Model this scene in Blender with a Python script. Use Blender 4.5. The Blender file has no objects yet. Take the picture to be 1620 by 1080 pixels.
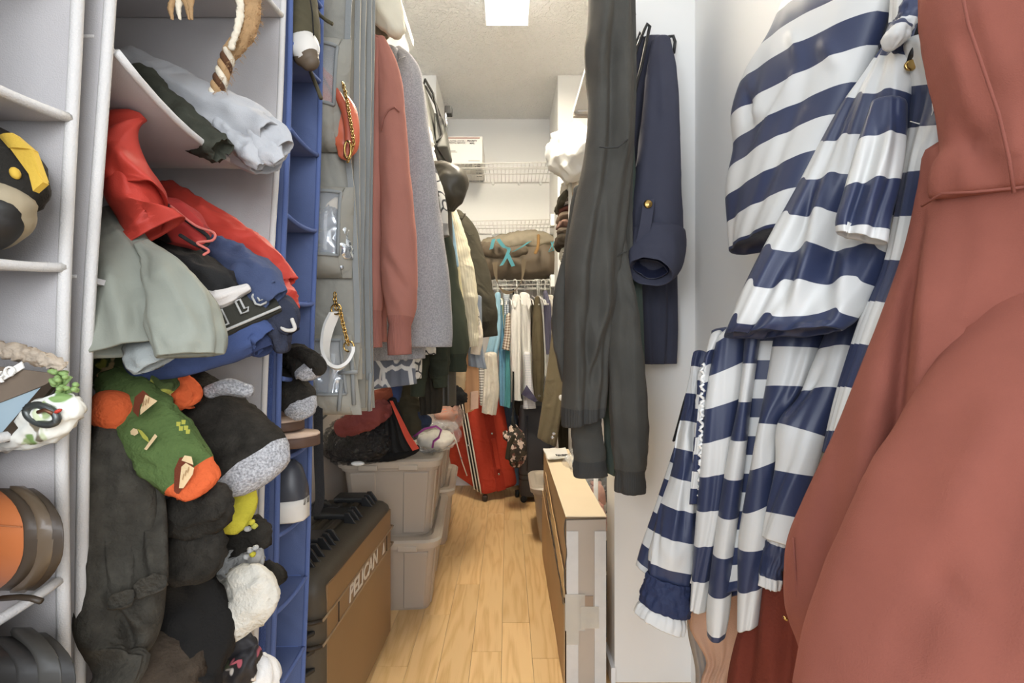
import bpy, bmesh, math, random
import numpy as np
from mathutils import Vector
S = bpy.context.scene
COL = S.collection
F, CX, CY, H = 760.0, 803.0, 540.0, 1.0
SAT = .84
# ---------------------------------------------------------------- camera, world, lights, exposure
cam = bpy.data.cameras.new('camera')
cam.sensor_width = 36.0
cam.lens = F * 36.0 / 1620.0
cam.shift_x = 0.00432
cam.clip_start = 0.02
camo = bpy.data.objects.new('camera', cam)
camo.location = (0, 0, H)
camo.rotation_euler = (math.pi / 2, 0, 0)
COL.objects.link(camo)
S.camera = camo
S.view_settings.view_transform = 'Standard'
S.view_settings.look = 'None'
S.view_settings.gamma = 1.0
S.view_settings.use_curve_mapping = False
S.view_settings.exposure = 0.32
w = bpy.data.worlds.new('world')
S.world = w
w.use_nodes = True
w.node_tree.nodes['Background'].inputs[0].default_value = (0.86, 0.92, 1.0, 1)
w.node_tree.nodes['Background'].inputs[1].default_value = .8
def area(name, loc, rot, sx, sy, power, col):
    l = bpy.data.lights.new(name, 'AREA'); l.shape = 'RECTANGLE'; l.size = sx; l.size_y = sy
    l.energy = power; l.color = col
    o = bpy.data.objects.new(name, l); o.location = loc; o.rotation_euler = rot; COL.objects.link(o)
    return o
# daylight of the bedroom behind the doorway (the closet fixture glows by itself, see ceiling_light)
area('bedroom_window', (0.95, -1.9, 1.7), (math.radians(80), 0, math.radians(26)), 1.8, 1.6, 70, (0.93, 0.96, 1.0))
area('right_wall_fill', (-1.2, -1.6, 1.7), (math.radians(80), 0, math.radians(-32)), 1.2, 1.4, 34, (0.86, 0.92, 1.0))  # added fill to brighten the right wall; no such source is known

# ---------------------------------------------------------------- helpers
def P(x, y, d):
    return np.array([(x - CX) / F * d, d, H + (CY - y) / F * d])
def lin(c):
    r = []
    g_ = .3 * c[0] + .59 * c[1] + .11 * c[2]
    c = [max(0, g_ + SAT * (v - g_)) for v in c[:3]]
    for v in c[:3]:
        v = v / 255.0
        r.append(v / 12.92 if v <= 0.04045 else ((v + 0.055) / 1.055) ** 2.4)
    return (r[0], r[1], r[2], 1.0)
def vn(p, seed=0):
    p = np.asarray(p, float)
    i = np.floor(p).astype(np.int64); f = p - i
    f = f * f * (3 - 2 * f)
    def hsh(ix, iy, iz):
        n = (ix * 374761393 + iy * 668265263 + iz * 1274126177 + seed * 974634777) & 0xFFFFFFFF
        n = ((n ^ (n >> 13)) * 1103515245) & 0xFFFFFFFF
        n = ((n ^ (n >> 15)) * 2246822519) & 0xFFFFFFFF
        return ((n ^ (n >> 16)) & 0xFFFF) / 32767.5 - 1.0
    x0, y0, z0 = i[..., 0], i[..., 1], i[..., 2]
    fx, fy, fz = f[..., 0], f[..., 1], f[..., 2]
    def L(a, b, t): return a + (b - a) * t
    a = L(L(hsh(x0, y0, z0), hsh(x0 + 1, y0, z0), fx), L(hsh(x0, y0 + 1, z0), hsh(x0 + 1, y0 + 1, z0), fx), fy)
    b = L(L(hsh(x0, y0, z0 + 1), hsh(x0 + 1, y0, z0 + 1), fx), L(hsh(x0, y0 + 1, z0 + 1), hsh(x0 + 1, y0 + 1, z0 + 1), fx), fy)
    return L(a, b, fz)
def ridg(p, seed=0):
    p = np.asarray(p, float)
    w_ = np.stack([vn(p * .8 + 11.3, seed + 21), vn(p * .8 + 3.9, seed + 22), vn(p * .8 + 7.7, seed + 23)], -1)
    q = p + .55 * w_
    n = vn(q, seed); n2 = vn(q * 1.9 + 5.1, seed + 3)
    return 0.62 * (1 - 2.6 * np.abs(n)) + 0.34 * (1 - 2.6 * np.abs(n2)) + .14 * vn(p * 4.3, seed + 5)
def catm(pts, m):
    p = np.array(pts, float)
    if len(p) == 2:
        t = np.linspace(0, 1, m)[:, None]
        return p[0] * (1 - t) + p[1] * t
    seg = np.linalg.norm(np.diff(p[:, :3] if p.shape[1] > 3 else p, axis=0), axis=1) + 1e-6
    cum = np.concatenate([[0], np.cumsum(seg)])
    q = np.vstack([2 * p[0] - p[1], p, 2 * p[-1] - p[-2]])
    out = []
    for s in np.linspace(0, cum[-1], m):
        i = min(np.searchsorted(cum, s, 'right') - 1, len(p) - 2)
        t = (s - cum[i]) / seg[i]
        a, b, c, d = q[i], q[i + 1], q[i + 2], q[i + 3]
        out.append(0.5 * (2 * b + (c - a) * t + (2 * a - 5 * b + 4 * c - d) * t * t + (3 * b - a - 3 * c + d) * t ** 3))
    return np.array(out)
def nrm(v):
    return v / (np.linalg.norm(v, axis=-1, keepdims=True) + 1e-12)

def mesh(name, V, Fc, m=None, parent=None, uv=None, smooth=True):
    me = bpy.data.meshes.new(name)
    me.from_pydata([tuple(v) for v in np.asarray(V, float)], [], [tuple(int(i) for i in f) for f in Fc])
    if uv is not None:
        u = me.uv_layers.new(name='UVMap')
        flat = np.array([c for f in uv for c in f], np.float32).ravel()
        if len(flat) == 2 * len(me.loops): u.data.foreach_set('uv', flat)
    if smooth: me.polygons.foreach_set('use_smooth', [True] * len(me.polygons))
    if m: me.materials.append(m)
    me.update()
    o = bpy.data.objects.new(name, me); COL.objects.link(o)
    if parent: o.parent = parent
    return o
def thing(name, label, cat, group=None):
    o = bpy.data.objects.new(name, None); o.empty_display_size = 0.05; COL.objects.link(o)
    o['label'] = label; o['category'] = cat
    if group: o['group'] = group
    return o
def tag(o, label, cat, group=None):
    o['label'] = label; o['category'] = cat
    if group: o['group'] = group
    return o
def struct(o):
    if o.parent is None: o['kind'] = 'structure'
    return o
def rings(R, UV, parent, name, m, segs=None, cap0=True, cap1=True):
    """R (m,n,3) closed rings -> mesh(es); segs [(name, i0, i1, mat)] by row index."""
    mm, n = R.shape[:2]
    todo = segs or [(name, 0, mm - 1, m)]
    first = None
    for k, (nm, i0, i1, mt) in enumerate(todo):
        r = R[i0:i1 + 1]; a = len(r)
        V = list(r.reshape(-1, 3)); fc = []; uv = []
        for i in range(a - 1):
            for j in range(n):
                j2 = (j + 1) % n
                fc.append((i * n + j, i * n + j2, (i + 1) * n + j2, (i + 1) * n + j))
                uv.append((UV[i0 + i][j], UV[i0 + i][j + 1], UV[i0 + i + 1][j + 1], UV[i0 + i + 1][j]))
        if cap0 and (i0 == 0 or True) and (k == 0):
            V.append(r[0].mean(0)); c = len(V) - 1
            for j in range(n):
                fc.append((c, (j + 1) % n, j)); uv.append((UV[i0][j],) * 3)
        if cap1 and k == len(todo) - 1:
            V.append(r[-1].mean(0)); c = len(V) - 1; b = (a - 1) * n
            for j in range(n):
                fc.append((c, b + j, b + (j + 1) % n)); uv.append((UV[i1][j],) * 3)
        o = mesh(nm, V, fc, mt, parent, uv)
        first = first or o
    return first
def creased(R, N, cr, both=True):
    """push ring vertices along N by folds drawn in the garment's own silhouette frame"""
    if not cr: return R
    x = CX + R[..., 0] / R[..., 1] * F; y = CY - (R[..., 2] - H) / R[..., 1] * F
    dsp = np.zeros(x.shape)
    for c in cr:
        x0, y0, x1, y1, a, wd = c[:6]; kind = c[6] if len(c) > 6 else 0
        dx, dy = x1 - x0, y1 - y0; L2 = dx * dx + dy * dy
        t = ((x - x0) * dx + (y - y0) * dy) / L2
        L1 = math.sqrt(L2); s = ((x - x0) * dy - (y - y0) * dx) / L1
        tc = np.clip(t, 0, 1)
        end = np.exp(-((t - tc) * L1 / (wd * 1.6)) ** 2) * np.clip(np.minimum(tc, 1 - tc) * 3.5 + .12, 0, 1)
        q = s / wd
        if kind == 0: g = np.exp(-q * q)
        else: g = np.where(q > 0, np.exp(-(q / 1.8) ** 2), -0.6 * np.exp(-(q / 0.35) ** 2) * (q < -0.0) + 0) * 1.0
        if kind == 1: g = np.exp(-(np.maximum(q, 0) / 2.2) ** 2) * (1 / (1 + np.exp(-q * 9)))
        dsp += a * g * end
    return R + N * dsp[..., None]
def openend(R, UV, T, depth, at_end=True, lip=.93, inner=.8):
    """roll an end ring inwards so a sleeve or hem reads as open cloth with thickness"""
    r = R[-1] if at_end else R[0]
    c = r.mean(0); t = T if at_end else -T
    add = [c + (r - c) * (1 + lip) / 2 + t * .0015, c + (r - c) * lip - t * .002, c + (r - c) * (lip + inner) / 2 - t * depth * .4, c + (r - c) * inner - t * depth]
    u = UV[-1] if at_end else UV[0]
    if at_end:
        return np.concatenate([R, np.array(add)]), UV + [u] * 4
    return np.concatenate([np.array(add[::-1]), R]), [u] * 4 + UV
def roundend(R, UV, T, rad, at_end=True, k=4, fl=1.0):
    r = R[-1] if at_end else R[0]
    c = r.mean(0); t = T if at_end else -T
    add = []
    for i in range(1, k + 1):
        a = math.pi / 2 * i / k * .97
        add.append(c + (r - c) * math.cos(a) + t * rad * math.sin(a) * fl)
    u = UV[-1] if at_end else UV[0]
    if at_end: return np.concatenate([R, np.array(add)]), UV + [u] * k
    return np.concatenate([np.array(add[::-1]), R]), [u] * k + UV
def tube(parent, name, m, path, n=20, rows=None, sq=.8, wr=0., wf=(2.0, 25.), seed=1, end='round', start='round', segs=None, cr=None, rib=0, world=False, fl=.8, side=None):
    """garment tube; path rows (px, py, depth, radius px) or world (x,y,z,r)"""
    pp = []
    for q in path:
        if world: pp.append(list(q[:4]))
        else:
            a = P(q[0], q[1], q[2]); pp.append([a[0], a[1], a[2], q[3] * q[2] / F])
    L = sum(np.linalg.norm(np.subtract(pp[i + 1][:3], pp[i][:3])) for i in range(len(pp) - 1))
    rm = np.mean([q[3] for q in pp])
    if rows is None: rows = int(min(70, max(10, L / rm * 7)))
    C = catm(pp, rows); X = C[:, :3]; rad = np.maximum(C[:, 3], 1e-4)
    T = nrm(np.gradient(X, axis=0))
    view = nrm(np.array([0, 0, H]) - X) if side is None else nrm(np.tile(np.array(side, float), (rows, 1)))
    Sd = nrm(np.cross(T, view)); N = np.cross(Sd, T)
    th = np.linspace(0, 2 * math.pi, n, endpoint=False)
    cs, sn = np.cos(th), np.sin(th)
    O = Sd[:, None, :] * cs[None, :, None] + N[:, None, :] * (sn * sq)[None, :, None]
    v = np.concatenate([[0], np.cumsum(np.linalg.norm(np.diff(X, axis=0), axis=1))])
    R = X[:, None, :] + O * rad[:, None, None]
    if wr:
        q = np.stack(np.broadcast_arrays(cs[None, :] * wf[0] + 7.3 * seed, sn[None, :] * wf[0], (v * wf[1])[:, None]), -1)
        R = R + nrm(O) * (wr * ridg(q, seed))[..., None]
    if cr: R = creased(R, np.broadcast_to(N[:, None, :], R.shape) * (sn[None, :, None] > -.2), cr)
    if rib:
        R = R + nrm(O) * (rad[:, None] * .05 * np.cos(th * rib)[None, :])[..., None]
    per = 2 * math.pi * rm
    UV = [[(j / n * per, vv) for j in range(n + 1)] for vv in v]
    off = 0
    if start == 'open': R, UV = openend(R, UV, T[0], min(.07, rad[0] * 1.2), False); off = 4
    elif start == 'round': R, UV = roundend(R, UV, T[0], rad[0] * fl, False); off = 4
    if end == 'open': R, UV = openend(R, UV, T[-1], min(.05, rad[-1] * .9), True, .92, .66)
    elif end == 'round': R, UV = roundend(R, UV, T[-1], rad[-1] * fl, True)
    sg = None
    if segs:
        sg = []; tot = len(R)
        for k, (nm, f0, f1, mt) in enumerate(segs):
            i0 = 0 if k == 0 else off + int(round(f0 * (rows - 1)))
            i1 = tot - 1 if k == len(segs) - 1 else off + int(round(f1 * (rows - 1)))
            sg.append((nm, i0, i1, mt))
    return rings(R, UV, parent, name, m, sg)
def cloth(parent, name, m, rws, d=(1, 1), db=None, th=.04, thb=None, n=32, rows=None, fold=0., nf=4., fu=.3, seed=1, wr=0., wf=(22., 7.), cr=None, segs=None, end='open', px=.5, vs=1., zig=0.):
    """hanging garment: closed flattened body between a left and a right silhouette; rows (xl,yl,xr,yr[,dl,dr])"""
    db = db or d
    Lp, Rp = [], []; k = len(rws)
    for i, q in enumerate(rws):
        t = i / max(1, k - 1)
        dl = q[4] if len(q) > 4 else d[0] * (1 - t) + db[0] * t
        dr = q[5] if len(q) > 5 else d[1] * (1 - t) + db[1] * t
        Lp.append(P(q[0], q[1], dl)); Rp.append(P(q[2], q[3], dr))
    mid = [(a + b) / 2 for a, b in zip(Lp, Rp)]
    L = sum(np.linalg.norm(mid[i + 1] - mid[i]) for i in range(k - 1))
    if rows is None: rows = int(min(90, max(14, L / .012)))
    LR = catm([np.concatenate([a, b]) for a, b in zip(Lp, Rp)], rows)
    A, B = LR[:, :3], LR[:, 3:]
    M = (A + B) / 2
    T = nrm(np.gradient(M, axis=0)); ax = nrm(B - A); N = nrm(np.cross(ax, T))
    sg = np.sign((N * (np.array([0, 0, H]) - M)).sum(1)); N = N * sg[:, None]
    for _ in range(3): N[1:-1] = nrm((N[:-2] + N[1:-1] + N[2:]) / 3)
    u = np.linspace(0, 1, n + 1); hp = (1 - np.abs(2 * u - 1) ** 3) ** px
    v = np.concatenate([[0], np.cumsum(np.linalg.norm(np.diff(M, axis=0), axis=1))]); vf = v / v[-1]
    thb = th if thb is None else thb
    tt = th * (1 - vf) + thb * vf
    base = A[:, None, :] + (B - A)[:, None, :] * u[None, :, None]
    wid = np.linalg.norm(B - A, axis=1)
    dsp = np.zeros((rows, n + 1)); zv = np.zeros((rows, n + 1))
    if fold:
        q = np.stack(np.broadcast_arrays(u[None, :] * 2.2, vf[:, None] * 1.6, np.array(seed * 3.7)), -1)
        ph = 2 * math.pi * nf * u[None, :] + 2.6 * vn(q, seed) + seed
        g = np.clip(fu + (1 - fu) * vf, 0, 1)[:, None]
        zv = zig * g * np.tanh(1.6 * np.sin(ph + .9 + .8 * np.sin(ph))) * (.75 + .6 * vn(q * 1.7 + 3.3, seed + 40))
        dsp += fold * g * (np.sin(ph) * .7 + .3 * np.sin(2.1 * ph + 1.3)) * (hp[None, :] * .8 + .2)
    if wr:
        q = np.stack(np.broadcast_arrays(u[None, :] * wid[:, None] * wf[0], v[:, None] * wf[1], np.array(seed * 1.7)), -1)
        dsp += wr * ridg(q, seed + 9)
    fr = base + N[:, None, :] * ((tt[:, None] / 2) * hp[None, :] + dsp)[..., None]
    bk = base + N[:, None, :] * (-(tt[:, None] / 2) * hp[None, :] + dsp * .7)[..., None]
    if cr:
        NN = np.broadcast_to(N[:, None, :], fr.shape)
        fr = creased(fr, NN, cr); bk = creased(bk, NN * .8, cr)
    R = np.concatenate([fr, bk[:, -2:0:-1]], axis=1)
    UV = []
    for i in range(rows):
        a = [(uu * wid[i], (v[i] + zv[i][j]) * vs) for j, uu in enumerate(u)]
        b = [((2 - uu) * wid[i], (v[i] + zv[i][n - 1 - j]) * vs) for j, uu in enumerate(u[-2::-1])]
        UV.append(a + b)
    if end == 'open': R, UV = openend(R, UV, T[-1], .012, True, .95, .88)
    elif end == 'round': R, UV = roundend(R, UV, T[-1], thb * .5)
    R, UV = roundend(R, UV, T[0], th * .3, False); off = 4
    s2 = None
    if segs:
        s2 = []
        for kk, (nm, f0, f1, mt) in enumerate(segs):
            i0 = 0 if kk == 0 else off + int(round(f0 * (rows - 1)))
            i1 = len(R) - 1 if kk == len(segs) - 1 else off + int(round(f1 * (rows - 1)))
            s2.append((nm, i0, i1, mt))
    return rings(R, UV, parent, name, m, s2)
def blob(parent, name, m, x, y, d, rx, ry, rz, rot=0, e=1.0, wr=0., wf=14., seed=1, n=32, rows=20, flat=None):
    """crumpled lump: superellipsoid, rx ry in px at depth d, rz metres of depth, rot degrees in the frontal plane"""
    c = P(x, y, d); k = d / F; a = rx * k; b = ry * k
    ph = np.linspace(-math.pi / 2 * .97, math.pi / 2 * .97, rows); th = np.linspace(0, 2 * math.pi, n, endpoint=False)
    sp = lambda z: np.sign(z) * np.abs(z) ** e
    lx = sp(np.cos(ph))[:, None] * sp(np.cos(th))[None, :] * a
    ly = sp(np.cos(ph))[:, None] * sp(np.sin(th))[None, :] * rz
    lz = sp(np.sin(ph))[:, None] * b * np.ones(n)[None, :]
    if flat is not None: lz = np.maximum(lz, -b * flat)
    Q = np.stack([lx, ly, lz], -1)
    if wr: Q = Q + nrm(Q) * (wr * ridg(Q * wf + seed * 3.1, seed))[..., None]
    r = math.radians(rot); X = Q[..., 0] * math.cos(r) - Q[..., 2] * math.sin(r); Z = Q[..., 0] * math.sin(r) + Q[..., 2] * math.cos(r)
    R = np.stack([X + c[0], Q[..., 1] + c[1], Z + c[2]], -1)
    UV = [[(j / n * 2 * math.pi * a, i * 2 * b / rows) for j in range(n + 1)] for i in range(rows)]
    return rings(R, UV, parent, name, m)
def slab(parent, name, m, G, t, smooth=True):
    """grid (r,c,3) thickened by vector t"""
    G = np.asarray(G, float); r, c = G.shape[:2]; t = np.asarray(t, float)
    V = np.concatenate([G.reshape(-1, 3), (G + t).reshape(-1, 3)]); k = r * c; fc = []; uv = []
    du = np.linalg.norm(G[0, -1] - G[0, 0]); dv = np.linalg.norm(G[-1, 0] - G[0, 0])
    U = lambda i: ((i % k) % c / (c - 1) * du, (i % k) // c / (r - 1) * dv)
    for i in range(r - 1):
        for j in range(c - 1):
            q = (i * c + j, i * c + j + 1, (i + 1) * c + j + 1, (i + 1) * c + j)
            fc.append(q); fc.append(tuple(x + k for x in q[::-1]))
    for j in range(c - 1):
        fc.append((j + 1, j, j + k, j + 1 + k)); q = (r - 1) * c; fc.append((q + j, q + j + 1, q + j + 1 + k, q + j + k))
    for i in range(r - 1):
        fc.append((i * c, (i + 1) * c, (i + 1) * c + k, i * c + k)); q = c - 1; fc.append(((i + 1) * c + q, i * c + q, i * c + q + k, (i + 1) * c + q + k))
    uv = [tuple(U(i) for i in f) for f in fc]
    o = mesh(name, V, fc, m, parent, uv, smooth)
    if smooth:
        e = o.modifiers.new('edge', 'EDGE_SPLIT'); e.split_angle = math.radians(50)
    return o
def quad(parent, name, m, a, b, c, d, t, nu=8, nv=8, wr=0., wf=12., seed=1, bow=None):
    """4 world corners a b / d c as a thin cloth, paper or film panel"""
    u = np.linspace(0, 1, nu + 1)[None, :, None]; v = np.linspace(0, 1, nv + 1)[:, None, None]
    G = (np.array(a) * (1 - u) + np.array(b) * u) * (1 - v) + (np.array(d) * (1 - u) + np.array(c) * u) * v
    t = np.asarray(t, float); nn = nrm(np.cross(np.array(b) - a, np.array(d) - a))
    if wr: G = G + nn * (wr * ridg(G * wf + seed, seed))[..., None]
    if bow is not None: G = G + np.asarray(bow) * (4 * u * (1 - u))
    return slab(parent, name, m, G, t if t.shape else nn * t)
def bevobj(o, wd, seg=2):
    bm = bmesh.new(); bm.from_mesh(o.data)
    bmesh.ops.recalc_face_normals(bm, faces=bm.faces)
    es = [e for e in bm.edges if len(e.link_faces) == 2 and e.calc_face_angle(0) > .5]
    if wd > 0: bmesh.ops.bevel(bm, geom=es, offset=wd, segments=seg, profile=.5, affect='EDGES')
    bm.to_mesh(o.data); bm.free()
    return o
def hexa(parent, name, m, c8, bev=.004, seg=2):
    """8 corners: 4 bottom ccw, 4 top ccw"""
    o = mesh(name, c8, [(3, 2, 1, 0), (4, 5, 6, 7), (0, 1, 5, 4), (1, 2, 6, 5), (2, 3, 7, 6), (3, 0, 4, 7)], m, parent, None, seg > 1)
    o = bevobj(o, bev, seg)
    if seg > 1: wnm(o)
    return o
def wnm(o):
    if o.data.polygons: o.data.polygons.foreach_set('use_smooth', [True] * len(o.data.polygons))
    e = o.modifiers.new('weighted', 'WEIGHTED_NORMAL'); e.keep_sharp = True; e.weight = 80
    return o
def box(parent, name, m, x0, x1, y0, y1, z0, z1, bev=.003, seg=2):
    return hexa(parent, name, m, [(x0, y0, z0), (x1, y0, z0), (x1, y1, z0), (x0, y1, z0), (x0, y0, z1), (x1, y0, z1), (x1, y1, z1), (x0, y1, z1)], bev, seg)
def rloft(parent, name, m, lv, yaw=0, k=5, cap0=True, cap1=True, c0=(0, 0), ax='z', split=None):
    """rounded-rectangle loft; lv rows (h, cx, cy, hx, hy, r); ax 'z' loft axis up, 'x' loft along +x with (cx,cy)->(y,z)"""
    R = []
    for (h, cx, cy, hx, hy, r) in lv:
        r = min(r, hx * .99, hy * .99); ring = []
        for q, (sx, sy) in enumerate(((1, 1), (-1, 1), (-1, -1), (1, -1))):
            for i in range(k + 1):
                a = math.pi / 2 * (q + i / k)
                ring.append((cx + sx * (hx - r) + r * math.cos(a), cy + sy * (hy - r) + r * math.sin(a), h))
        R.append(ring)
    R = np.array(R)
    if ax == 'x': R = np.stack([R[..., 2], R[..., 0], R[..., 1]], -1)
    if ax == 'y': R = np.stack([R[..., 0], R[..., 2], R[..., 1]], -1)
    if yaw:
        ca, sa = math.cos(yaw), math.sin(yaw); x = R[..., 0] - c0[0]; y = R[..., 1] - c0[1]
        R = np.stack([c0[0] + x * ca - y * sa, c0[1] + x * sa + y * ca, R[..., 2]], -1)
    n = R.shape[1]; UV = [[(j / n, i * .1) for j in range(n + 1)] for i in range(len(R))]
    o = rings(R, UV, parent, name, m, None, cap0, cap1)
    e = o.modifiers.new('edge', 'EDGE_SPLIT'); e.split_angle = math.radians(38)
    return o
def pipe(parent, name, m, lines, r=.002, n=6, closed=False):
    V, fc = [], []
    for ln in lines:
        p = np.array(ln, float); k = len(p)
        T = np.gradient(p, axis=0)
        if closed: T[0] = p[1] - p[-1]; T[-1] = p[0] - p[-2]
        T = nrm(T)
        ref = np.array([.31, .22, .93]); b0 = len(V)
        for i in range(k):
            a = nrm(np.cross(T[i], ref)); b = np.cross(T[i], a)
            for j in range(n):
                t = 2 * math.pi * j / n; V.append(p[i] + r * (a * math.cos(t) + b * math.sin(t)))
        for i in range(k if closed else k - 1):
            for j in range(n):
                i2 = (i + 1) % k
                fc.append((b0 + i * n + j, b0 + i * n + (j + 1) % n, b0 + i2 * n + (j + 1) % n, b0 + i2 * n + j))
        if not closed:
            fc.append(tuple(b0 + j for j in range(n))[::-1]); fc.append(tuple(b0 + (k - 1) * n + j for j in range(n)))
    return mesh(name, V, fc, m, parent)
def band(parent, name, m, pts, wv, t=.003, side=None, cl=False):
    """strap: centre line pts (world), width vector wv, thickness t"""
    p = catm(pts, max(12, len(pts) * 5)); wv = np.array(wv, float)
    wv = np.tile(wv, (len(p), 1)) if wv.ndim == 1 else catm(wv, len(p))
    T = nrm(np.gradient(p, axis=0)); N = nrm(np.cross(T, wv))
    R = np.stack([p - wv / 2 + N * t / 2, p + wv / 2 + N * t / 2, p + wv / 2 - N * t / 2, p - wv / 2 - N * t / 2], 1)
    UV = [[(j * .01, i * .01) for j in range(5)] for i in range(len(p))]
    o = rings(R, UV, parent, name, m)
    e = o.modifiers.new('edge', 'EDGE_SPLIT'); e.split_angle = math.radians(60)
    return o
def text(parent, name, m, s, o0, xd, yd, size, ext=.0006, bold=0., lift=.0008, shear=0.):
    c = bpy.data.curves.new(name, 'FONT'); c.body = s; c.size = size; c.extrude = ext; c.offset = bold; c.shear = shear; c.resolution_u = 3
    tmp = bpy.data.objects.new(name + '_curve', c); COL.objects.link(tmp)
    me = bpy.data.meshes.new_from_object(tmp.evaluated_get(bpy.context.evaluated_depsgraph_get()))
    bpy.data.objects.remove(tmp); bpy.data.curves.remove(c)
    xd, yd = nrm(np.array(xd, float)), nrm(np.array(yd, float)); zd = np.cross(xd, yd)
    V = np.zeros(len(me.vertices) * 3); me.vertices.foreach_get('co', V); V = V.reshape(-1, 3)
    V = np.array(o0) + V[:, :1] * xd + V[:, 1:2] * yd + (V[:, 2:] + lift) * zd
    fc = [tuple(p.vertices) for p in me.polygons]
    bpy.data.meshes.remove(me)
    return mesh(name, V, fc, m, parent, None, False)
def poly(parent, name, m, pts2, o0, xd, yd, t=.001, lift=.0008):
    xd, yd = nrm(np.array(xd, float)), nrm(np.array(yd, float)); zd = np.cross(xd, yd); k = len(pts2)
    a = [np.array(o0) + x * xd + y * yd + lift * zd for x, y in pts2]
    b = [q + zd * t for q in a]
    fc = [tuple(range(k))[::-1], tuple(range(k, 2 * k))] + [(i, (i + 1) % k, (i + 1) % k + k, i + k) for i in range(k)]
    return mesh(name, a + b, fc, m, parent, None, False)
def disc(parent, name, m, c, nx, r, t, k=16, dome=0.):
    """button / knob: short cylinder along nx"""
    nx = nrm(np.array(nx, float)); a = nrm(np.cross(nx, (.2, .3, .9))); b = np.cross(nx, a); R = []
    for (s, h) in ((1, 0), (1, t * .7), (.85, t), (.5, t + dome)):
        R.append([np.array(c) + r * s * (a * math.cos(2 * math.pi * i / k) + b * math.sin(2 * math.pi * i / k)) + nx * h for i in range(k)])
    return rings(np.array(R), [[(0, 0)] * (k + 1)] * 4, parent, name, m)
def chain(parent, name, m, pts, r=.006, w=.0018):
    p = np.array(pts, float); L = np.concatenate([[0], np.cumsum(np.linalg.norm(np.diff(p, axis=0), axis=1))])
    k = int(L[-1] / (r * 1.35)); lines = []
    for i in range(k):
        s = L[-1] * (i + .5) / k; c = np.array([np.interp(s, L, p[:, q]) for q in range(3)])
        c2 = np.array([np.interp(min(L[-1], s + .004), L, p[:, q]) for q in range(3)]); t = nrm(c2 - c + np.array([0, 0, -1e-6]))
        a = nrm(np.cross(t, (.3, .9, .1))); b = np.cross(t, a); sd = a if i % 2 else b
        lines.append([c + t * r * math.cos(g) + sd * r * .62 * math.sin(g) for g in np.linspace(0, 2 * math.pi, 10, endpoint=False)])
    return pipe(parent, name, m, lines, w, 5, True)
def finalize():
    """put every thing's origin at its own base"""
    kids = {}
    for o in COL.objects:
        if o.parent: kids.setdefault(o.parent.name, []).append(o)
    for r in [o for o in COL.objects if o.parent is None and o.type in ('MESH', 'EMPTY')]:
        fam = [r]; st = [r]
        while st:
            q = st.pop()
            for c in kids.get(q.name, []): fam.append(c); st.append(c)
        ms = [o for o in fam if o.type == 'MESH']; lo = np.full(3, 1e9); hi = -lo
        done = set()
        for o in ms:
            a = np.zeros(len(o.data.vertices) * 3); o.data.vertices.foreach_get('co', a)
            if len(a) == 0: continue
            a = a.reshape(-1, 3); lo = np.minimum(lo, a.min(0)); hi = np.maximum(hi, a.max(0))
        if lo[0] > hi[0]: continue
        if r.get('moved'): continue
        base = np.array([(lo[0] + hi[0]) / 2, (lo[1] + hi[1]) / 2, lo[2]])
        for o in ms:
            if o.data.name in done: continue
            done.add(o.data.name)
            a = np.zeros(len(o.data.vertices) * 3); o.data.vertices.foreach_get('co', a)
            a = (a.reshape(-1, 3) - base).ravel(); o.data.vertices.foreach_set('co', a); o.data.update()
        r.location = base
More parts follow.
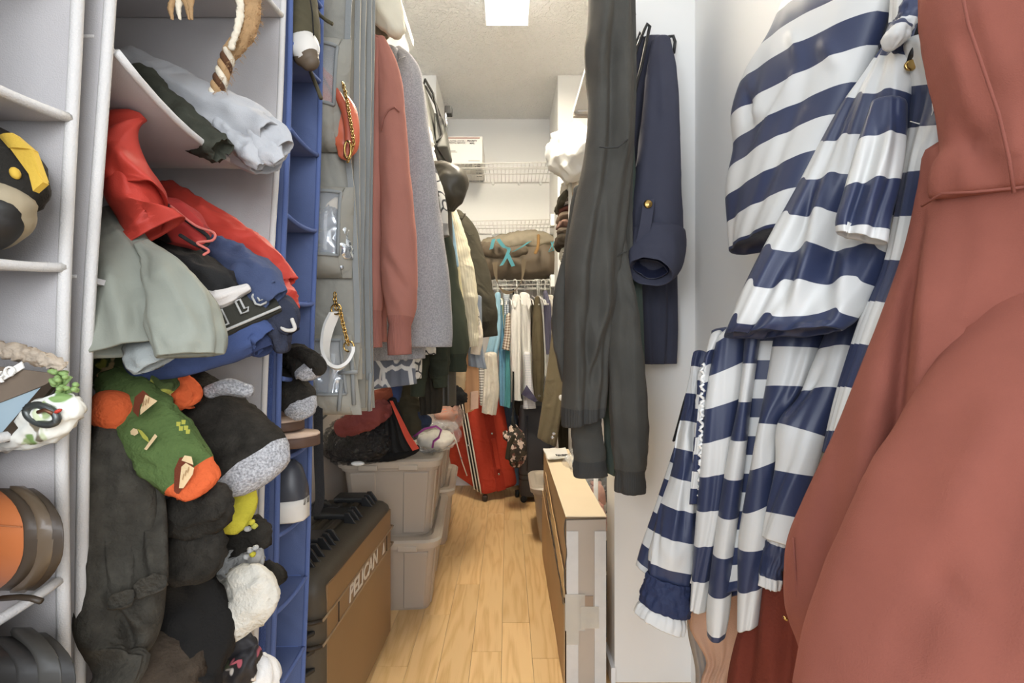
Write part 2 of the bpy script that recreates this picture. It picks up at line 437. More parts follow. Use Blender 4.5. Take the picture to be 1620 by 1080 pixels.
# ---------------------------------------------------------------- procedural materials
def M(name, rgb, rough=.8, metal=0., bump=0., bs=300., mottle=0., ms=9., sheen=0., alpha=1., coat=0., spec=.4, emit=0., rgb2=None, stripe=None, rib=0., aniso=(1, 1, 1), sss=0., twill=0., patt=None, crk=None, wrk=None):
    m = bpy.data.materials.new(name); m.use_nodes = True
    nt = m.node_tree; N = nt.nodes; L = nt.links; b = N['Principled BSDF']
    b.inputs['Roughness'].default_value = rough; b.inputs['Metallic'].default_value = metal
    b.inputs['Specular IOR Level'].default_value = spec; b.inputs['Coat Weight'].default_value = coat
    b.inputs['Coat Roughness'].default_value = .15
    b.inputs['Sheen Weight'].default_value = sheen; b.inputs['Sheen Roughness'].default_value = .5
    b.inputs['Alpha'].default_value = alpha
    c = lin(rgb)
    b.inputs['Sheen Tint'].default_value = (min(1, c[0] * 1.9 + .12), min(1, c[1] * 1.6 + .08), min(1, c[2] * 1.4 + .06), 1)  # tint warmed to paint orange-lit edges into the fabric sheen
    tc = N.new('ShaderNodeTexCoord'); mp = N.new('ShaderNodeMapping'); mp.inputs['Scale'].default_value = aniso
    L.new(tc.outputs['Object'], mp.inputs['Vector'])
    def noise(sc, det=3., v=None):
        n = N.new('ShaderNodeTexNoise'); n.inputs['Scale'].default_value = sc; n.inputs['Detail'].default_value = det
        L.new((v or mp).outputs[0] if v is None or hasattr(v, 'outputs') else v, n.inputs['Vector']); return n
    def mix(f, a, bb):
        x = N.new('ShaderNodeMix'); x.data_type = 'RGBA'
        if hasattr(f, 'links'): L.new(f, x.inputs[0])
        else: x.inputs[0].default_value = f
        for s, i in ((a, 6), (bb, 7)):
            if hasattr(s, 'links'): L.new(s, x.inputs[i])
            else: x.inputs[i].default_value = s
        return x.outputs[2]
    def math_(op, a, v=0.5):
        x = N.new('ShaderNodeMath'); x.operation = op; L.new(a, x.inputs[0])
        if hasattr(v, 'links'): L.new(v, x.inputs[1])
        else: x.inputs[1].default_value = v
        return x.outputs[0]
    def step(a, lo, hi):
        x = N.new('ShaderNodeMapRange'); x.inputs[1].default_value = lo; x.inputs[2].default_value = hi; L.new(a, x.inputs[0]); return x.outputs[0]
    col = c
    uv = N.new('ShaderNodeSeparateXYZ'); L.new(tc.outputs['UV'], uv.inputs[0])
    if patt == 'camo':
        cc = [lin(q) for q in rgb2]; col = c
        for i, q in enumerate(cc):
            col = mix(step(noise(ms + 3 * i, 2.).outputs[0], .52, .54), col, q)
    elif patt == 'plaid':
        a = math_('PINGPONG', math_('MULTIPLY', uv.outputs[0], ms)); d2 = math_('PINGPONG', math_('MULTIPLY', uv.outputs[1], ms))
        k = math_('ADD', step(a, .24, .26), step(d2, .24, .26)); col = mix(math_('MULTIPLY', k, .5), c, lin(rgb2))
    elif patt == 'floral':
        vo = N.new('ShaderNodeTexVoronoi'); vo.inputs['Scale'].default_value = ms; L.new(mp.outputs[0], vo.inputs['Vector'])
        nz = noise(ms * 1.3, 1.)
        k = step(math_('ADD', vo.outputs[0], math_('MULTIPLY', nz.outputs[0], .5)), .60, .63)
        col = mix(k, lin(rgb2), c)
        wv = N.new('ShaderNodeTexVoronoi'); wv.feature = 'DISTANCE_TO_EDGE'; wv.inputs['Scale'].default_value = ms * .8; L.new(mp.outputs[0], wv.inputs['Vector'])
        col = mix(step(wv.outputs[0], .035, .05), lin(rgb2), col)
    elif patt == 'lines':
        wv = N.new('ShaderNodeTexVoronoi'); wv.feature = 'DISTANCE_TO_EDGE'; wv.inputs['Scale'].default_value = ms
        n0 = noise(ms * .7, 1.); va = N.new('ShaderNodeVectorMath'); va.operation = 'ADD'
        L.new(mp.outputs[0], va.inputs[0]); vs = N.new('ShaderNodeVectorMath'); vs.operation = 'SCALE'; vs.inputs['Scale'].default_value = .08
        L.new(n0.outputs[1], vs.inputs[0]); L.new(vs.outputs[0], va.inputs[1]); L.new(va.outputs[0], wv.inputs['Vector'])
        col = mix(step(wv.outputs[0], .03, .05), lin(rgb2), c)
    elif patt == 'bits':
        col = c
        for i, q in enumerate(rgb2):
            col = mix(step(noise(ms + 7 * i, 1.).outputs[0], .60, .63), col, lin(q))
    elif patt == 'heather':
        col = mix(step(noise(ms, 4.).outputs[0], .35, .65), c, lin(rgb2))
    elif rgb2 is not None and not stripe:
        col = mix(step(noise(ms, 4.).outputs[0], .4, .6), c, lin(rgb2))
    if stripe:
        per, sc, du, ph = stripe   # period m, colour, duty, phase
        a = math_('FRACT', math_('ADD', math_('DIVIDE', uv.outputs[1], per), ph))
        k = N.new('ShaderNodeMath'); k.operation = 'GREATER_THAN'; L.new(a, k.inputs[0]); k.inputs[1].default_value = du
        col = mix(k.outputs[0], col, lin(sc))
    if mottle:
        n = noise(ms if not patt else 9., 5.)
        f = step(n.outputs[0], .25, .75)
        hv = N.new('ShaderNodeHueSaturation'); v = N.new('ShaderNodeMapRange'); v.inputs[3].default_value = 1 - mottle; v.inputs[4].default_value = 1 + mottle
        L.new(f, v.inputs[0]); L.new(v.outputs[0], hv.inputs['Value'])
        if hasattr(col, 'links'): L.new(col, hv.inputs['Color'])
        else: hv.inputs['Color'].default_value = col
        col = hv.outputs[0]
    if hasattr(col, 'links'): L.new(col, b.inputs['Base Color'])
    else: b.inputs['Base Color'].default_value = col
    if emit:
        b.inputs['Emission Color'].default_value = c; b.inputs['Emission Strength'].default_value = emit
    hgt = None
    if bump: hgt = math_('MULTIPLY', noise(bs, 2.).outputs[0], 1.)
    if rib:
        s = math_('SINE', math_('MULTIPLY', uv.outputs[0], rib * 6.2832)); hgt = math_('ADD', hgt, s) if hgt else s
        bump = max(bump, .25)
    if twill:
        s = math_('SINE', math_('MULTIPLY', math_('ADD', uv.outputs[0], uv.outputs[1]), twill * 6.2832)); s = math_('MULTIPLY', s, .6)
        hgt = math_('ADD', hgt, s) if hgt else s
    nrm_ = None
    if wrk or crk:
        if wrk:
            n0 = noise(wrk[0], 1.5); n0.inputs['Distortion'].default_value = .8; h2 = n0.outputs[0]; dd = wrk[1]
        if crk:
            vo = N.new('ShaderNodeTexVoronoi'); vo.feature = 'SMOOTH_F1'; vo.inputs['Smoothness'].default_value = .25; vo.inputs['Scale'].default_value = crk[0]
            n1 = noise(crk[0] * .6, 2.); va = N.new('ShaderNodeVectorMath'); va.operation = 'MULTIPLY_ADD'; va.inputs[1].default_value = (.12, .12, .12)
            L.new(n1.outputs[1], va.inputs[0]); L.new(mp.outputs[0], va.inputs[2]); L.new(va.outputs[0], vo.inputs['Vector']); h2 = vo.outputs[0]; dd = crk[1]
        b2 = N.new('ShaderNodeBump'); b2.inputs['Strength'].default_value = 1.; b2.inputs['Distance'].default_value = dd
        L.new(h2, b2.inputs['Height']); nrm_ = b2.outputs[0]; L.new(nrm_, b.inputs['Normal'])
    if hgt:
        bp = N.new('ShaderNodeBump'); bp.inputs['Strength'].default_value = bump; bp.inputs['Distance'].default_value = .002
        L.new(hgt, bp.inputs['Height']); L.new(bp.outputs[0], b.inputs['Normal'])
        if nrm_: L.new(nrm_, bp.inputs['Normal'])
    return m
def FAB(name, rgb, k=1., mot=.10, **a):
    a.setdefault('wrk', None if any(k in name for k in ('fleece', 'piping', 'knit', 'rib', 'webbing', 'binding', 'fringe', 'blanket', 'denim', 'seam', 'stitch', 'elastic')) else (17, .010))
    return M(name, rgb, rough=a.pop('rough', .92), bump=a.pop('bump', .28) * k, bs=a.pop('bs', 700), mottle=mot, ms=a.pop('ms', 11), sheen=a.pop('sheen', .12), spec=a.pop('spec', .15), **a)
def FILM(name, rgb, alpha=.25, rough=.08, **a):
    return M(name, rgb, rough=rough, alpha=alpha, spec=.6, **a)
m_wall = M('wall_paint', (236, 235, 231), .6, bump=.06, bs=160)
m_ceil = M('popcorn_ceiling', (236, 235, 232), .95, bump=.5, bs=150, wrk=(62, .014))
m_trim = M('white_trim', (240, 240, 240), .35)
m_white = M('white_plastic', (240, 240, 236), .4)
m_wire = M('white_coated_wire', (222, 219, 212), .35)
m_black = M('black_plastic', (24, 24, 25), .45)
m_chrome = M('steel', (200, 200, 205), .22, metal=1.)
m_gold = M('gold_metal', (186, 148, 78), .25, metal=1.)
m_clear = FILM('clear_vinyl', (235, 240, 245), .16, .05)
m_bagclear = FILM('clear_polybag', (235, 238, 240), .17, .12, crk=(26, .02))
m_paper = M('white_paper', (238, 236, 230), .8)
m_ink = M('dark_ink', (45, 45, 48), .7)
def wood():
    m = M('oak_plank', (222, 184, 128), .34, spec=.45)
    nt = m.node_tree; N = nt.nodes; L = nt.links; b = N['Principled BSDF']
    tc = N.new('ShaderNodeTexCoord'); oi = N.new('ShaderNodeObjectInfo')
    add = N.new('ShaderNodeVectorMath'); add.operation = 'ADD'; L.new(tc.outputs['Object'], add.inputs[0])
    sc = N.new('ShaderNodeVectorMath'); sc.operation = 'SCALE'; sc.inputs[0].default_value = (3.1, 7.7, 5.2); L.new(oi.outputs['Random'], sc.inputs['Scale']); L.new(sc.outputs[0], add.inputs[1])
    mp = N.new('ShaderNodeMapping'); mp.inputs['Scale'].default_value = (9, 1.1, 1); L.new(add.outputs[0], mp.inputs[0])
    n1 = N.new('ShaderNodeTexNoise'); n1.inputs['Scale'].default_value = 1.6; n1.inputs['Detail'].default_value = 2; L.new(mp.outputs[0], n1.inputs[0])
    ml = N.new('ShaderNodeMath'); ml.operation = 'MULTIPLY'; ml.inputs[1].default_value = 6.; L.new(n1.outputs[0], ml.inputs[0])
    fr = N.new('ShaderNodeMath'); fr.operation = 'PINGPONG'; fr.inputs[1].default_value = .5; L.new(ml.outputs[0], fr.inputs[0])
    mp2 = N.new('ShaderNodeMapping'); mp2.inputs['Scale'].default_value = (160, 5, 1); L.new(add.outputs[0], mp2.inputs[0])
    n2 = N.new('ShaderNodeTexNoise'); n2.inputs['Scale'].default_value = 2.; n2.inputs['Detail'].default_value = 4; L.new(mp2.outputs[0], n2.inputs[0])
    sm = N.new('ShaderNodeMath'); sm.operation = 'MULTIPLY_ADD'; L.new(n2.outputs[0], sm.inputs[0]); sm.inputs[1].default_value = .55; L.new(fr.outputs[0], sm.inputs[2])
    r = N.new('ShaderNodeValToRGB'); L.new(sm.outputs[0], r.inputs[0])
    r.color_ramp.elements[0].position = .12; r.color_ramp.elements[0].color = lin((212, 162, 96))
    r.color_ramp.elements[1].position = .62; r.color_ramp.elements[1].color = lin((232, 190, 128))
    hv = N.new('ShaderNodeHueSaturation'); v = N.new('ShaderNodeMapRange'); v.inputs[3].default_value = .93; v.inputs[4].default_value = 1.07
    L.new(oi.outputs['Random'], v.inputs[0]); L.new(v.outputs[0], hv.inputs['Value']); L.new(r.outputs[0], hv.inputs['Color']); L.new(hv.outputs[0], b.inputs['Base Color'])
    bp = N.new('ShaderNodeBump'); bp.inputs['Strength'].default_value = .08; L.new(n2.outputs[0], bp.inputs['Height']); L.new(bp.outputs[0], b.inputs['Normal'])
    return m
m_wood = wood()
m_card = M('cardboard', (196, 158, 108), .85, bump=.1, bs=250, mottle=.06, ms=6)
m_card2 = M('cardboard_light', (226, 204, 168), .85, bump=.1, bs=250, mottle=.04, ms=6)
m_card3 = M('cardboard_grey', (186, 172, 156), .85, mottle=.05, ms=8)
# ---------------------------------------------------------------- room shell
D = 3.35; CH = 2.55; XL, XR = -.95, .95
ST = 1.41                       # depth of the wall return on the right
XW = .55                        # entry side wall
def wbox(n, m, *a):
    return struct(box(None, n, m, *a, bev=0, seg=1))
fl = wbox('floor', M('floor_joint', (120, 84, 48), .7), -1.0, 1.05, -.6, D + .1, -.05, -.0035)
seam0, pw = -.0186, .0965
joints = {-4: [1.48, 2.35], -3: [1.76, 2.24], -2: [1.2, 1.98, 2.9], -1: [1.55, 2.79], 0: [.9, 1.71, 2.69], 1: [1.517, 2.5], 2: [1.1, 2.0, 2.8], -5: [1.1, 1.9, 2.7]}
pm = {}
for k in range(-10, 11):
    x0 = seam0 + k * pw
    if x0 + pw < XL or x0 > XR: continue
    ys = [-.5] + joints.get(k, [.7 + .23 * (k % 3), 1.75 + .1 * (k % 4), 2.6]) + [D]
    for a, b in zip(ys[:-1], ys[1:]):
        p = box(fl, 'plank', m_wood, max(XL, x0) + .0004, min(XR, x0 + pw) - .0004, a + .0005, b - .0005, -.0035, 0, bev=.0008, seg=1)
wbox('ceiling', m_ceil, -1.0, 1.05, -.6, D + .1, CH, CH + .05)
wbox('wall_left', m_wall, XL - .08, XL, -.6, D + .1, 0, CH)
wbox('wall_back', m_wall, XL, XR, D, D + .08, 0, CH)
wbox('wall_left_bulkhead', m_wall, XL, -.416, 2.8, D, 1.25, CH)
wbox('wall_right_column', m_wall, .293, XR, 2.8, D, 0, CH)
wbox('wall_nook', m_wall, XR, XR + .08, ST, D, 0, CH)
wbox('wall_return', m_wall, .314, XR, ST, ST + .11, 0, CH)
wbox('wall_right', m_wall, XW, XW + .1, -.6, ST, 0, CH)
wbox('baseboard_back', m_trim, -.416, .293, D - .012, D, 0, .09)
wbox('baseboard_left', m_trim, XL, XL + .012, -.6, 2.8, 0, .09)
wbox('baseboard_return', m_trim, .302, .314, ST - .012, ST + .11, 0, .05)
wbox('baseboard_right', m_trim, XW - .012, XW, -.6, ST, 0, .09)
# ceiling fixture
t = thing('ceiling_light', 'square white diffuser ceiling light glowing above the aisle', 'ceiling light')
box(t, 'mounting_plate', m_white, -.105, .1, 1.6, 2.24, CH - .022, CH, .003)
box(t, 'diffuser', M('lit_diffuser', (255, 240, 214), .4, emit=88.), -.092, .087, 1.623, 2.227, CH - .082, CH - .03, .008, 2)
m_block = M('light_block_rim', (250, 246, 238), .5, emit=1.6)
for a in ((-.099, -.093, 1.615, 2.235), (.088, .094, 1.615, 2.235), (-.099, .094, 1.615, 1.622), (-.099, .094, 2.228, 2.235)):
    box(t, 'rim', m_block, *a, CH - .082, CH - .022, .002, 1)  # opaque sides added to keep diffuser glare off the ceiling, with faint glow
# ---------------------------------------------------------------- hanging shelf organizers on the left rod
def organizer(name, label, d0, d1, xf, sl, zs, z0, z1, mt, edge, xb=-.66, sag=.006, seam=True, mesh_m=None, sags={}):
    t = thing(name, label, 'organizer')
    X = lambda z: xf + sl * (z - 1.4)
    zz = np.linspace(z0, z1, 26)
    def side(y, nm, sg):
        G = []
        for z in zz:
            G.append([(xb + (X(z) - xb) * u, y + .004 * math.sin(9 * z + 2 * u) * (1 if nm != 'back' else 0), z) for u in np.linspace(0, 1, 9)])
        sp_ = slab(t, 'side_panel', mt, G, (0, sg * .006, 0))
        pipe(sp_, 'piping', edge, [[(X(z) + .001, y + sg * .003 + .004 * math.sin(9 * z + 2), z) for z in zz]], .0045, 8)
        if seam:
            for s in zs:
                pipe(sp_, 'seam', edge, [[(xb, y + sg * .003 - .003 + .004 * math.sin(9 * s), s), (X(s) - .008, y + sg * .003 - .003 + .004 * math.sin(9 * s + 2), s)]], .0016, 5)
    side(d0, 'near', 1); side(d1, 'far', -1)
    G = [[(xb, d0 + (d1 - d0) * u, z) for u in np.linspace(0, 1, 7)] for z in zz]
    slab(t, 'back_panel', mt, G, (-.004, 0, 0))
    for i, s in enumerate(zs):
        sg = sags.get(i, sag)
        G = []
        for u in np.linspace(0, 1, 10):
            x = xb + (X(s) - xb) * u
            G.append([(x, d0 + .006 + (d1 - d0 - .012) * v, s - sg * 4 * v * (1 - v) * (0.3 + .7 * u)) for v in np.linspace(0, 1, 13)])
        sf_ = slab(t, 'shelf', mt, G, (0, 0, -.005))
        pipe(sf_, 'shelf_edge', edge, [[(X(s) + .001, d0 + .006 + (d1 - d0 - .012) * v, s - .002 - sg * 4 * v * (1 - v)) for v in np.linspace(.22 if abs(s - 1.055) < .01 else .03, 1, 13)]], .0038, 8)
    return t, X
m_grey = FAB('grey_nonwoven', (186, 183, 184), wrk=(9, .006), bs=900, bump=.2, mot=.05, ms=6)
m_gedge = FAB('grey_piping', (204, 202, 200), mot=.03)
m_blue = FAB('blue_nonwoven', (88, 104, 150), wrk=(14, .006), bs=900, bump=.25, mot=.08, ms=7)
m_bedge = FAB('blue_piping', (84, 104, 160), mot=.05)
u1, X1 = organizer('hanging_shoe_organizer', 'narrow light grey fabric hanging organizer holding shoes, nearest on the rod', .235, .388, -.346, .02, [1.55, 1.43, 1.305, 1.18, 1.061, .94, .812, .70, .58], .45, 1.75, m_grey, m_gedge)
u2, X2 = organizer('hanging_sweater_organizer', 'wide light grey fabric hanging organizer stuffed with folded clothes and socks', .41, .720, -.341, .045, [1.487, 1.262, 1.055, .80, .585], .33, 1.75, m_grey, m_gedge, sags={0: .012, 1: .035})
u3, X3 = organizer('hanging_blue_organizer', 'narrow blue fabric hanging shoe organizer with mesh side pockets', .739, .866, -.340, .028, [1.60, 1.468, 1.336, 1.20, 1.07, .945, .82, .70, .58, .455], .32, 1.75, m_blue, m_bedge)
m_mesh = M('blue_mesh', (66, 88, 148), .8, bump=1., bs=420, spec=.3)
for (za, zb) in ((1.36, 1.58), (1.12, 1.31), (.86, 1.05), (.62, .80), (.42, .57)):
    quad(u3, 'mesh_pocket', m_mesh, (-.42, .7335, zb), (X3(zb) - .006, .7335, zb), (X3(za) - .006, .7335, za), (-.42, .7335, za), .002)
rod = thing('closet_rod', 'white closet rod carrying the organizers and clothes along the left wall', 'closet rod')
pipe(rod, 'rod', m_white, [[(-.60, .1, 1.80), (-.60, 2.79, 1.80)]], .016, 12)
for y in (.3, 1.2, 2.1):
    box(rod, 'bracket', m_white, XL, -.58, y - .008, y + .008, 1.77, 1.79, .002)
sh = thing('wire_shelf', 'white wire shelf above the closet rod along the left wall', 'shelf')
pipe(sh, 'rail', m_wire, [[(x, .1, 1.88), (x, 2.79, 1.88)] for x in (XL + .02, -.72, -.5)] + [[(-.5, .1, 1.85), (-.5, 2.79, 1.85)]], .004)
o = pipe(sh, 'deck_wires', m_wire, [[(XL + .01, y, 1.884), (-.5, y, 1.884), (-.499, y, 1.85)] for y in np.arange(.12, 2.78, .03)], .0016, 5); o['kind'] = 'stuff'

# rope / braided belt hanging in the top compartment
ropeM = M('jute_rope', (176, 138, 92), .95, bump=.9, bs=160, mottle=.25, ms=40, sheen=.3)
ropeD = M('dark_brown_cord', (92, 58, 34), .95, bump=.8, bs=200, mottle=.2, ms=40)
ropeW = M('cream_cord', (226, 214, 190), .95, bump=.8, bs=200, mottle=.1, ms=40)
t = thing('braided_rope', 'tan braided rope with fuzzy fringe dangling from the upper grey shelf', 'rope')
tube(t, 'fuzzy_loop', ropeM, [(392, -60, .60, 13), (398, 0, .60, 13), (392, 40, .60, 14), (380, 66, .60, 13), (364, 84, .60, 11)], wr=.002, wf=(3, 90), n=16)
for i in range(3):
    pts = []
    for s in np.linspace(0, 1, 26):
        x = 364 - 26 * s + 3 * s * s; y = 82 + 70 * s; a = s * 13 + i * 2.094
        q = P(x + 5.5 * math.cos(a), y + 2 * math.cos(a), .60); q[1] += .0045 * math.sin(a); pts.append((*q, .0045))
    tube(t, 'cord', (ropeM, ropeD, ropeW)[i], pts, n=8, rows=50, world=True, sq=1)
tube(t, 'cream_trim', ropeW, [(374, -20, .585, 5), (380, 10, .585, 5), (377, 40, .585, 5), (366, 76, .585, 4)], wr=.0015, wf=(2, 200), n=10, rows=50)
for (x, x2) in ((276, 270), (284, 282), (292, 297), (300, 301)):
    tube(t, 'tassel', ropeM if x != 284 else ropeW, [(x, -30, .52, 6), (x, -5, .52, 6), (x2, 12, .52, 4), (x2 + 2, 30, .52, 1.5)], wr=.001, wf=(3, 150), n=8, rows=20)
rr = random.Random(7); fib = []
for i in range(260):
    s_ = rr.random(); x, y = np.interp(s_, [0, .3, .6, 1], [402, 402, 385, 346]), np.interp(s_, [0, .3, .6, 1], [-10, 40, 70, 150])
    a = rr.uniform(0, 6.283); r_ = rr.uniform(9, 13) if s_ < .6 else rr.uniform(6, 9)
    p0 = P(x + r_ * .8 * math.cos(a), y + r_ * .4 * math.sin(a), .59 + .012 * math.sin(a)); p1 = P(x + (r_ + rr.uniform(2, 7)) * math.cos(a), y + r_ * .5 * math.sin(a) + rr.uniform(-2, 9), .588 + .014 * math.sin(a))
    fib.append([p0, (p0 + p1) / 2 + np.array([0, 0, .001]), p1])
o = pipe(t, 'fibres', ropeM, fib, .00025, 3); o['kind'] = 'stuff'
tube(t, 'long_strand', ropeM, [(285, -60, .56, 9), (330, -45, .57, 9), (395, -55, .60, 10)], n=8)

# rolled tee
m_tee = FAB('pale_grey_jersey', (178, 180, 184), mot=.06)
m_dkolive = FAB('dark_olive_cloth', (62, 64, 54), mot=.2)
t = thing('rolled_shirt', 'pale grey rolled t-shirt lying on the sagging grey shelf', 'shirt')
tube(t, 'roll', m_tee, [(205, 100, .66, 26), (250, 138, .65, 38), (320, 180, .63, 46), (380, 210, .61, 48), (425, 236, .59, 40)], n=36, wr=.006, wf=(1.6, 14), seed=4, end='open', sq=.8,
     cr=[(225, 105, 420, 190, .006, 12), (300, 200, 440, 225, -.008, 8), (270, 170, 330, 230, .005, 8)])
tube(t, 'hem_layer', m_tee, [(395, 196, .60, 20), (425, 214, .59, 26), (447, 238, .585, 23)], n=24, wr=.004, wf=(2, 30), seed=9, end='open', sq=.5)
tube(t, 'inner_fold', m_tee, [(345, 190, .60, 18), (372, 222, .58, 15), (400, 246, .575, 17), (414, 262, .575, 8)], n=20, wr=.004, wf=(2, 30), seed=3, end='open')
tube(t, 'inner_fold', m_tee, [(400, 215, .58, 20), (425, 240, .575, 18), (440, 255, .575, 10)], n=20, wr=.004, wf=(2, 40), seed=12, end='open', sq=.4)
o = tube(None, 'folded_shorts', m_dkolive, [(215, 120, .60, 22), (300, 205, .575, 24), (330, 225, .56, 22), (352, 238, .55, 18)], n=24, wr=.006, wf=(2, 25), seed=6, sq=.7, end='open')
tag(o, 'dark olive folded garment tucked under the pale grey rolled shirt', 'shorts')

# red jacket and friends on the second shelf
m_red = FAB('red_nylon', (196, 52, 38), rough=.6, bs=900, bump=.12, mot=.06, spec=.35)
m_redd = FAB('red_jersey', (172, 40, 34), mot=.08)
m_navy = FAB('navy_cotton', (66, 78, 112), mot=.07)
m_gg = FAB('grey_green_stretch', (134, 138, 126), rough=.7, bump=.1, mot=.05, spec=.3)
m_blk = FAB('black_cotton', (40, 40, 40), mot=.15)
m_royal = FAB('royal_blue_cotton', (66, 84, 134), mot=.08)
t = thing('red_jacket', 'bunched bright red nylon jacket stuffed at the near side of the grey shelf', 'jacket')
cloth(t, 'lower_body', m_red, [(160, 285, 235, 300), (168, 318, 262, 328), (190, 345, 258, 352), (225, 368, 250, 374)], d=(.475, .50), th=.07, n=32, rows=40, wr=.007, wf=(28, 16), seed=5, cr=[(200, 310, 240, 372, .010, 7), (185, 320, 215, 365, -.008, 6), (230, 320, 250, 360, -.006, 5)])
cloth(t, 'upper_fold', m_red, [(160, 205, 180, 214), (150, 232, 218, 246), (150, 262, 244, 280), (155, 288, 263, 306), (172, 300, 266, 326)], d=(.465, .49), th=.07, thb=.05, n=36, rows=44, wr=.006, wf=(24, 14), seed=8, cr=[(170, 230, 260, 316, .012, 12), (165, 262, 240, 300, -.008, 9), (190, 280, 262, 322, .008, 7)])
t = thing('red_shirt', 'red sports shirt with black print and piping folded behind the bunched jacket', 'shirt')
tube(t, 'body', m_red, [(255, 310, .66, 26), (320, 350, .63, 30), (385, 395, .61, 30), (430, 425, .60, 28), (446, 450, .595, 22)], n=30, wr=.005, wf=(1.6, 18), seed=7, sq=.6, end='open')
tube(t, 'printed_front', M('red_black_print', (172, 40, 34), .8, patt='bits', ms=22, rgb2=[(28, 24, 26)]), [(235, 330, .55, 26), (280, 355, .54, 34), (318, 375, .53, 20)], n=28, wr=.004, wf=(1.6, 18), seed=2, sq=.5)
tube(t, 'piping', m_blk, [(262, 322, .525, 3), (300, 352, .52, 3), (330, 376, .515, 3), (318, 390, .51, 3), (285, 372, .51, 3)], n=8)
tube(t, 'piping', FAB('coral_piping', (206, 104, 92)), [(270, 326, .52, 2), (308, 356, .515, 2), (338, 368, .51, 2), (336, 380, .508, 2), (312, 384, .505, 2), (330, 396, .505, 2), (322, 403, .50, 2)], n=8)
tube(t, 'crumpled_hem', m_red, [(425, 440, .59, 20), (440, 470, .58, 24), (455, 492, .575, 16)], n=28, wr=.007, wf=(2.2, 40), seed=11, sq=.8, end='open')
tube(t, 'crumpled_hem', m_red, [(415, 470, .58, 14), (432, 490, .575, 16), (448, 497, .572, 12)], n=24, wr=.006, wf=(2.2, 40), seed=14, sq=.8, end='open')
t = thing('navy_shorts', 'faded navy shorts folded between the red shirt and black waistband', 'shorts')
tube(t, 'leg', m_navy, [(320, 385, .60, 20), (365, 415, .575, 30), (405, 440, .56, 34), (430, 462, .55, 24)], n=30, wr=.005, wf=(1.5, 18), seed=15, sq=.55, end='open', cr=[(340, 400, 430, 430, .005, 7)])
tube(t, 'hem', m_navy, [(388, 432, .555, 30), (415, 455, .548, 30), (436, 474, .545, 20)], n=26, wr=.004, wf=(2, 30), seed=16, sq=.5, end='open')
t = thing('mesh_shorts', 'dark navy mesh shorts drooping past the end of the waistband', 'shorts')
m_dnavy = FAB('dark_navy_mesh', (50, 54, 70), bs=500, bump=.6)
tube(t, 'leg', m_dnavy, [(400, 470, .57, 20), (432, 492, .56, 28), (452, 512, .555, 24), (463, 524, .555, 10)], n=26, wr=.006, wf=(2, 30), seed=17, sq=.6, end='open')
tube(t, 'pocket', m_dnavy, [(430, 505, .55, 16), (442, 530, .55, 15), (446, 552, .55, 9)], n=20, wr=.005, wf=(2, 40), seed=18, sq=.7)
tube(t, 'drawcord', FAB('pale_cord', (190, 186, 178)), [(462, 505, .545, 3), (466, 520, .545, 3), (452, 522, .543, 3), (440, 512, .543, 3), (425, 498, .543, 3)], n=8)
t = thing('black_tee', 'charcoal crumpled t-shirt folded behind the grey green shorts', 'shirt')
tube(t, 'body', m_blk, [(225, 385, .60, 20), (270, 410, .56, 30), (320, 440, .54, 34), (360, 465, .53, 22)], n=30, wr=.007, wf=(1.6, 26), seed=19, sq=.6, cr=[(250, 390, 350, 440, .006, 6), (260, 410, 340, 460, -.006, 5)])
o = tube(None, 'white_undershirt', FAB('off_white_cotton', (214, 208, 202)), [(290, 455, .54, 8), (318, 470, .52, 13), (345, 474, .515, 13), (375, 462, .525, 8), (392, 455, .53, 5)], n=20, wr=.003, wf=(2, 25), seed=20, sq=.6)
tag(o, 'small strip of off white cotton showing above the lettered waistband', 'shirt')
# lettered black waistband
t = thing('boxer_briefs', 'black underwear with a wide waistband lettered in grey outline', 'underwear')
m_bw = FAB('black_waistband', (58, 57, 50), mot=.15)
a, b, c, e = P(318, 492, .505), P(424, 448, .555), P(446, 490, .545), P(338, 536, .495)
quad(t, 'waistband', m_bw, a, b, c, e, .006, 16, 8, wr=.002, wf=25, seed=3)
tube(t, 'body', m_bw, [(300, 475, .56, 22), (360, 478, .57, 26), (410, 470, .585, 22)], n=24, wr=.005, seed=22, sq=.5)
m_lg = FAB('grey_stitching', (176, 176, 172), mot=.03)
def out(sh, cx, cy, sc):
    g = []
    for ln in sh:
        q = []
        for (x, y) in ln:
            u, v = cx + sc * x, cy + sc * y * 1.35
            p = (np.array(a) * (1 - u) + np.array(b) * u) * (1 - v) + (np.array(e) * (1 - u) + np.array(c) * u) * v
            q.append(p + nrm(np.array([0, 0, H]) - p) * .0045)
        g.append(q)
    return g
# the letters lie upside down, as in the photograph: E, 1 and O
g = out([[(0, 0), (1, 0), (1, 2), (0, 2), (0, 1.55), (.6, 1.55), (.6, 1.2), (.1, 1.2), (.1, .8), (.6, .8), (.6, .45), (0, .45), (0, 0)]], .06, .22, .19)
g += out([[(0, 0), (.42, 0), (.42, 1.5), (.75, 1.5), (.6, 2), (0, 2), (0, 0)]], .46, .14, .17)
g += out([[(0, .4), (.3, 0), (.8, 0), (1.1, .4), (1.1, 1.6), (.8, 2), (.3, 2), (0, 1.6), (0, .4)], [(.4, .6), (.7, .6), (.7, 1.4), (.4, 1.4), (.4, .6)]], .70, .12, .17)
pipe(t, 'lettering', m_lg, g, .0013, 6)
pipe(t, 'edge_stripe', m_lg, out([[(i / 10, .66) for i in range(11)]], 0, 0, 1), .0016, 6)
t = thing('royal_blue_shorts', 'royal blue shorts folded on the shelf under the lettered waistband', 'shorts')
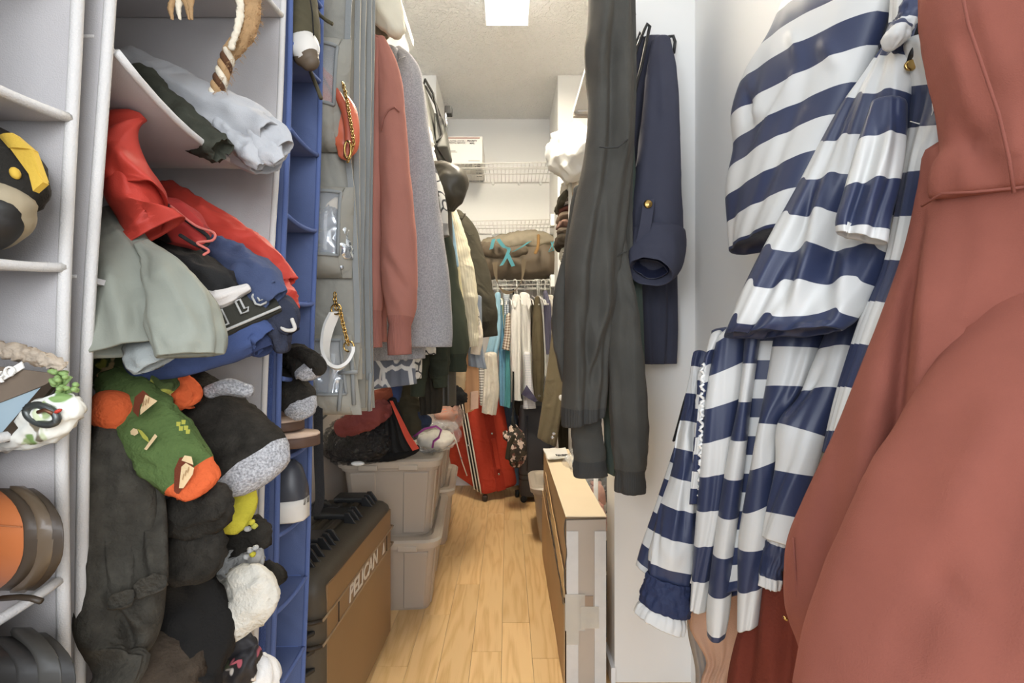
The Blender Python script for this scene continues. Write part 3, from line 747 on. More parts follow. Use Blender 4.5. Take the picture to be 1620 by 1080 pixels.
tube(t, 'body', m_royal, [(225, 570, .50, 30), (290, 560, .51, 34), (350, 545, .525, 34), (400, 530, .54, 30), (418, 540, .54, 24)], n=30, wr=.004, wf=(1.5, 14), seed=23, sq=.8, end='open')
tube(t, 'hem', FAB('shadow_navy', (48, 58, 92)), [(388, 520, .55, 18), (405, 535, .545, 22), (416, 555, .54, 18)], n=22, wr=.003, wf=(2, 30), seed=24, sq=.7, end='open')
# grey-green shorts draping off the front edge
t = thing('grey_green_shorts', 'grey green stretch shorts draping over the front of the near shelf', 'shorts')
tube(t, 'leg', m_gg, [(168, 335, .50, 16), (189, 390, .475, 38), (209, 450, .452, 60), (224, 510, .442, 72), (232, 548, .437, 74)], n=48, wr=.004, wf=(1.4, 12), seed=25, sq=.4, end='open',
     cr=[(165, 400, 200, 560, .006, 14), (200, 380, 240, 540, -.005, 12)])
tube(t, 'leg', m_gg, [(225, 390, .47, 14), (258, 430, .45, 30), (285, 480, .437, 46), (298, 530, .427, 48), (300, 560, .424, 44)], n=40, wr=.004, wf=(1.4, 14), seed=26, sq=.45, end='open',
     cr=[(240, 400, 320, 540, .006, 12)])
m_gl = FAB('pale_lining', (150, 156, 154), rough=.5)
tube(t, 'lining', m_gl, [(222, 540, .445, 22), (236, 560, .438, 30), (246, 576, .436, 26)], n=24, wr=.004, wf=(2, 40), seed=27, sq=.4, end='open')
# ---------------------------------------------------------------- socks
def fuzz(n, c, **k): return M(n, c, .97, bump=.9, bs=260, mottle=k.pop('mot', .3), ms=k.pop('ms', 70), sheen=.08, spec=.1, **k)
m_s_green = fuzz('green_sock_knit', (84, 108, 56), mot=.08)
m_s_or = fuzz('orange_sock_knit', (222, 92, 44), mot=.08)
m_s_blk = fuzz('black_sock_terry', (46, 43, 38), mot=.4)
m_s_gry = fuzz('speckled_grey_terry', (160, 160, 163), mot=.6, ms=420)
m_s_dk = fuzz('dark_ribbed_knit', (66, 63, 56), mot=.32)
m_s_yel = fuzz('yellow_sock_knit', (190, 178, 42), mot=.08)
m_s_wh = fuzz('cream_mesh_knit', (204, 198, 184), mot=.06)
m_s_lg = fuzz('light_grey_knit', (165, 164, 160), mot=.08)
m_brown = FAB('brown_bread', (118, 54, 34)); m_bread = FAB('bread_tan', (222, 190, 140)); m_leaf = FAB('lime_print', (170, 168, 60))
sockgrp = None
def sock(label, m, path, toe=None, heel=None, name='sock', sq=.55, seed=1, wr=.007, f=.8, wf=(2, 30), end='round', **k):
    t = thing(name, label, 'sock'); k.setdefault('fl', .4)
    if toe: tube(t, 'foot', m, path, sq=sq, seed=seed, wr=wr, wf=wf, n=28, end=end, segs=[('foot', 0, f, m), ('toe', f, 1, toe)], **k)
    else: tube(t, 'foot', m, path, sq=sq, seed=seed, wr=wr, wf=wf, n=28, end=end, **k)
    return t
t = sock('green patterned sock with orange heel and toe lying on top of the sock heap', m_s_green, [(188, 592, .50, 30), (216, 648, .474, 44), (260, 704, .464, 46), (300, 748, .459, 39), (320, 770, .457, 30)], toe=m_s_or, f=.90, seed=31, wr=.004, fl=.35, sq=.45)
blob(t, 'heel', m_s_or, 178, 652, .462, 30, 34, .02, rot=20, wr=.003, seed=3)
def spot(x, y, dx, dy):
    p = P(x, y, .448); return p
def patch(nm, m, pts, d=.443, t=.0012):
    """knitted motif following the sock: small raised shapes"""
    g = [P(x, y, d) for x, y in pts]; c = np.mean(g, 0); k = len(g); n_ = nrm(np.array([0, 0, H]) - c)
    V = g + [q + n_ * t for q in g]
    mesh(nm, V, [tuple(range(k))[::-1], tuple(range(k, 2 * k))] + [(i, (i + 1) % k, (i + 1) % k + k, i + k) for i in range(k)], m, t_, None, False)
t_ = t
patch('bread_crust', m_brown, [(210, 650), (213, 628), (226, 617), (232, 622), (238, 628), (222, 640), (219, 660)])
patch('bread_slice', m_bread, [(222, 648), (230, 624), (249, 634), (222, 656)], .442)
patch('bread_crust', m_brown, [(275, 780), (276, 742), (284, 724), (292, 722), (306, 737), (302, 748), (290, 770), (283, 781)])
patch('bread_slice', m_bread, [(283, 772), (287, 738), (294, 732), (307, 740), (305, 750), (290, 772)], .442)
patch('bread_slice', m_bread, [(287, 728), (292, 720), (303, 722), (306, 735)], .442)
patch('stick', m_bread, [(228, 710), (232, 712), (249, 690), (245, 686)])
patch('dot', m_bread, [(206, 682), (211, 677), (217, 679), (219, 685), (213, 689), (207, 687)])
patch('leaf', m_leaf, [(217, 678), (224, 681), (234, 692), (236, 700), (226, 693)])
for (x, y) in ((282, 670), (290, 667), (286, 677), (294, 676), (297, 682)): patch('leaf', m_leaf, [(x - 3, y - 3), (x + 4, y - 3), (x + 3, y + 4), (x - 3, y + 4)])
for (xx, yy) in ((225, 642), (229, 640), (233, 637), (288, 758), (292, 752), (296, 747)): patch('crumb_line', FAB('bread_shade', (176, 136, 90)), [(xx, yy), (xx + 1, yy + 1), (xx + 3, yy - 8), (xx + 2, yy - 9)], .4405)
sock('dark green sock with lime leaves bunched behind the patterned one', M('leafy_green_knit', (70, 86, 40), .95, bump=.8, bs=260, patt='bits', ms=30, rgb2=[(170, 168, 60), (206, 178, 120)]), [(160, 575, .52, 20), (190, 590, .51, 30), (235, 605, .505, 28), (255, 625, .50, 22)], seed=33)
sock('bright orange sock squeezed behind the green patterned sock', m_s_or, [(250, 600, .56, 18), (280, 620, .53, 26), (290, 640, .52, 18)], seed=34)
t = sock('black terry sock with speckled grey toe sticking out past the green one', m_s_blk, [(295, 595, .60, 20), (322, 640, .575, 42), (360, 690, .55, 56), (395, 728, .535, 60), (410, 748, .53, 50)], toe=m_s_gry, f=.93, seed=35, wr=.005, sq=.55)
tube(t, 'cuff', m_s_gry, [(330, 620, .552, 10), (360, 612, .55, 13), (392, 618, .55, 11)], n=14, wr=.002, seed=4)
sock('second black terry sock with grey toe under the first one', m_s_blk, [(300, 650, .58, 18), (325, 690, .56, 28), (345, 740, .545, 34), (375, 760, .54, 26)], toe=m_s_gry, f=.80, seed=36, wr=.005)
t = thing('sock', 'long dark charcoal knitted sock hanging down over the compartment edge', 'sock')
cloth(t, 'leg', m_s_dk, [(150, 690, 215, 690), (138, 760, 250, 765), (124, 840, 262, 850), (118, 930, 262, 930), (120, 1000, 256, 985), (134, 1045, 240, 1022), (165, 1066, 205, 1056)], d=(.465, .48), db=(.405, .43), th=.06, thb=.05, n=40, rows=90, fold=.005, nf=1.5, wr=.006, wf=(22, 9), seed=37, end='round', cr=[(165, 930, 250, 1010, .010, 14), (140, 700, 150, 960, .009, 12), (185, 950, 215, 1040, -.008, 9), (240, 950, 262, 860, .006, 8)])
cloth(t, 'folded_cuff', m_s_dk, [(146, 660, 210, 665), (150, 760, 216, 760), (158, 860, 216, 850), (168, 948, 214, 938), (170, 953, 213, 944)], d=(.47, .475), db=(.405, .41), th=.012, px=.25, n=24, rows=60, wr=.003, wf=(30, 10), seed=5, cr=[(160, 740, 180, 940, .005, 7)])
cloth(t, 'folded_cuff', m_s_dk, [(182, 660, 240, 690), (196, 780, 262, 785), (204, 860, 266, 850), (208, 930, 266, 915), (209, 935, 265, 920)], d=(.478, .483), db=(.415, .42), th=.012, px=.25, n=24, rows=60, wr=.003, wf=(30, 10), seed=6, cr=[(225, 760, 245, 930, .005, 8)])
sock('dark navy crumpled sock wedged below the green patterned sock', FAB('dark_navy_knit', (40, 44, 56), bs=300, bump=.7), [(205, 700, .53, 18), (240, 735, .50, 26), (275, 770, .49, 26)], seed=38, wr=.006)
sock('black fuzzy sock folded below the orange toe', m_s_blk, [(250, 775, .53, 24), (290, 800, .49, 40), (330, 800, .48, 40), (355, 790, .475, 24)], seed=39, wr=.006)
sock('black fuzzy sock bulging below the folded one', m_s_blk, [(240, 830, .53, 28), (280, 860, .495, 50), (320, 870, .485, 48), (345, 868, .48, 28)], seed=40, wr=.005)
sock('bright yellow sock poking out beside the black socks', m_s_yel, [(385, 765, .56, 14), (380, 790, .545, 24), (368, 820, .535, 26), (360, 838, .53, 16)], seed=41, wr=.002)
t = sock('black sock with small embroidered flowers beside the yellow one', m_s_blk, [(350, 880, .575, 18), (378, 862, .565, 28), (402, 842, .56, 28), (414, 830, .56, 18)], seed=42)
t_ = t
for (x, y, q) in ((398, 826, m_s_yel), (403, 832, m_leaf), (392, 836, m_s_lg), (396, 870, m_s_lg), (404, 866, m_s_lg), (400, 876, m_s_yel), (390, 880, m_s_lg)):
    blob(t, 'flower', q, x, y, .535, 5, 4, .004, seed=int(x), n=8, rows=6, wr=.001, wf=200)
sock('light grey ribbed sock folded under the embroidered one', m_s_lg, [(325, 900, .575, 14), (355, 898, .56, 18), (385, 888, .555, 16), (412, 878, .555, 12)], seed=43)
t = sock('cream mesh knit sock lying over the dark socks near the shelf edge', m_s_wh, [(312, 908, .56, 18), (336, 945, .535, 40), (368, 955, .525, 50), (398, 938, .52, 46), (420, 922, .52, 34)], seed=44, wr=.005, sq=.42, cr=[(340, 900, 362, 960, -.010, 8), (360, 910, 420, 930, .005, 10)])
sock('black sock peeking out under the cream mesh one', m_s_blk, [(380, 905, .58, 20), (425, 915, .56, 24), (432, 925, .555, 14)], seed=45)
sock('black smooth sock hanging between the long knit and the cream sock', FAB('black_smooth_knit', (30, 29, 28), bump=.4, bs=400), [(285, 900, .56, 22), (300, 950, .51, 46), (305, 1010, .49, 52), (295, 1070, .48, 50), (290, 1130, .475, 40)], seed=46)
sock('worn brown black sock hanging in the lowest grey compartment', fuzz('brown_black_terry', (66, 56, 46)), [(255, 960, .53, 20), (250, 1010, .48, 44), (255, 1070, .46, 54), (250, 1140, .45, 50)], seed=47)
sock('black floral pouch like sock with pink print on the lowest grey shelf', M('black_floral_print', (34, 32, 36), .6, patt='bits', ms=34, rgb2=[(198, 90, 104), (214, 206, 196), (60, 66, 44)]), [(320, 1100, .56, 30), (350, 1065, .555, 40), (385, 1035, .55, 36), (400, 1025, .55, 22)], seed=48, name='floral_pouch')
sock('white cotton sock beside the black floral pouch', FAB('white_cotton', (228, 226, 222)), [(400, 1120, .58, 26), (408, 1070, .575, 28), (402, 1045, .575, 16)], seed=49)
# ---------------------------------------------------------------- shoes (local frame: x heel->toe, y width, z up)
def shoe(name, label, loc, xdir, up, L, W_, hh, m_up, m_sole, sole=.022, toe=.55, cat='shoe', group=None, lining=None, collar=.40, heel_m=None, lace=None, low=False, toe_cap=None):
    t = thing(name, label, cat, group)
    xd = nrm(np.array(xdir, float)); zd = np.array(up, float); zd = nrm(zd - xd * (zd @ xd)); yd = np.cross(zd, xd); o0 = np.array(loc, float)
    G = lambda p: o0 + p[..., :1] * xd + p[..., 1:2] * yd + p[..., 2:3] * zd
    ts = np.linspace(0, 1, 26)
    wd = W_ / 2 * np.interp(ts, [0, .04, .12, .3, .45, .65, .8, .92, .98, 1], [.30, .55, .72, .74, .76, 1, .98, .74, .42, .12])
    th = np.linspace(0, 2 * math.pi, 20, endpoint=False)
    # sole: outline loft
    R = []
    for (z, k) in ((0, .94), (.003, 1), (sole * .7, 1.0), (sole, .98), (sole + .001, .9)):
        up_ = [(L * a, b * k, z) for a, b in zip(ts, wd)] + [(L * a, -b * k, z) for a, b in zip(ts[::-1], wd[::-1])]
        R.append(G(np.array(up_)))
    n = len(R[0]); o = rings(np.array(R), [[(j / n * .6, i * .01) for j in range(n + 1)] for i in range(5)], t, 'sole', m_sole)
    # upper
    if low is False:
        hs = np.interp(ts, [0, .03, .1, .3, .42, .55, .7, .85, .96, 1], [.45, .8, 1., .97, .86, .70, toe, toe * .85, toe * .55, .15]) * hh
        R = []; UV = []
        for a, b, h_ in zip(ts, wd, hs):
            q = []
            for g in th:
                c, s = math.cos(g), math.sin(g)
                yy = b * .93 * np.sign(c) * abs(c) ** .75; zz = h_ * np.sign(s) * abs(s) ** .8 if s > 0 else s * .004
                if .1 < a < collar and s > .5: zz -= .22 * hh * (s - .5) * 2 * min(1, (a - .1) * 14) * min(1, (collar - a) * 14)
                if s > 0: yy *= 1 - .22 * s * s * (1 if a < .5 else .4)
                q.append((L * a, yy, sole * .8 + max(zz, -.003)))
            R.append(G(np.array(q))); UV.append([(j * .01, a * L) for j in range(21)])
        R = np.array(R)
        k0 = 6 if heel_m else 0
        sg = [('heel_counter', 0, 5, heel_m), ('upper', 5, 25, m_up)] if heel_m else [('upper', 0, 25, m_up)]
        if toe_cap: sg = sg[:-1] + [('upper', sg[-1][1], 20, m_up), ('toe_cap', 20, 25, toe_cap)]
        rings(R, UV, t, 'upper', m_up, sg)
        if lining:
            q = G(np.array([[(L * (.12 + (collar - .14) * (.5 + .5 * math.cos(g))), W_ * .22 * math.sin(g), sole + hh * .80)] for g in np.linspace(0, 2 * math.pi, 18, endpoint=False)])[:, 0])
            rings(np.array([q, q - zd * .01]), [[(0, 0)] * 19] * 2, t, 'lining', lining)
        if lace:
            ln = []
            for i, a in enumerate((.46, .53, .60, .67)):
                h_ = np.interp(a, ts, hs) + sole * .8; b = np.interp(a, ts, wd) * .5
                ln.append([G(np.array([(L * a, b * s, h_ - .010 * s * s + .002)]))[0] for s in np.linspace(-1, 1, 7)])
            pipe(t, 'lace', lace, ln, .0022, 6)
    else:
        for (a, k) in ((.62, 1), (.70, 1)):
            b = np.interp(a, ts, wd)
            pts = [G(np.array([(L * a, b * math.cos(g), sole + .045 * math.sin(g))]))[0] for g in np.linspace(0, math.pi, 12)]
            band(t, 'strap', m_up, pts, xd * .022, .003)
        up_ = [(L * a, b * .95, sole) for a, b in zip(ts, wd)] + [(L * a, -b * .95, sole) for a, b in zip(ts[::-1], wd[::-1])]
        q = G(np.array(up_)); rings(np.array([q, q + zd * .004]), [[(0, 0)] * (len(q) + 1)] * 2, t, 'footbed', lining or m_up)
    return t
m_rub = M('black_rubber', (38, 36, 34), .6, bump=.2, bs=120)
m_rubw = M('white_rubber', (214, 210, 202), .5, mottle=.08, ms=20)
m_leath = M('tan_leather', (168, 88, 40), .38, coat=.3, bump=.08, bs=90, mottle=.18, ms=14)
m_dkbr = M('dark_brown_sole', (58, 46, 34), .45, mottle=.15, ms=16)
m_khaki = FAB('khaki_canvas', (84, 78, 58), mot=.12)
m_yellow = M('yellow_suede', (206, 164, 44), .8, bump=.3, bs=300, mottle=.08)
m_up = FAB('black_mesh_upper', (40, 38, 34), bs=350, bump=.7)
# black and yellow trail shoe on the nearest organizer, heel towards the aisle
t = thing('trail_shoe', 'black trail shoe with yellow heel tab on a shelf of the narrow grey organizer', 'shoe')
tube(t, 'upper', m_up, [(-90, 250, .39, 60), (-30, 262, .36, 68), (10, 290, .345, 62), (28, 300, .34, 44)], n=32, wr=.002, wf=(1.5, 20), seed=2, sq=.8)
tube(t, 'sole', M('scuffed_tan_sole', (150, 136, 108), .7, mottle=.25, ms=20), [(-90, 350, .365, 40), (-30, 352, .345, 44), (0, 335, .335, 44), (14, 318, .332, 34)], n=28, wr=.001, seed=3, sq=.8)
tube(t, 'outsole', m_rub, [(-80, 368, .345, 34), (-30, 366, .335, 34), (-6, 346, .329, 34), (4, 330, .327, 24)], n=24, seed=4, sq=.9)
quad(t, 'heel_tab', m_yellow, P(-2, 216, .342), P(20, 210, .335), P(50, 236, .328), P(14, 234, .33), .004, bow=(0, -.002, 0))
quad(t, 'heel_tab', m_yellow, P(14, 232, .33), P(50, 236, .328), P(68, 286, .327), P(46, 276, .328), .004)
quad(t, 'heel_tab', m_yellow, P(44, 270, .328), P(52, 262, .328), P(68, 288, .326), P(52, 302, .326), .004)
blob(t, 'heel_logo', m_yellow, 24, 274, .328, 7, 10, .003, rot=20, n=12, rows=8)
# decorative box with flower print and keyring
t = thing('picture_box', 'weathered brown and pale blue box lying tilted on the grey organizer shelf', 'box')
hexa(t, 'body', M('worn_brown_board', (78, 62, 48), .75, mottle=.25, ms=14), [P(-60, 765, .36), P(-10, 712, .345), P(-10, 640, .48), P(-80, 700, .5), P(-60, 600, .36), P(92, 598, .345), P(92, 590, .45), P(-60, 560, .5)], .004)
quad(t, 'blue_side', M('pale_blue_board', (150, 172, 184), .6, mottle=.06), P(-40, 650, .342), P(72, 606, .342), P(-2, 690, .341), P(-70, 740, .341), .002)
quad(t, 'brown_edge', m_dkbr, P(72, 604, .341), P(96, 596, .341), P(8, 700, .339), P(-2, 690, .339), .003)
quad(t, 'brown_top', M('dusty_brown_board', (116, 100, 84), .8, mottle=.2, ms=20), P(-40, 575, .345), P(96, 592, .338), P(72, 608, .34), P(-40, 652, .341), .003)
pb = P(-6, 618, .337); text(t, 'lettering', m_paper, 'FO', P(4, 606, .337), P(30, 588, .337) - P(4, 606, .337), P(-4, 594, .337) - P(4, 606, .337), .0105)
ot = quad(t, 'name_plate', m_paper, P(-8, 596, .3385), P(34, 572, .3385), P(37, 582, .3385), P(-4, 607, .3385), .001)
t = thing('flower_bag', 'white pouch with green leaf print under the tilted brown box', 'pouch')
m_fl = M('green_floral_print', (226, 226, 216), .7, patt='bits', ms=38, rgb2=[(120, 154, 82), (150, 168, 110), (190, 200, 160), (120, 110, 90)])
tube(t, 'body', m_fl, [(-60, 700, .36, 18), (20, 690, .352, 20), (70, 668, .345, 30), (106, 640, .343, 24)], n=28, wr=.004, wf=(2, 50), seed=3, sq=.7)
t = thing('artificial_plant', 'small green artificial succulent sprig beside the brown box', 'plant')
rr = random.Random(4); mg = M('succulent_green', (124, 156, 84), .55, mottle=.15, ms=60)
for i in range(26):
    blob(t, 'leaf', mg, 96 + rr.uniform(-14, 26), 600 + rr.uniform(-14, 22), .338 + rr.uniform(-.006, .006), rr.uniform(4, 8), 4, .0022, rot=rr.uniform(-60, 60), n=8, rows=6)
o = pipe(t, 'stem', mg, [[P(80, 640, .345), P(96, 615, .34), P(112, 596, .338)]], .0012)
t = thing('key_ring', 'grey metal oval key ring hanging off the brown box', 'key ring')
pipe(t, 'ring', M('dull_steel', (92, 96, 94), .4, metal=.8), [[P(66 + 24 * math.cos(a) + 3 * math.sin(a), 656 + 15 * math.sin(a) + 4 * math.cos(a), .333) for a in np.linspace(0, 2 * math.pi, 28, endpoint=False)]], .0026, 8, True)
pipe(t, 'clip', M('bronze_clip', (110, 70, 48), .4, metal=.6), [[P(60, 652, .331), P(72, 648, .331), P(84, 654, .331)]], .0014, 6)
blob(t, 'red_bead', m_red, 92, 650, .332, 6, 3, .002, rot=30, n=10, rows=6)
fz = thing('fringe_cord', 'frayed beige fringe cord lying along the top of the brown box', 'cord')
tube(fz, 'cord', FAB('beige_fringe', (176, 160, 140), bump=.8, bs=200), [(-40, 545, .35, 9), (20, 556, .343, 11), (70, 568, .338, 10), (100, 578, .336, 6)], wr=.003, wf=(3, 160), n=14, rows=40)
# brown leather shoe, heel to the aisle, and black boot below
t = thing('leather_shoe', 'tan leather shoe with thick dark brown heel on the grey organizer shelf', 'shoe')
R = []
for (dx, k) in ((-160, .9), (-70, 1), (-10, 1.0), (0, .97)):
    R.append([P(52 + dx - 44 * abs(math.sin(g)) ** 3, 853 + 80 * k * math.sin(g), .34 + .031 * math.cos(g)) for g in np.linspace(0, 2 * math.pi, 36, endpoint=False)])
rings(np.array(R), [[(0, 0)] * 37] * 4, t, 'upper', m_leath)
pipe(t, 'welt_stitch', M('tan_thread', (150, 84, 44), .8), [[P(-30 + i * 7, 829 + .5 * i, .3085) for i in range(10)]], .0004, 5)
for (nm, x0, rr_, mm) in (('rand', 52, 81, m_dkbr), ('heel', 72, 85, M('brown_heel_stack', (84, 68, 50), .4, coat=.2, mottle=.12, ms=16)), ('heel_lift', 88, 81, m_dkbr)):
    R = []
    for (dx, k) in ((-14, .92), (-12, 1), (10, 1), (13, .9)):
        R.append([P(x0 + dx - 44 * abs(math.sin(g)) ** 3, 853 + rr_ * k * math.sin(g), .34 + .032 * math.cos(g)) for g in np.linspace(0, 2 * math.pi, 36, endpoint=False)])
    rings(np.array(R), [[(0, 0)] * 37] * 4, t, nm, mm)
o = pipe(None, 'shoe_string', m_dkbr, [[P(2, 946, .332), P(30, 944, .332), P(50, 946, .331), P(66, 951, .331)]], .002); tag(o, 'short dark brown shoe string lying under the tan leather shoe', 'string')
t = thing('black_boot', 'black boot with thick rubber sole on the lowest visible grey organizer shelf', 'boot')
R = []
for (dx, k) in ((-160, .9), (-70, 1), (-10, 1.0), (0, .97)):
    R.append([P(44 + dx - 44 * abs(math.sin(g)) ** 3, 1080 + 72 * k * math.sin(g), .34 + .031 * math.cos(g)) for g in np.linspace(0, 2 * math.pi, 36, endpoint=False)])
rings(np.array(R), [[(0, 0)] * 37] * 4, t, 'upper', M('black_leather', (34, 32, 30), .45, coat=.15))
for (nm, x0, rr_, mm) in (('rand', 50, 74, m_rub), ('heel', 82, 88, M('worn_black_rubber', (50, 48, 44), .5, mottle=.1)), ('tread', 104, 80, m_rub)):
    R = []
    for (dx, k) in ((-22, .92), (-18, 1), (12, 1), (16, .92)):
        R.append([P(x0 + dx - 44 * abs(math.sin(g)) ** 3, 1080 + rr_ * k * math.sin(g), .34 + .034 * math.cos(g)) for g in np.linspace(0, 2 * math.pi, 36, endpoint=False)])
    rings(np.array(R), [[(0, 0)] * 37] * 4, t, nm, mm)
blob(t, 'eyelet', m_gold, 6, 1075, .318, 8, 6, .003, n=12, rows=8)
# blue organizer contents
t = thing('canvas_sneaker', 'khaki canvas sneaker with white rubber toe near the top of the blue organizer', 'shoe')
tube(t, 'upper', m_khaki, [(452, -70, .86, 34), (466, -20, .82, 30), (476, 30, .79, 27), (481, 58, .775, 24)], n=30, wr=.002, wf=(1.4, 18), seed=3, sq=.8)
tube(t, 'toe_cap', m_rubw, [(462, 50, .80, 20), (474, 66, .775, 25), (482, 78, .765, 24), (486, 90, .762, 17)], n=28, seed=2, sq=.7)
tube(t, 'sole', M('brown_gum_sole', (96, 80, 62), .55, mottle=.15, ms=30), [(470, 72, .785, 18), (484, 88, .765, 20), (491, 99, .762, 15)], n=26, seed=4, sq=.7)
pipe(t, 'tongue_seam', m_blk, [[P(488, -20, .762), P(494, 20, .755), P(496, 56, .757)]], .0012, 5)
t = thing('boot_lace', 'dark olive shoelaces trailing from the khaki sneaker over the blue shelf edge', 'lace')
pipe(t, 'lace', m_khaki, [[P(500, 15, .84), P(506, 24, .83), P(516, 32, .82), P(526, 38, .82)]], .0032, 8)
pipe(t, 'lace', m_khaki, [[P(488, 105, .82), P(496, 125, .81), P(502, 140, .805), P(508, 156, .80)]], .0032, 8)
for (lb, pth, sd) in (('black terry sock with grey toe in the blue organizer, upper of its pair', [(440, 562, .83, 14), (470, 566, .79, 22), (490, 582, .765, 24), (496, 592, .76, 18)], 51), ('black terry sock with grey toe in the blue organizer, hanging below its pair', [(448, 590, .82, 18), (462, 615, .78, 26), (476, 642, .76, 24), (482, 656, .758, 16)], 52)):
    sock(lb, m_s_blk, pth, toe=m_s_gry, f=.82, seed=sd, wr=.004, wf=(2, 40))
sock('folded black sock cuff above the terry pair in the blue organizer', m_s_blk, [(452, 558, .80, 10), (480, 560, .765, 12), (503, 578, .755, 12), (500, 590, .755, 8)], seed=53, wr=.002)
m_tan = M('tan_sandal', (206, 176, 152), .6)
shoe('sandal', 'tan flat sandal resting on the blue shelf, lower of the pair', (-.56, .79, .826), (1, 0, 0.02), (0, 0, 1), .25, .09, .05, m_tan, M('dark_sandal_sole', (92, 66, 52), .6), .016, cat='sandal', lining=m_tan, low=True)
shoe('sandal', 'tan flat sandal lying on top of the other one in the blue organizer', (-.58, .80, .85), (1, .0, .02), (0, 0, 1), .24, .085, .05, m_tan, M('sandal_sole_dark', (96, 70, 54), .6), .014, cat='sandal', lining=m_tan, low=True)
shoe('navy_sneaker', 'dark navy leather shoe with tan lining and white sole in the blue organizer', (-.335, .80, .706), (-1, .02, 0), (0, 0, 1), .27, .085, .075, M('navy_leather', (60, 64, 74), .35, coat=.2, mottle=.15), m_rubw, .034, lining=m_tan, heel_m=M('navy_heel_leather', (62, 64, 72), .35, mottle=.2))
# ---------------------------------------------------------------- hanging handbag organizer with clear windows
m_hb = FAB('taupe_nonwoven', (150, 148, 138), bs=900, bump=.25, mot=.06)
m_hbe = FAB('grey_binding', (136, 140, 140), mot=.05)
m_hb2 = FAB('pale_taupe_nonwoven', (172, 166, 150), bs=900, bump=.2, mot=.05)
t = thing('handbag_organizer', 'taupe hanging handbag organizer with clear vinyl windows beside the blue organizer', 'organizer')
def strip(nm, m, pts, dd, w0=.30, th=.006, dd2=None, seed=1, wr=.003):
    """panel hanging across the rod: right edge given in px at depth dd, running w0 m to the left"""
    R = catm([P(x, y, dd) for x, y in pts], 40)
    G = [[(r[0] - w0 * u, r[1] + .012 * math.sin(7 * u + 3 * r[2]) * u, r[2]) for u in np.linspace(1, 0, 13)] for r in R]
    G = np.array(G); G[..., 1] += wr * ridg(G * np.array([10, 1, 6]) + seed, seed)
    slab(t, nm, m, G, (0, .006, 0))
    band(t, 'binding', m_hbe, [(r[0] - .004, r[1] - .003, r[2]) for r in R[::4]], (.011, .002, 0), .004)
strip('front_panel', m_hb, [(562, -60), (555, 20), (553, 90), (548, 200), (560, 300), (566, 420), (570, 520), (566, 590)], .965, seed=1)
strip('back_panel', m_hb2, [(571, -60), (568, 100), (568, 300), (570, 470), (572, 600)], 1.02, seed=2)
strip('back_panel', m_hb, [(580, -60), (577, 100), (577, 300), (574, 480), (578, 645)], 1.07, seed=3)
strip('back_panel', m_hb2, [(588, -60), (586, 200), (583, 400), (586, 560), (588, 650)], 1.12, seed=4)
strip('back_panel', m_hb, [(594, -60), (590, 200), (588, 400), (590, 600), (592, 645)], 1.16, seed=5)
def pocket(yt, yb, xr0, xr1, dd, win, puff=.05):
    """bulging pocket with a clear window; px right edge at top/bottom"""
    u = np.linspace(0, 1, 9)
    def at(fu, fv):
        y = yt + (yb - yt) * fv; xr = xr0 + (xr1 - xr0) * fv; xl = xr - 95
        p = P(xl + (xr - xl) * fu, y, dd); p[1] -= puff * (1 - abs(2 * fu - 1) ** 3) * (1 - abs(2 * fv - 1) ** 4) ** .7
        return p
    w0, w1, v0, v1 = .40, .86, win[0], win[1]
    def patch_(nm, m, u0, u1, a, b, th=.003):
        G = [[at(uu, vv) for uu in np.linspace(u0, u1, 8)] for vv in np.linspace(a, b, 8)]
        slab(t, nm, m, G, (0, .003, 0))
    patch_('pocket_side', m_hb, w1, 1, 0, 1); patch_('pocket_side', m_hb, 0, w0, 0, 1)
    patch_('pocket_top', m_hb, w0, w1, 0, v0); patch_('pocket_bottom', m_hb, w0, w1, v1, 1)
    patch_('clear_window', m_clear, w0, w1, v0, v1)
    pipe(t, 'binding', m_hbe, [[at(w1, v) + np.array([0, -.002, 0]) for v in np.linspace(v0, v1, 9)], [at(uu, v0) + np.array([0, -.002, 0]) for uu in np.linspace(w0, w1, 9)], [at(uu, v1) + np.array([0, -.002, 0]) for uu in np.linspace(w0, w1, 9)]], .0035, 6)
pocket(62, 240, 556, 548, .955, (.14, .66))
pocket(296, 440, 560, 556, .955, (.10, .78))
pocket(530, 656, 556, 572, .955, (.06, .72), .035)
m_hem = m_hbe
for (x0, y0, x1, y1, dd) in ((520, 640, 527, 560, .93), (560, 640, 556, 560, .94), (536, 590, 566, 588, .93), (540, 600, 536, 650, .925), (586, 590, 584, 650, 1.05)):
    pipe(t, 'binding', m_hbe, [[P(x0, y0, dd), P((x0 + x1) / 2, (y0 + y1) / 2, dd - .003), P(x1, y1, dd)]], .004, 6)
# bags inside
m_orl = M('orange_leather', (214, 98, 62), .42, coat=.25, bump=.1, bs=200, mottle=.06)
t2 = thing('orange_handbag', 'orange leather handbag with gold chain in the top clear pocket', 'handbag')
tube(t2, 'body', m_orl, [(480, 120, .965, 26), (510, 150, .96, 32), (535, 185, .955, 30), (548, 225, .952, 20), (545, 245, .952, 10)], n=24, sq=.5, wr=.002, seed=2)
tube(t2, 'flap_edge', M('dark_orange_leather', (178, 74, 46), .45), [(505, 105, .935, 5), (525, 135, .93, 6), (546, 175, .93, 7), (552, 215, .93, 7), (548, 248, .93, 5)], n=12, sq=.6)
chain(t2, 'chain', m_gold, [P(542, 130, .925), P(549, 160, .92), P(556, 200, .915), P(560, 225, .915), P(555, 242, .915), P(550, 256, .915)], .0048, .0013)
pipe(t2, 'ring', m_gold, [[P(550 + 5 * math.cos(a), 237 + 14 * math.sin(a), .913) for a in np.linspace(0, 6.283, 20, endpoint=False)]], .0022, 6, True)
t2 = thing('foil_pouch', 'crinkled silver foil pouch behind the middle clear window', 'pouch')
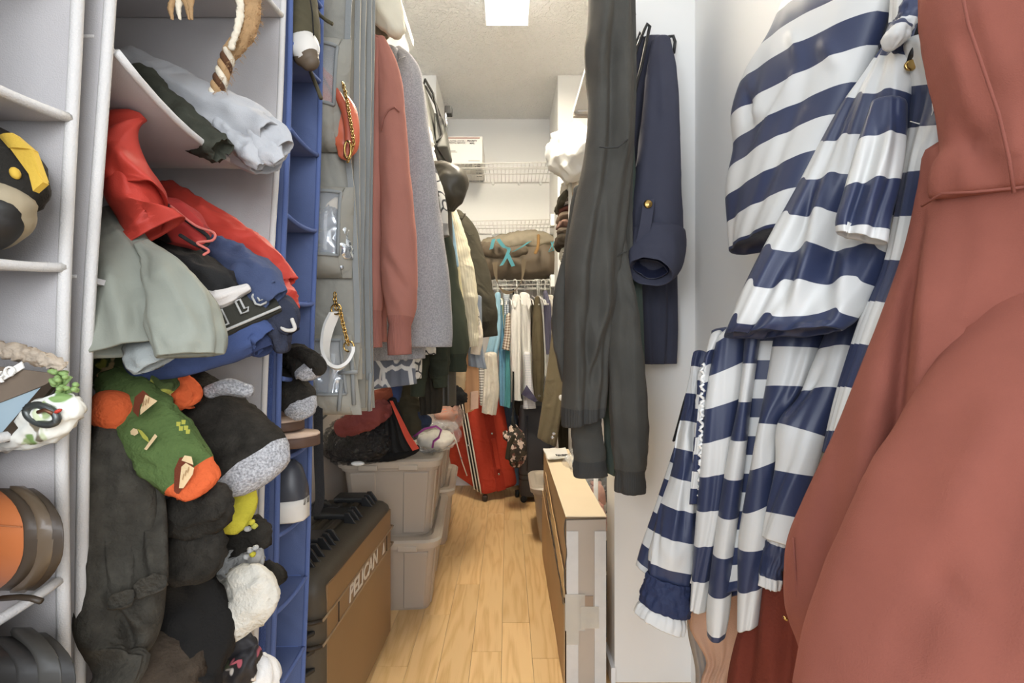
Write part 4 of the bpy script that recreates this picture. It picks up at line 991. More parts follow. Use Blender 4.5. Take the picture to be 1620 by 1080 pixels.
m_foil = M('silver_foil', (206, 214, 222), .18, metal=.85)
blob(t2, 'pouch', m_foil, 520, 378, .945, 28, 46, .018, rot=14, e=.7, wr=.012, wf=60, seed=7, n=48, rows=36)
blob(t2, 'tan_card', m_card2, 532, 328, .948, 14, 14, .004, rot=40, e=.5, n=12, rows=8)
t2 = thing('silver_bag', 'crinkled silver grey bag behind the lowest clear window', 'bag')
blob(t2, 'body', m_foil, 520, 610, .945, 22, 30, .012, rot=-8, e=.6, wr=.010, wf=70, seed=9, n=40, rows=28)
t2 = thing('white_handbag_strap', 'white leather handbag strap hanging on gold chains from the organizer', 'strap')
m_wl = M('white_leather', (232, 230, 224), .4, bump=.08, bs=250)
p_ = [P(530, 493, .905), P(519, 520, .90), P(514, 550, .895), P(520, 574, .892), (P(534, 582, .892)), P(548, 574, .895), P(556, 556, .90), P(556, 548, .903)]
band(t2, 'strap', m_wl, p_, [(.012, .018, .004), (.012, .02, 0), (.012, .02, 0), (.006, .022, -.004), (.0, .024, -.008), (-.008, .022, -.004), (-.012, .02, .0), (-.012, .018, .0)], .006)
chain(t2, 'chain', m_gold, [P(530, 463, .91), P(530, 475, .908), P(533, 490, .905)], .0055, .0016)
chain(t2, 'chain', m_gold, [P(538, 490, .905), P(542, 510, .902), P(547, 530, .90), P(551, 545, .90)], .0055, .0016)
for (x, y) in ((532, 489), (552, 548)):
    pipe(t2, 'ring', m_gold, [[P(x + 8 * math.cos(a), y + 8 * math.sin(a), .902) for a in np.linspace(0, 6.283, 18, endpoint=False)]], .0018, 6, True)
t2 = thing('black_strap', 'long black webbing strap hanging down beside the blue organizer', 'strap')
band(t2, 'webbing', M('black_webbing', (26, 26, 28), .8, bump=.5, bs=500), [P(503, 640, .93), P(504, 720, .93), P(506, 790, .93), P(498, 815, .93)], (.016, .006, 0), .004)
# ---------------------------------------------------------------- clothes on the left rod, front to back
m_rose = FAB('dusty_rose_fleece', (168, 106, 92), mot=.07, sheen=.3)
m_roser = FAB('dusty_rose_rib', (156, 96, 84), rib=260, mot=.05)
m_hg = M('heather_grey_jersey', (168, 167, 170), .95, bump=.3, bs=600, patt='heather', rgb2=(140, 140, 144), ms=260, mottle=.05, sheen=.15, spec=.15)
m_dg = FAB('dark_green_fleece', (60, 66, 52), mot=.12, sheen=.25)
m_dgr = FAB('dark_green_rib', (50, 56, 44), rib=220, mot=.08)
m_ob = FAB('olive_black_cotton', (66, 62, 50), mot=.12)
m_obr = FAB('olive_black_rib', (58, 54, 44), rib=220)
m_cream = FAB('cream_corduroy', (206, 196, 168), mot=.06, rib=120)
m_satin = M('dark_satin', (62, 58, 48), .42, bump=.08, bs=300, mottle=.1, sheen=.2)
m_print = M('floral_line_print', (208, 204, 196), .9, bump=.15, bs=700, patt='lines', rgb2=(66, 66, 70), ms=16)
m_flo = M('navy_floral_print', (104, 110, 124), .9, bump=.15, bs=700, patt='floral', rgb2=(214, 214, 212), ms=11)
t = thing('sweatshirt', 'dusty rose sweatshirt hanging first after the handbag organizer', 'sweatshirt')
cloth(t, 'body', m_rose, [(560, 62, 606, 62), (565, 110, 612, 110), (560, 300, 612, 300), (556, 540, 612, 540)], d=(1.27, 1.27), th=.035, n=20, fold=.006, seed=2)
tube(t, 'sleeve', m_rose, [(594, 66, 1.235, 8), (594, 140, 1.22, 14), (593, 260, 1.21, 14), (591, 380, 1.20, 14), (592, 460, 1.20, 13), (591, 492, 1.20, 12), (591, 498, 1.20, 11), (590, 525, 1.20, 13), (591, 549, 1.20, 13)], n=24, wr=.003, wf=(1.3, 9), seed=3, sq=.8, end='open', segs=[('sleeve', 0, .885, m_rose), ('cuff', .885, 1, m_roser)], rows=60)
tube(t, 'sleeve', m_rose, [(602, 66, 1.245, 10), (612, 105, 1.235, 18), (619, 170, 1.22, 21), (624, 260, 1.21, 23), (629, 340, 1.20, 26), (632, 430, 1.19, 28), (634, 480, 1.185, 24), (633, 508, 1.18, 19), (633, 514, 1.18, 17), (632, 535, 1.18, 18), (633, 560, 1.18, 18)], n=32, wr=.003, wf=(1.3, 8), seed=4, sq=.85, end='open', segs=[('sleeve', 0, .89, m_rose), ('cuff', .89, 1, m_roser)], rows=70,
     cr=[(604, 395, 648, 465, -.012, 6), (606, 385, 646, 450, .008, 8), (620, 460, 650, 510, .006, 6), (602, 180, 606, 330, -.006, 5)])
pipe(t, 'armhole_seam', m_roser, [[P(603, 205, 1.185), P(606, 188, 1.183), P(614, 174, 1.184), P(624, 169, 1.186), P(632, 177, 1.19)]], .0022, 6)
t = thing('sweatshirt', 'heather grey sweatshirt hanging just behind the dusty rose one', 'sweatshirt')
tube(t, 'sleeve', m_hg, [(628, 80, 1.46, 8), (645, 112, 1.44, 18), (653, 180, 1.43, 22), (660, 270, 1.42, 28), (666, 360, 1.41, 34), (674, 440, 1.40, 37), (680, 500, 1.395, 34), (682, 516, 1.395, 33), (682, 532, 1.395, 34), (682, 548, 1.395, 33)], n=36, wr=.004, wf=(1.2, 7), seed=5, sq=.7, end='open', rows=70, segs=[('sleeve', 0, .93, m_hg), ('hem_band', .93, 1, m_hg)],
     cr=[(644, 300, 652, 520, .006, 6), (660, 200, 690, 480, .004, 8)])
pipe(t, 'shoulder_seam', m_hg, [[P(627, 102, 1.405), P(633, 92, 1.407), P(641, 90, 1.41)]], .0015)
cloth(t, 'body', m_hg, [(585, 80, 632, 80), (588, 150, 640, 150), (590, 400, 660, 400), (590, 540, 672, 540), (591, 570, 673, 566)], d=(1.47, 1.45), th=.05, n=24, fold=.006, seed=6, segs=[('body', 0, .94, m_hg), ('hem_band', .94, 1, m_hg)])
t = thing('print_tee', 'grey t-shirt with white floral print hem hanging below the grey sweatshirt', 'shirt')
cloth(t, 'body', m_flo, [(585, 300, 655, 300), (588, 450, 657, 450), (590, 578, 657, 568), (591, 614, 660, 606)], d=(1.54, 1.52), th=.05, n=24, fold=.006, seed=7)
cloth(t, 'side_panel', m_print, [(640, 420, 664, 420), (645, 560, 666, 560), (648, 600, 664, 598)], d=(1.60, 1.58), th=.04, n=14, fold=.004, seed=8)
t = thing('print_shirt', 'off white shirt with dark line drawing print behind the grey sleeve', 'shirt')
tube(t, 'sleeve', m_print, [(672, 245, 1.62, 7), (684, 290, 1.61, 13), (692, 330, 1.60, 15), (697, 360, 1.60, 13), (699, 374, 1.60, 11)], n=22, wr=.003, wf=(1.4, 20), seed=9, sq=.7, end='open', segs=[('sleeve', 0, .85, m_print), ('rolled_cuff', .85, 1, FAB('grey_cuff', (150, 148, 144)))])
cloth(t, 'body', m_print, [(640, 245, 676, 245), (645, 400, 690, 400), (650, 560, 690, 560)], d=(1.63, 1.63), th=.05, n=16, fold=.005, seed=10)
t = thing('tank_top', 'black and white tank top straps hanging between the print shirt and grey sweatshirt', 'shirt')
band(t, 'strap', m_satin, [P(664, 192, 1.52), P(672, 230, 1.52), P(680, 275, 1.53), P(690, 310, 1.54)], (.018, .01, 0), .006)
tube(t, 'body', m_satin, [(684, 290, 1.56, 5), (690, 330, 1.56, 7), (693, 380, 1.57, 6)], n=14, sq=.6, seed=3)
t = thing('hooded_coat', 'dark satin hooded coat with its hood slumped over the rod', 'coat')
tube(t, 'hood', m_satin, [(682, 268, 1.80, 10), (700, 276, 1.76, 20), (712, 290, 1.74, 28), (716, 310, 1.74, 20), (714, 330, 1.75, 6)], n=28, wr=.006, wf=(1.5, 20), seed=11, sq=.8, cr=[(690, 280, 724, 320, .010, 6), (712, 262, 726, 312, -.006, 4), (700, 270, 715, 330, -.005, 4)])
cloth(t, 'body', m_satin, [(665, 270, 706, 268), (668, 340, 714, 330), (672, 480, 720, 480), (675, 640, 722, 640)], d=(1.80, 1.78), th=.06, n=20, fold=.008, seed=12)
t = thing('sweatshirt', 'dark green fleece sweatshirt with ribbed cuff hanging behind the line print shirt', 'sweatshirt')
tube(t, 'sleeve', m_dg, [(692, 358, 1.76, 10), (702, 390, 1.75, 15), (707, 440, 1.74, 18), (714, 490, 1.73, 21), (722, 540, 1.72, 20), (724, 560, 1.72, 16), (724, 566, 1.72, 14), (724, 587, 1.72, 14)], n=28, wr=.004, wf=(1.3, 10), seed=13, sq=.8, end='open', segs=[('sleeve', 0, .88, m_dg), ('cuff', .88, 1, m_dgr)], rows=60)
pipe(t, 'armhole_seam', m_dgr, [[P(691, 372, 1.72), P(697, 369, 1.715), P(708, 370, 1.72)]], .002)
cloth(t, 'body', m_dg, [(660, 362, 698, 362), (664, 480, 704, 480), (668, 600, 706, 600)], d=(1.77, 1.77), th=.05, n=16, fold=.005, seed=14)
m_blkgr = FAB('black_green_jersey', (44, 48, 38), mot=.12)
t = thing('sweatshirt', 'black green sweatshirt sleeves with wide cuffs hanging low under the grey hem', 'sweatshirt')
tube(t, 'sleeve', m_blkgr, [(668, 470, 1.66, 12), (666, 540, 1.65, 15), (663, 590, 1.64, 14), (662, 600, 1.64, 12), (660, 626, 1.64, 11)], n=22, wr=.004, wf=(1.4, 20), seed=15, sq=.8, end='open', segs=[('sleeve', 0, .82, m_blkgr), ('cuff', .82, 1, m_dgr)])
tube(t, 'sleeve', m_blkgr, [(690, 480, 1.68, 14), (694, 550, 1.67, 17), (695, 590, 1.66, 14), (696, 598, 1.66, 11), (697, 612, 1.66, 10)], n=22, wr=.005, wf=(1.4, 20), seed=16, sq=.8, end='open', segs=[('sleeve', 0, .86, m_blkgr), ('cuff', .86, 1, m_dgr)])
cloth(t, 'body', FAB('brown_black_jersey', (46, 42, 34), mot=.12), [(650, 440, 700, 440), (655, 560, 700, 560), (664, 640, 700, 636), (665, 656, 697, 652)], d=(1.72, 1.70), th=.05, n=20, fold=.007, seed=17)
t = thing('corduroy_jacket', 'cream corduroy jacket hanging between the dark green and olive garments', 'jacket')
tube(t, 'sleeve', m_cream, [(716, 336, 2.02, 6), (724, 370, 2.0, 11), (733, 420, 1.99, 15), (740, 470, 1.98, 15), (744, 500, 1.98, 12), (746, 530, 1.98, 10), (748, 548, 1.98, 9)], n=22, wr=.005, wf=(1.4, 14), seed=18, sq=.8, end='open', cr=[(728, 430, 748, 480, .008, 4)])
cloth(t, 'body', m_cream, [(690, 335, 722, 335), (700, 430, 736, 430), (705, 540, 738, 540)], d=(2.03, 2.02), th=.05, n=16, fold=.005, seed=19)
t = thing('knit_shirt', 'pale yellow thin shirt edge hanging in front of the cream corduroy', 'shirt')
cloth(t, 'body', FAB('pale_yellow_knit', (196, 184, 140)), [(700, 340, 714, 340), (705, 400, 724, 400), (712, 470, 733, 470), (716, 520, 738, 520)], d=(1.92, 1.92), th=.02, n=14, fold=.006, seed=20)
t = thing('blue_tank', 'pale blue strap top on the rod beside the dark hood', 'shirt')
tube(t, 'strap', FAB('pale_blue', (150, 186, 206)), [(690, 292, 1.86, 3), (700, 298, 1.86, 3), (706, 315, 1.86, 3), (714, 360, 1.87, 4), (722, 420, 1.88, 4)], n=10, sq=.6)
t = thing('jacket', 'olive black jacket with buttoned cuff hanging farthest on the left rod', 'jacket')
tube(t, 'sleeve', m_ob, [(724, 338, 2.28, 8), (738, 365, 2.26, 15), (748, 410, 2.24, 19), (758, 450, 2.22, 20), (767, 490, 2.20, 19), (771, 512, 2.20, 16), (772, 517, 2.20, 14), (774, 532, 2.20, 13)], n=26, wr=.005, wf=(1.3, 12), seed=21, sq=.8, end='open', segs=[('sleeve', 0, .88, m_ob), ('cuff', .88, 1, m_obr)], rows=50, cr=[(740, 440, 770, 475, .010, 4), (752, 400, 760, 470, -.006, 4)])
cloth(t, 'body', m_ob, [(700, 336, 732, 336), (712, 430, 748, 430), (715, 560, 752, 560)], d=(2.30, 2.28), th=.05, n=16, fold=.006, seed=22)
pipe(t, 'collar', m_obr, [[P(716, 336, 2.24), P(724, 344, 2.235), P(731, 346, 2.24), P(736, 338, 2.25)]], .004, 6)
pipe(t, 'shoulder_seam', m_obr, [[P(738, 366, 2.20), P(742, 372, 2.20), P(750, 371, 2.21)]], .002)
t = thing('script_shirt', 'white shirt with small black lettering print below the cream jacket', 'shirt')
tube(t, 'sleeve', M('black_script_print', (216, 208, 196), .9, patt='lines', ms=60, rgb2=(60, 56, 52)), [(745, 475, 2.06, 5), (752, 495, 2.05, 6), (754, 514, 2.05, 5)], n=16, sq=.7, wr=.002, end='open')
tube(t, 'body', FAB('cream_lining', (220, 206, 186)), [(752, 500, 2.08, 6), (756, 530, 2.07, 8), (752, 560, 2.07, 7)], n=16, sq=.7, wr=.003, end='open')
t = thing('denim_shirt', 'grey blue denim shirt tail hanging under the olive jacket', 'shirt')
cloth(t, 'body', FAB('grey_denim', (132, 142, 156), twill=300), [(738, 470, 762, 470), (740, 548, 764, 548), (741, 578, 770, 583)], d=(2.14, 2.14), th=.04, n=18, fold=.008, nf=3, seed=23)
t = thing('paper_bag', 'tan kraft garment bag hanging low beside the pinkish plastic', 'bag')
cloth(t, 'bag', M('kraft_tan', (206, 152, 104), .85, mottle=.06), [(732, 520, 752, 520), (733, 580, 757, 580), (734, 630, 758, 625), (736, 653, 750, 648)], d=(2.2, 2.2), th=.03, n=16, fold=.004, nf=2, seed=24)
cloth(t, 'inner_tag', FAB('pale_pink_card', (232, 190, 160)), [(744, 620, 757, 618), (744, 648, 757, 645)], d=(2.17, 2.17), th=.006, n=8)
t = thing('beige_shirt', 'beige shirt sleeve with purple tag hanging near the kraft bag', 'shirt')
tube(t, 'sleeve', FAB('beige_cotton', (206, 178, 136)), [(722, 560, 2.12, 9), (724, 590, 2.11, 12), (724, 610, 2.11, 11), (722, 618, 2.11, 8)], n=18, wr=.005, wf=(2, 30), sq=.7, end='open', seed=4)
tube(t, 'sleeve', FAB('beige_cotton_dark', (196, 170, 130)), [(704, 570, 2.08, 8), (706, 600, 2.07, 9), (703, 624, 2.07, 6)], n=18, wr=.004, wf=(2, 30), sq=.7, end='open', seed=5)
quad(t, 'purple_tag', FAB('purple_ribbon', (150, 96, 160)), P(708, 580, 2.03), P(715, 580, 2.03), P(716, 619, 2.03), P(709, 619, 2.03), .002)
o = blob(None, 'black_cloth', m_blk, 716, 625, 2.0, 22, 14, .05, rot=-15, wr=.014, wf=40, seed=5); tag(o, 'crumpled black cloth above the pinkish plastic bag', 'cloth')
# ---------------------------------------------------------------- things on the shelf above
m_clearbin = M('clear_bin_plastic', (236, 240, 240), .25, alpha=.55, spec=.5)
def bin_(label, cx, d, z, hx, hy, hz, name='clear_bin'):
    t = thing(name, label, 'bin', 'clear bins on the shelf over the rod')
    rloft(t, 'tub', m_clearbin, [(z, cx, d, hx * .9, hy * .9, .03), (z + .01, cx, d, hx * .92, hy * .92, .03), (z + hz * .9, cx, d, hx, hy, .03)], cap1=False)
    rloft(t, 'lid', m_white, [(z + hz * .88, cx, d, hx * 1.05, hy * 1.05, .035), (z + hz * .98, cx, d, hx * 1.06, hy * 1.06, .035), (z + hz, cx, d, hx * 1.0, hy * 1.0, .03)])
    rloft(t, 'contents', M('white_linens', (226, 224, 220), .9, mottle=.1), [(z + .015, cx, d, hx * .8, hy * .8, .03), (z + hz * .75, cx, d, hx * .82, hy * .82, .03)])
bin_('long clear plastic bin with white lid on the shelf over the rose sweatshirt', -.56, 1.55, 1.886, .21, .20, .20)
bin_('smaller clear plastic bin with white lid next to the black camera bag', -.55, 2.05, 1.886, .15, .13, .24)
t = thing('rolled_blanket', 'cream rolled blanket overhanging the shelf above the rose sweatshirt', 'blanket')
tube(t, 'roll', FAB('cream_blanket', (214, 206, 184), bump=.5), [(560, -110, 1.32, 34), (590, -30, 1.30, 32), (612, 20, 1.28, 26), (626, 48, 1.27, 15)], n=30, wr=.005, wf=(1.4, 12), seed=3, cr=[(575, -40, 622, 50, .008, 8)])
t = thing('folded_throw', 'olive folded throw under the cream rolled blanket', 'blanket')
tube(t, 'roll', FAB('olive_throw', (128, 122, 102), bump=.5), [(560, -40, 1.33, 22), (585, 10, 1.32, 24), (600, 45, 1.32, 16), (606, 58, 1.32, 8)], n=26, wr=.006, wf=(1.4, 14), seed=4)
m_wbag = M('white_bag_plastic', (228, 227, 222), .35, crk=(12, .014), spec=.5, sss=.2)
o = blob(None, 'white_bag', m_wbag, 657, 208, 1.90, 19, 64, .07, rot=20, e=.8, wr=.022, wf=20, seed=6, n=48, rows=36); tag(o, 'crumpled white plastic bag sagging below the clear bins', 'bag')
t = thing('camera_bag', 'dark grey boxy camera bag with metal ring on the shelf over the rod', 'bag')
m_cb = M('dark_grey_leatherette', (84, 84, 78), .5, bump=.15, bs=240, mottle=.06)
b0 = [(-.56, 2.28), (-.305, 2.28), (-.285, 2.5), (-.56, 2.56)]
hexa(t, 'body', m_cb, [(-.60, 2.28, 1.93), (-.345, 2.28, 1.93), (-.315, 2.62, 1.93), (-.60, 2.62, 1.93), (-.60, 2.30, 2.26), (-.405, 2.30, 2.26), (-.40, 2.60, 2.26), (-.60, 2.62, 2.26)], .03, 4)
pipe(t, 'zip_rim', m_rub, [[(-.338, 2.29, 1.95), (-.318, 2.33, 2.0), (-.36, 2.33, 2.2), (-.40, 2.33, 2.27), (-.42, 2.40, 2.282), (-.6, 2.42, 2.282)]], .006, 8)
hexa(t, 'front_pocket', m_cb, [(-.35, 2.33, 1.94), (-.292, 2.35, 1.95), (-.292, 2.56, 1.95), (-.32, 2.58, 1.94), (-.36, 2.33, 2.12), (-.318, 2.36, 2.10), (-.318, 2.55, 2.10), (-.36, 2.57, 2.12)], .012, 3)
pipe(t, 'ring', m_chrome, [[(-.298, 2.33 + .022 * math.cos(a), 2.075 + .032 * math.sin(a)) for a in np.linspace(0, 6.283, 20, endpoint=False)]], .004, 6, True)
box(t, 'buckle', m_black, -.305, -.27, 2.32, 2.36, 2.10, 2.14, .004)
pipe(t, 'handle', m_rub, [[(-.44, 2.36, 2.27), (-.40, 2.36, 2.25), (-.355, 2.37, 2.17), (-.33, 2.38, 2.10)]], .007, 8)
t = thing('coat_sleeve', 'grey canvas sleeve behind the white bag on the rod', 'coat')
cloth(t, 'sleeve', FAB('grey_canvas', (120, 118, 106)), [(655, 180, 664, 180), (664, 230, 676, 230), (674, 290, 690, 290), (680, 330, 694, 330)], d=(1.74, 1.74), th=.03, n=12, seed=4)
# ---------------------------------------------------------------- heaps on the totes
m_terra = FAB('wine_red_towel', (132, 62, 58), bump=.6, bs=260)
t = thing('folded_towel', 'wine red towel rolled on top of the black plastic sack', 'towel')
tube(t, 'roll', m_terra, [(610, 645, 1.66, 12), (590, 655, 1.62, 17), (560, 670, 1.58, 18), (540, 676, 1.57, 14)], n=30, wr=.011, wf=(1.6, 34), seed=5, sq=.9)
tube(t, 'fold', FAB('rust_towel', (150, 74, 52), bump=.6, bs=260), [(615, 620, 1.70, 8), (595, 630, 1.67, 12), (575, 640, 1.65, 12)], n=22, wr=.006, wf=(1.6, 30), seed=6, sq=.8)
t = thing('plastic_sack', 'glossy black clothes in a crinkly clear plastic sack on the tote lid', 'bag')
blob(t, 'contents', M('black_clothes', (34, 32, 32), .7, patt='bits', ms=40, rgb2=[(84, 78, 74), (20, 20, 22)], crk=(30, .02)), 582, 692, 1.80, 54, 32, .15, rot=8, e=.8, wr=.012, wf=24, seed=7, n=44, rows=26)
blob(t, 'film', FILM('smoky_film', (70, 68, 68), .30, .10, crk=(42, .03)), 580, 690, 1.79, 60, 36, .165, rot=8, e=.85, wr=.018, wf=38, seed=8, n=64, rows=40)
t = thing('red_trim_jacket', 'black jacket with a bright red edge draped over the tote lid', 'jacket')
m_redtrim = FAB('red_binding', (204, 66, 44), rough=.6)
cloth(t, 'panel', FAB('black_softshell', (30, 30, 30), rough=.7), [(612, 632, 624, 632), (607, 670, 640, 668), (602, 705, 652, 700), (606, 716, 660, 708)], d=(1.72, 1.68), th=.03, n=24, fold=.006, seed=9)
band(t, 'red_edge', m_redtrim, [P(619, 634, 1.66), P(631, 660, 1.645), P(645, 690, 1.635), P(658, 711, 1.63)], [(.010, 0, 0), (.014, 0, 0), (.02, 0, .004), (.022, 0, .008)], .005)
tube(t, 'lower_fold', FAB('black_shell', (26, 26, 26)), [(560, 722, 1.74, 6), (600, 722, 1.72, 8), (640, 716, 1.70, 8), (660, 708, 1.70, 5)], n=16, wr=.003)
t = thing('blue_sleeve', 'small royal blue rolled sleeve hanging above the black jacket', 'sleeve')
tube(t, 'sleeve', FAB('royal_sleeve', (60, 76, 120)), [(622, 600, 1.74, 12), (624, 618, 1.72, 11), (622, 634, 1.72, 9)], n=18, wr=.004, sq=.8, end='open')
t = thing('olive_jeans', 'dark olive jeans bunched behind the red edged jacket', 'trousers')
tube(t, 'leg', FAB('dark_olive_denim', (66, 60, 44)), [(636, 600, 1.84, 14), (646, 640, 1.82, 16), (652, 670, 1.80, 14), (652, 690, 1.80, 8)], n=22, wr=.008, wf=(1.5, 30), seed=11)
tube(t, 'leg', FAB('dark_blue_denim', (50, 60, 82)), [(654, 640, 1.84, 10), (664, 662, 1.82, 14), (676, 668, 1.82, 8)], n=22, wr=.008, wf=(1.8, 40), seed=12)
t = thing('zip_bag', 'clear zip bag with purple slider lying on the tote lid', 'bag')
blob(t, 'film', m_bagclear, 690, 690, 1.86, 36, 20, .10, rot=6, e=.8, wr=.014, wf=40, seed=13, n=44, rows=26)
blob(t, 'contents', FAB('cream_contents', (222, 212, 192)), 690, 695, 1.90, 28, 14, .07, rot=4, wr=.008, wf=30, seed=14)
pipe(t, 'purple_zip', M('purple_zip_plastic', (170, 66, 150), .35), [[P(655, 690, 1.77), P(672, 678, 1.76), P(690, 674, 1.76), P(698, 680, 1.76), P(694, 692, 1.76), P(686, 698, 1.76), P(684, 708, 1.76)]], .0045, 6)
t = thing('pink_bag', 'pinkish clear plastic bag with orange contents on the rear tote', 'bag')
blob(t, 'contents', FAB('salmon_cloth', (208, 120, 84)), 704, 655, 2.36, 18, 16, .09, wr=.014, wf=30, seed=15)
blob(t, 'film', FILM('pinkish_film', (240, 214, 200), .35, .1), 706, 658, 2.36, 25, 22, .11, rot=-10, wr=.02, wf=34, seed=16, n=40, rows=26)
t = thing('white_plush', 'off white fabric bundle below the pinkish plastic bag', 'cloth')
blob(t, 'bundle', FAB('off_white_plush', (226, 216, 206), bump=.6), 698, 668, 2.34, 16, 11, .08, wr=.008, wf=40, seed=17)
# ---------------------------------------------------------------- storage totes
m_tote = M('taupe_tote_plastic', (172, 158, 142), .42, spec=.4, bump=.05, bs=300)
m_lid = M('taupe_lid_plastic', (182, 168, 150), .38, spec=.45, bump=.05, bs=300)
def tote(label, cx, cy, z, hx, hy, hz, yaw=0, lid=True, mark=None, group=None):
    t = thing('storage_tote', label, 'storage tote', group)
    c0 = (cx, cy); k = .84
    def lv(f): return k + (1 - k) * f
    rows = [(z, cx, cy, hx * (k - .02), hy * (k - .02), .03), (z + .008, cx, cy, hx * k, hy * k, .035)]
    for f in (.3, .6, .84): rows.append((z + hz * f, cx, cy, hx * lv(f), hy * lv(f), .04))
    rows += [(z + hz * .85, cx, cy, hx * lv(.85) + .008, hy * lv(.85) + .008, .04), (z + hz * .94, cx, cy, hx + .008, hy + .008, .04), (z + hz * .94, cx, cy, hx - .004, hy - .004, .04)]
    rloft(t, 'tub', m_tote, rows, yaw, c0=c0, cap1=lid)
    ca, sa = math.cos(yaw), math.sin(yaw)
    R = lambda x, y: (cx + (x - cx) * ca - (y - cy) * sa, cy + (x - cx) * sa + (y - cy) * ca)
    def rib(u0, u1, side):
        c = []
        for f in (.03, .83):
            h = lv(f)
            for (u, o_) in ((u0, 0), (u1, 0), (u1, 1), (u0, 1)):
                w_ = .004 if o_ == 0 else -.01
                if side == 'f': x, y = cx + hx * h * u, cy - hy * h - w_
                else: x, y = cx + hx * h + w_, cy + hy * h * u
                a = R(x, y); c.append((a[0], a[1], z + hz * f))
        if side == 'r': c = [c[i] for i in (0, 1, 2, 3, 4, 5, 6, 7)]
        hexa(t, 'corner_panel', m_tote, c, .006, 3)
    rib(.30, .86, 'f'); rib(-.86, -.30, 'f'); rib(-.86, -.25, 'r'); rib(.25, .86, 'r')
    if lid:
        zz = z + hz * .9
        lid_ = rloft(t, 'lid', m_lid, [(zz, cx, cy, hx + .016, hy + .016, .05), (zz + .022, cx, cy, hx + .02, hy + .02, .055), (zz + .03, cx, cy, hx + .012, hy + .012, .05), (zz + .031, cx, cy, hx - .012, hy - .012, .045), (zz + .022, cx, cy, hx - .022, hy - .022, .04), (zz + .022, cx, cy, hx - .05, hy - .05, .04), (zz + .03, cx, cy, hx - .06, hy - .06, .04)], yaw, c0=c0)
        for q in (-1, 1):
            a = R(cx + q * (hx - .10), cy - hy - .018); box(lid_, 'latch_grip', m_lid, a[0] - .035, a[0] + .035, a[1] - .004, a[1] + .010, zz - .008, zz + .012, .003)
    return t, R
y0 = math.radians(4)
T1, R1 = tote('taupe storage tote standing on the floor behind the hard case, under another tote', -.445, 2.00, 0, .165, .26, .28, y0)
T2, R2 = tote('taupe storage tote on top of the front stack, clothes heaped on its lid', -.45, 2.00, .276, .172, .25, .296, y0)
tote('taupe storage tote on the floor near the red suitcase, lower of the rear stack', -.46, 2.545, 0, .17, .235, .285, y0)
tote('open taupe storage tote holding plastic bags, upper of the rear stack', -.47, 2.545, .276, .168, .23, .30, y0, lid=False)
tote('taupe storage tote standing behind the long cardboard box', .33, 2.50, 0, .20, .15, .285, 0)
o = blob(None, 'plastic_loop', m_white, 566, 733, 1.66, 11, 4, .012, n=16, rows=8); tag(o, 'small white plastic loop lying on the front tote lid', 'handle')
t = thing('drawer_tower', 'pale beige plastic drawer tower against the left wall', 'drawers')
m_dt = M('pale_beige_plastic', (206, 196, 186), .45)
box(t, 'body', m_dt, -.94, -.665, 1.62, 2.15, 0, .80, .01, 3)
for (a, b) in ((.03, .38), (.41, .77)):
    box(t, 'drawer_front', m_dt, -.92, -.685, 1.605, 1.622, a, b, .006)
o = pipe(None, 'pen', m_black, [[(-.67, 1.66, .705), (-.655, 1.74, .735)]], .004, 8); tag(o, 'black pen clipped on the pale beige drawer tower', 'pen')
# ---------------------------------------------------------------- hard transport case
m_case = M('dusty_black_case', (74, 66, 54), .5, mottle=.14, ms=5, bump=.12, bs=220, spec=.4)
m_face = M('tan_case_face', (134, 100, 64), .42, mottle=.07, ms=5, bump=.06, bs=200, spec=.5)
m_lat = M('black_latch_plastic', (34, 34, 35), .38, spec=.5)
t = thing('hard_case', 'large dusty black hard transport case standing on its long side', 'case')
cx0, cx1, cy0, cy1, ch = -.64, -.405, 1.075, 1.655, .475
ya = math.radians(-2.5)
c0 = (-.52, 1.36)
ca, sa = math.cos(ya), math.sin(ya)
RR = lambda x, y, z: np.array([c0[0] + (x - c0[0]) * ca - (y - c0[1]) * sa, c0[1] + (x - c0[0]) * sa + (y - c0[1]) * ca, z])
def cshell(nm, m, x0, x1, flip):
    rws = []
    for (f, ins) in ((0, 0), (.75, .006), (.92, .014), (1, .035)):
        x = x0 + (x1 - x0) * f
        rws.append((x, (cy0 + cy1) / 2, ch / 2, (cy1 - cy0) / 2 - ins, ch / 2 - ins, .05))
    R = []
    for (x, cy, cz, hy, hz, r) in rws:
        ring = []
        for q, (sx, sy) in enumerate(((1, 1), (-1, 1), (-1, -1), (1, -1))):
            for i in range(7):
                a = math.pi / 2 * (q + i / 6); ring.append(RR(x, cy + sx * (hy - r) + r * math.cos(a), cz + sy * (hz - r) + r * math.sin(a)))
        R.append(ring)
    n = len(R[0]); o = rings(np.array(R), [[(j / n, i * .1) for j in range(n + 1)] for i in range(4)], t, nm, m)
    return o
cshell('base_shell', m_case, -.52, cx0, True)
cshell('lid_shell', m_case, -.515, cx1, False)
# seam flange, both halves
for (xa, xb) in ((-.548, -.524), (-.512, -.488)):
    R = []
    for x in (xa, xb):
        ring = []
        for q, (sx, sy) in enumerate(((1, 1), (-1, 1), (-1, -1), (1, -1))):
            for i in range(7):
                a = math.pi / 2 * (q + i / 6); hy, hz, r = (cy1 - cy0) / 2 + .009, ch / 2 + .008, .055
                ring.append(RR(x, (cy0 + cy1) / 2 + sx * (hy - r) + r * math.cos(a), ch / 2 + sy * (hz - r) + r * math.sin(a)))
        R.append(ring)
    n = len(R[0]); o = rings(np.array([np.array(R[0]) * 1, np.array(R[1])]), [[(j / n, 0) for j in range(n + 1)]] * 2, t, 'flange', m_case); wnm(o)
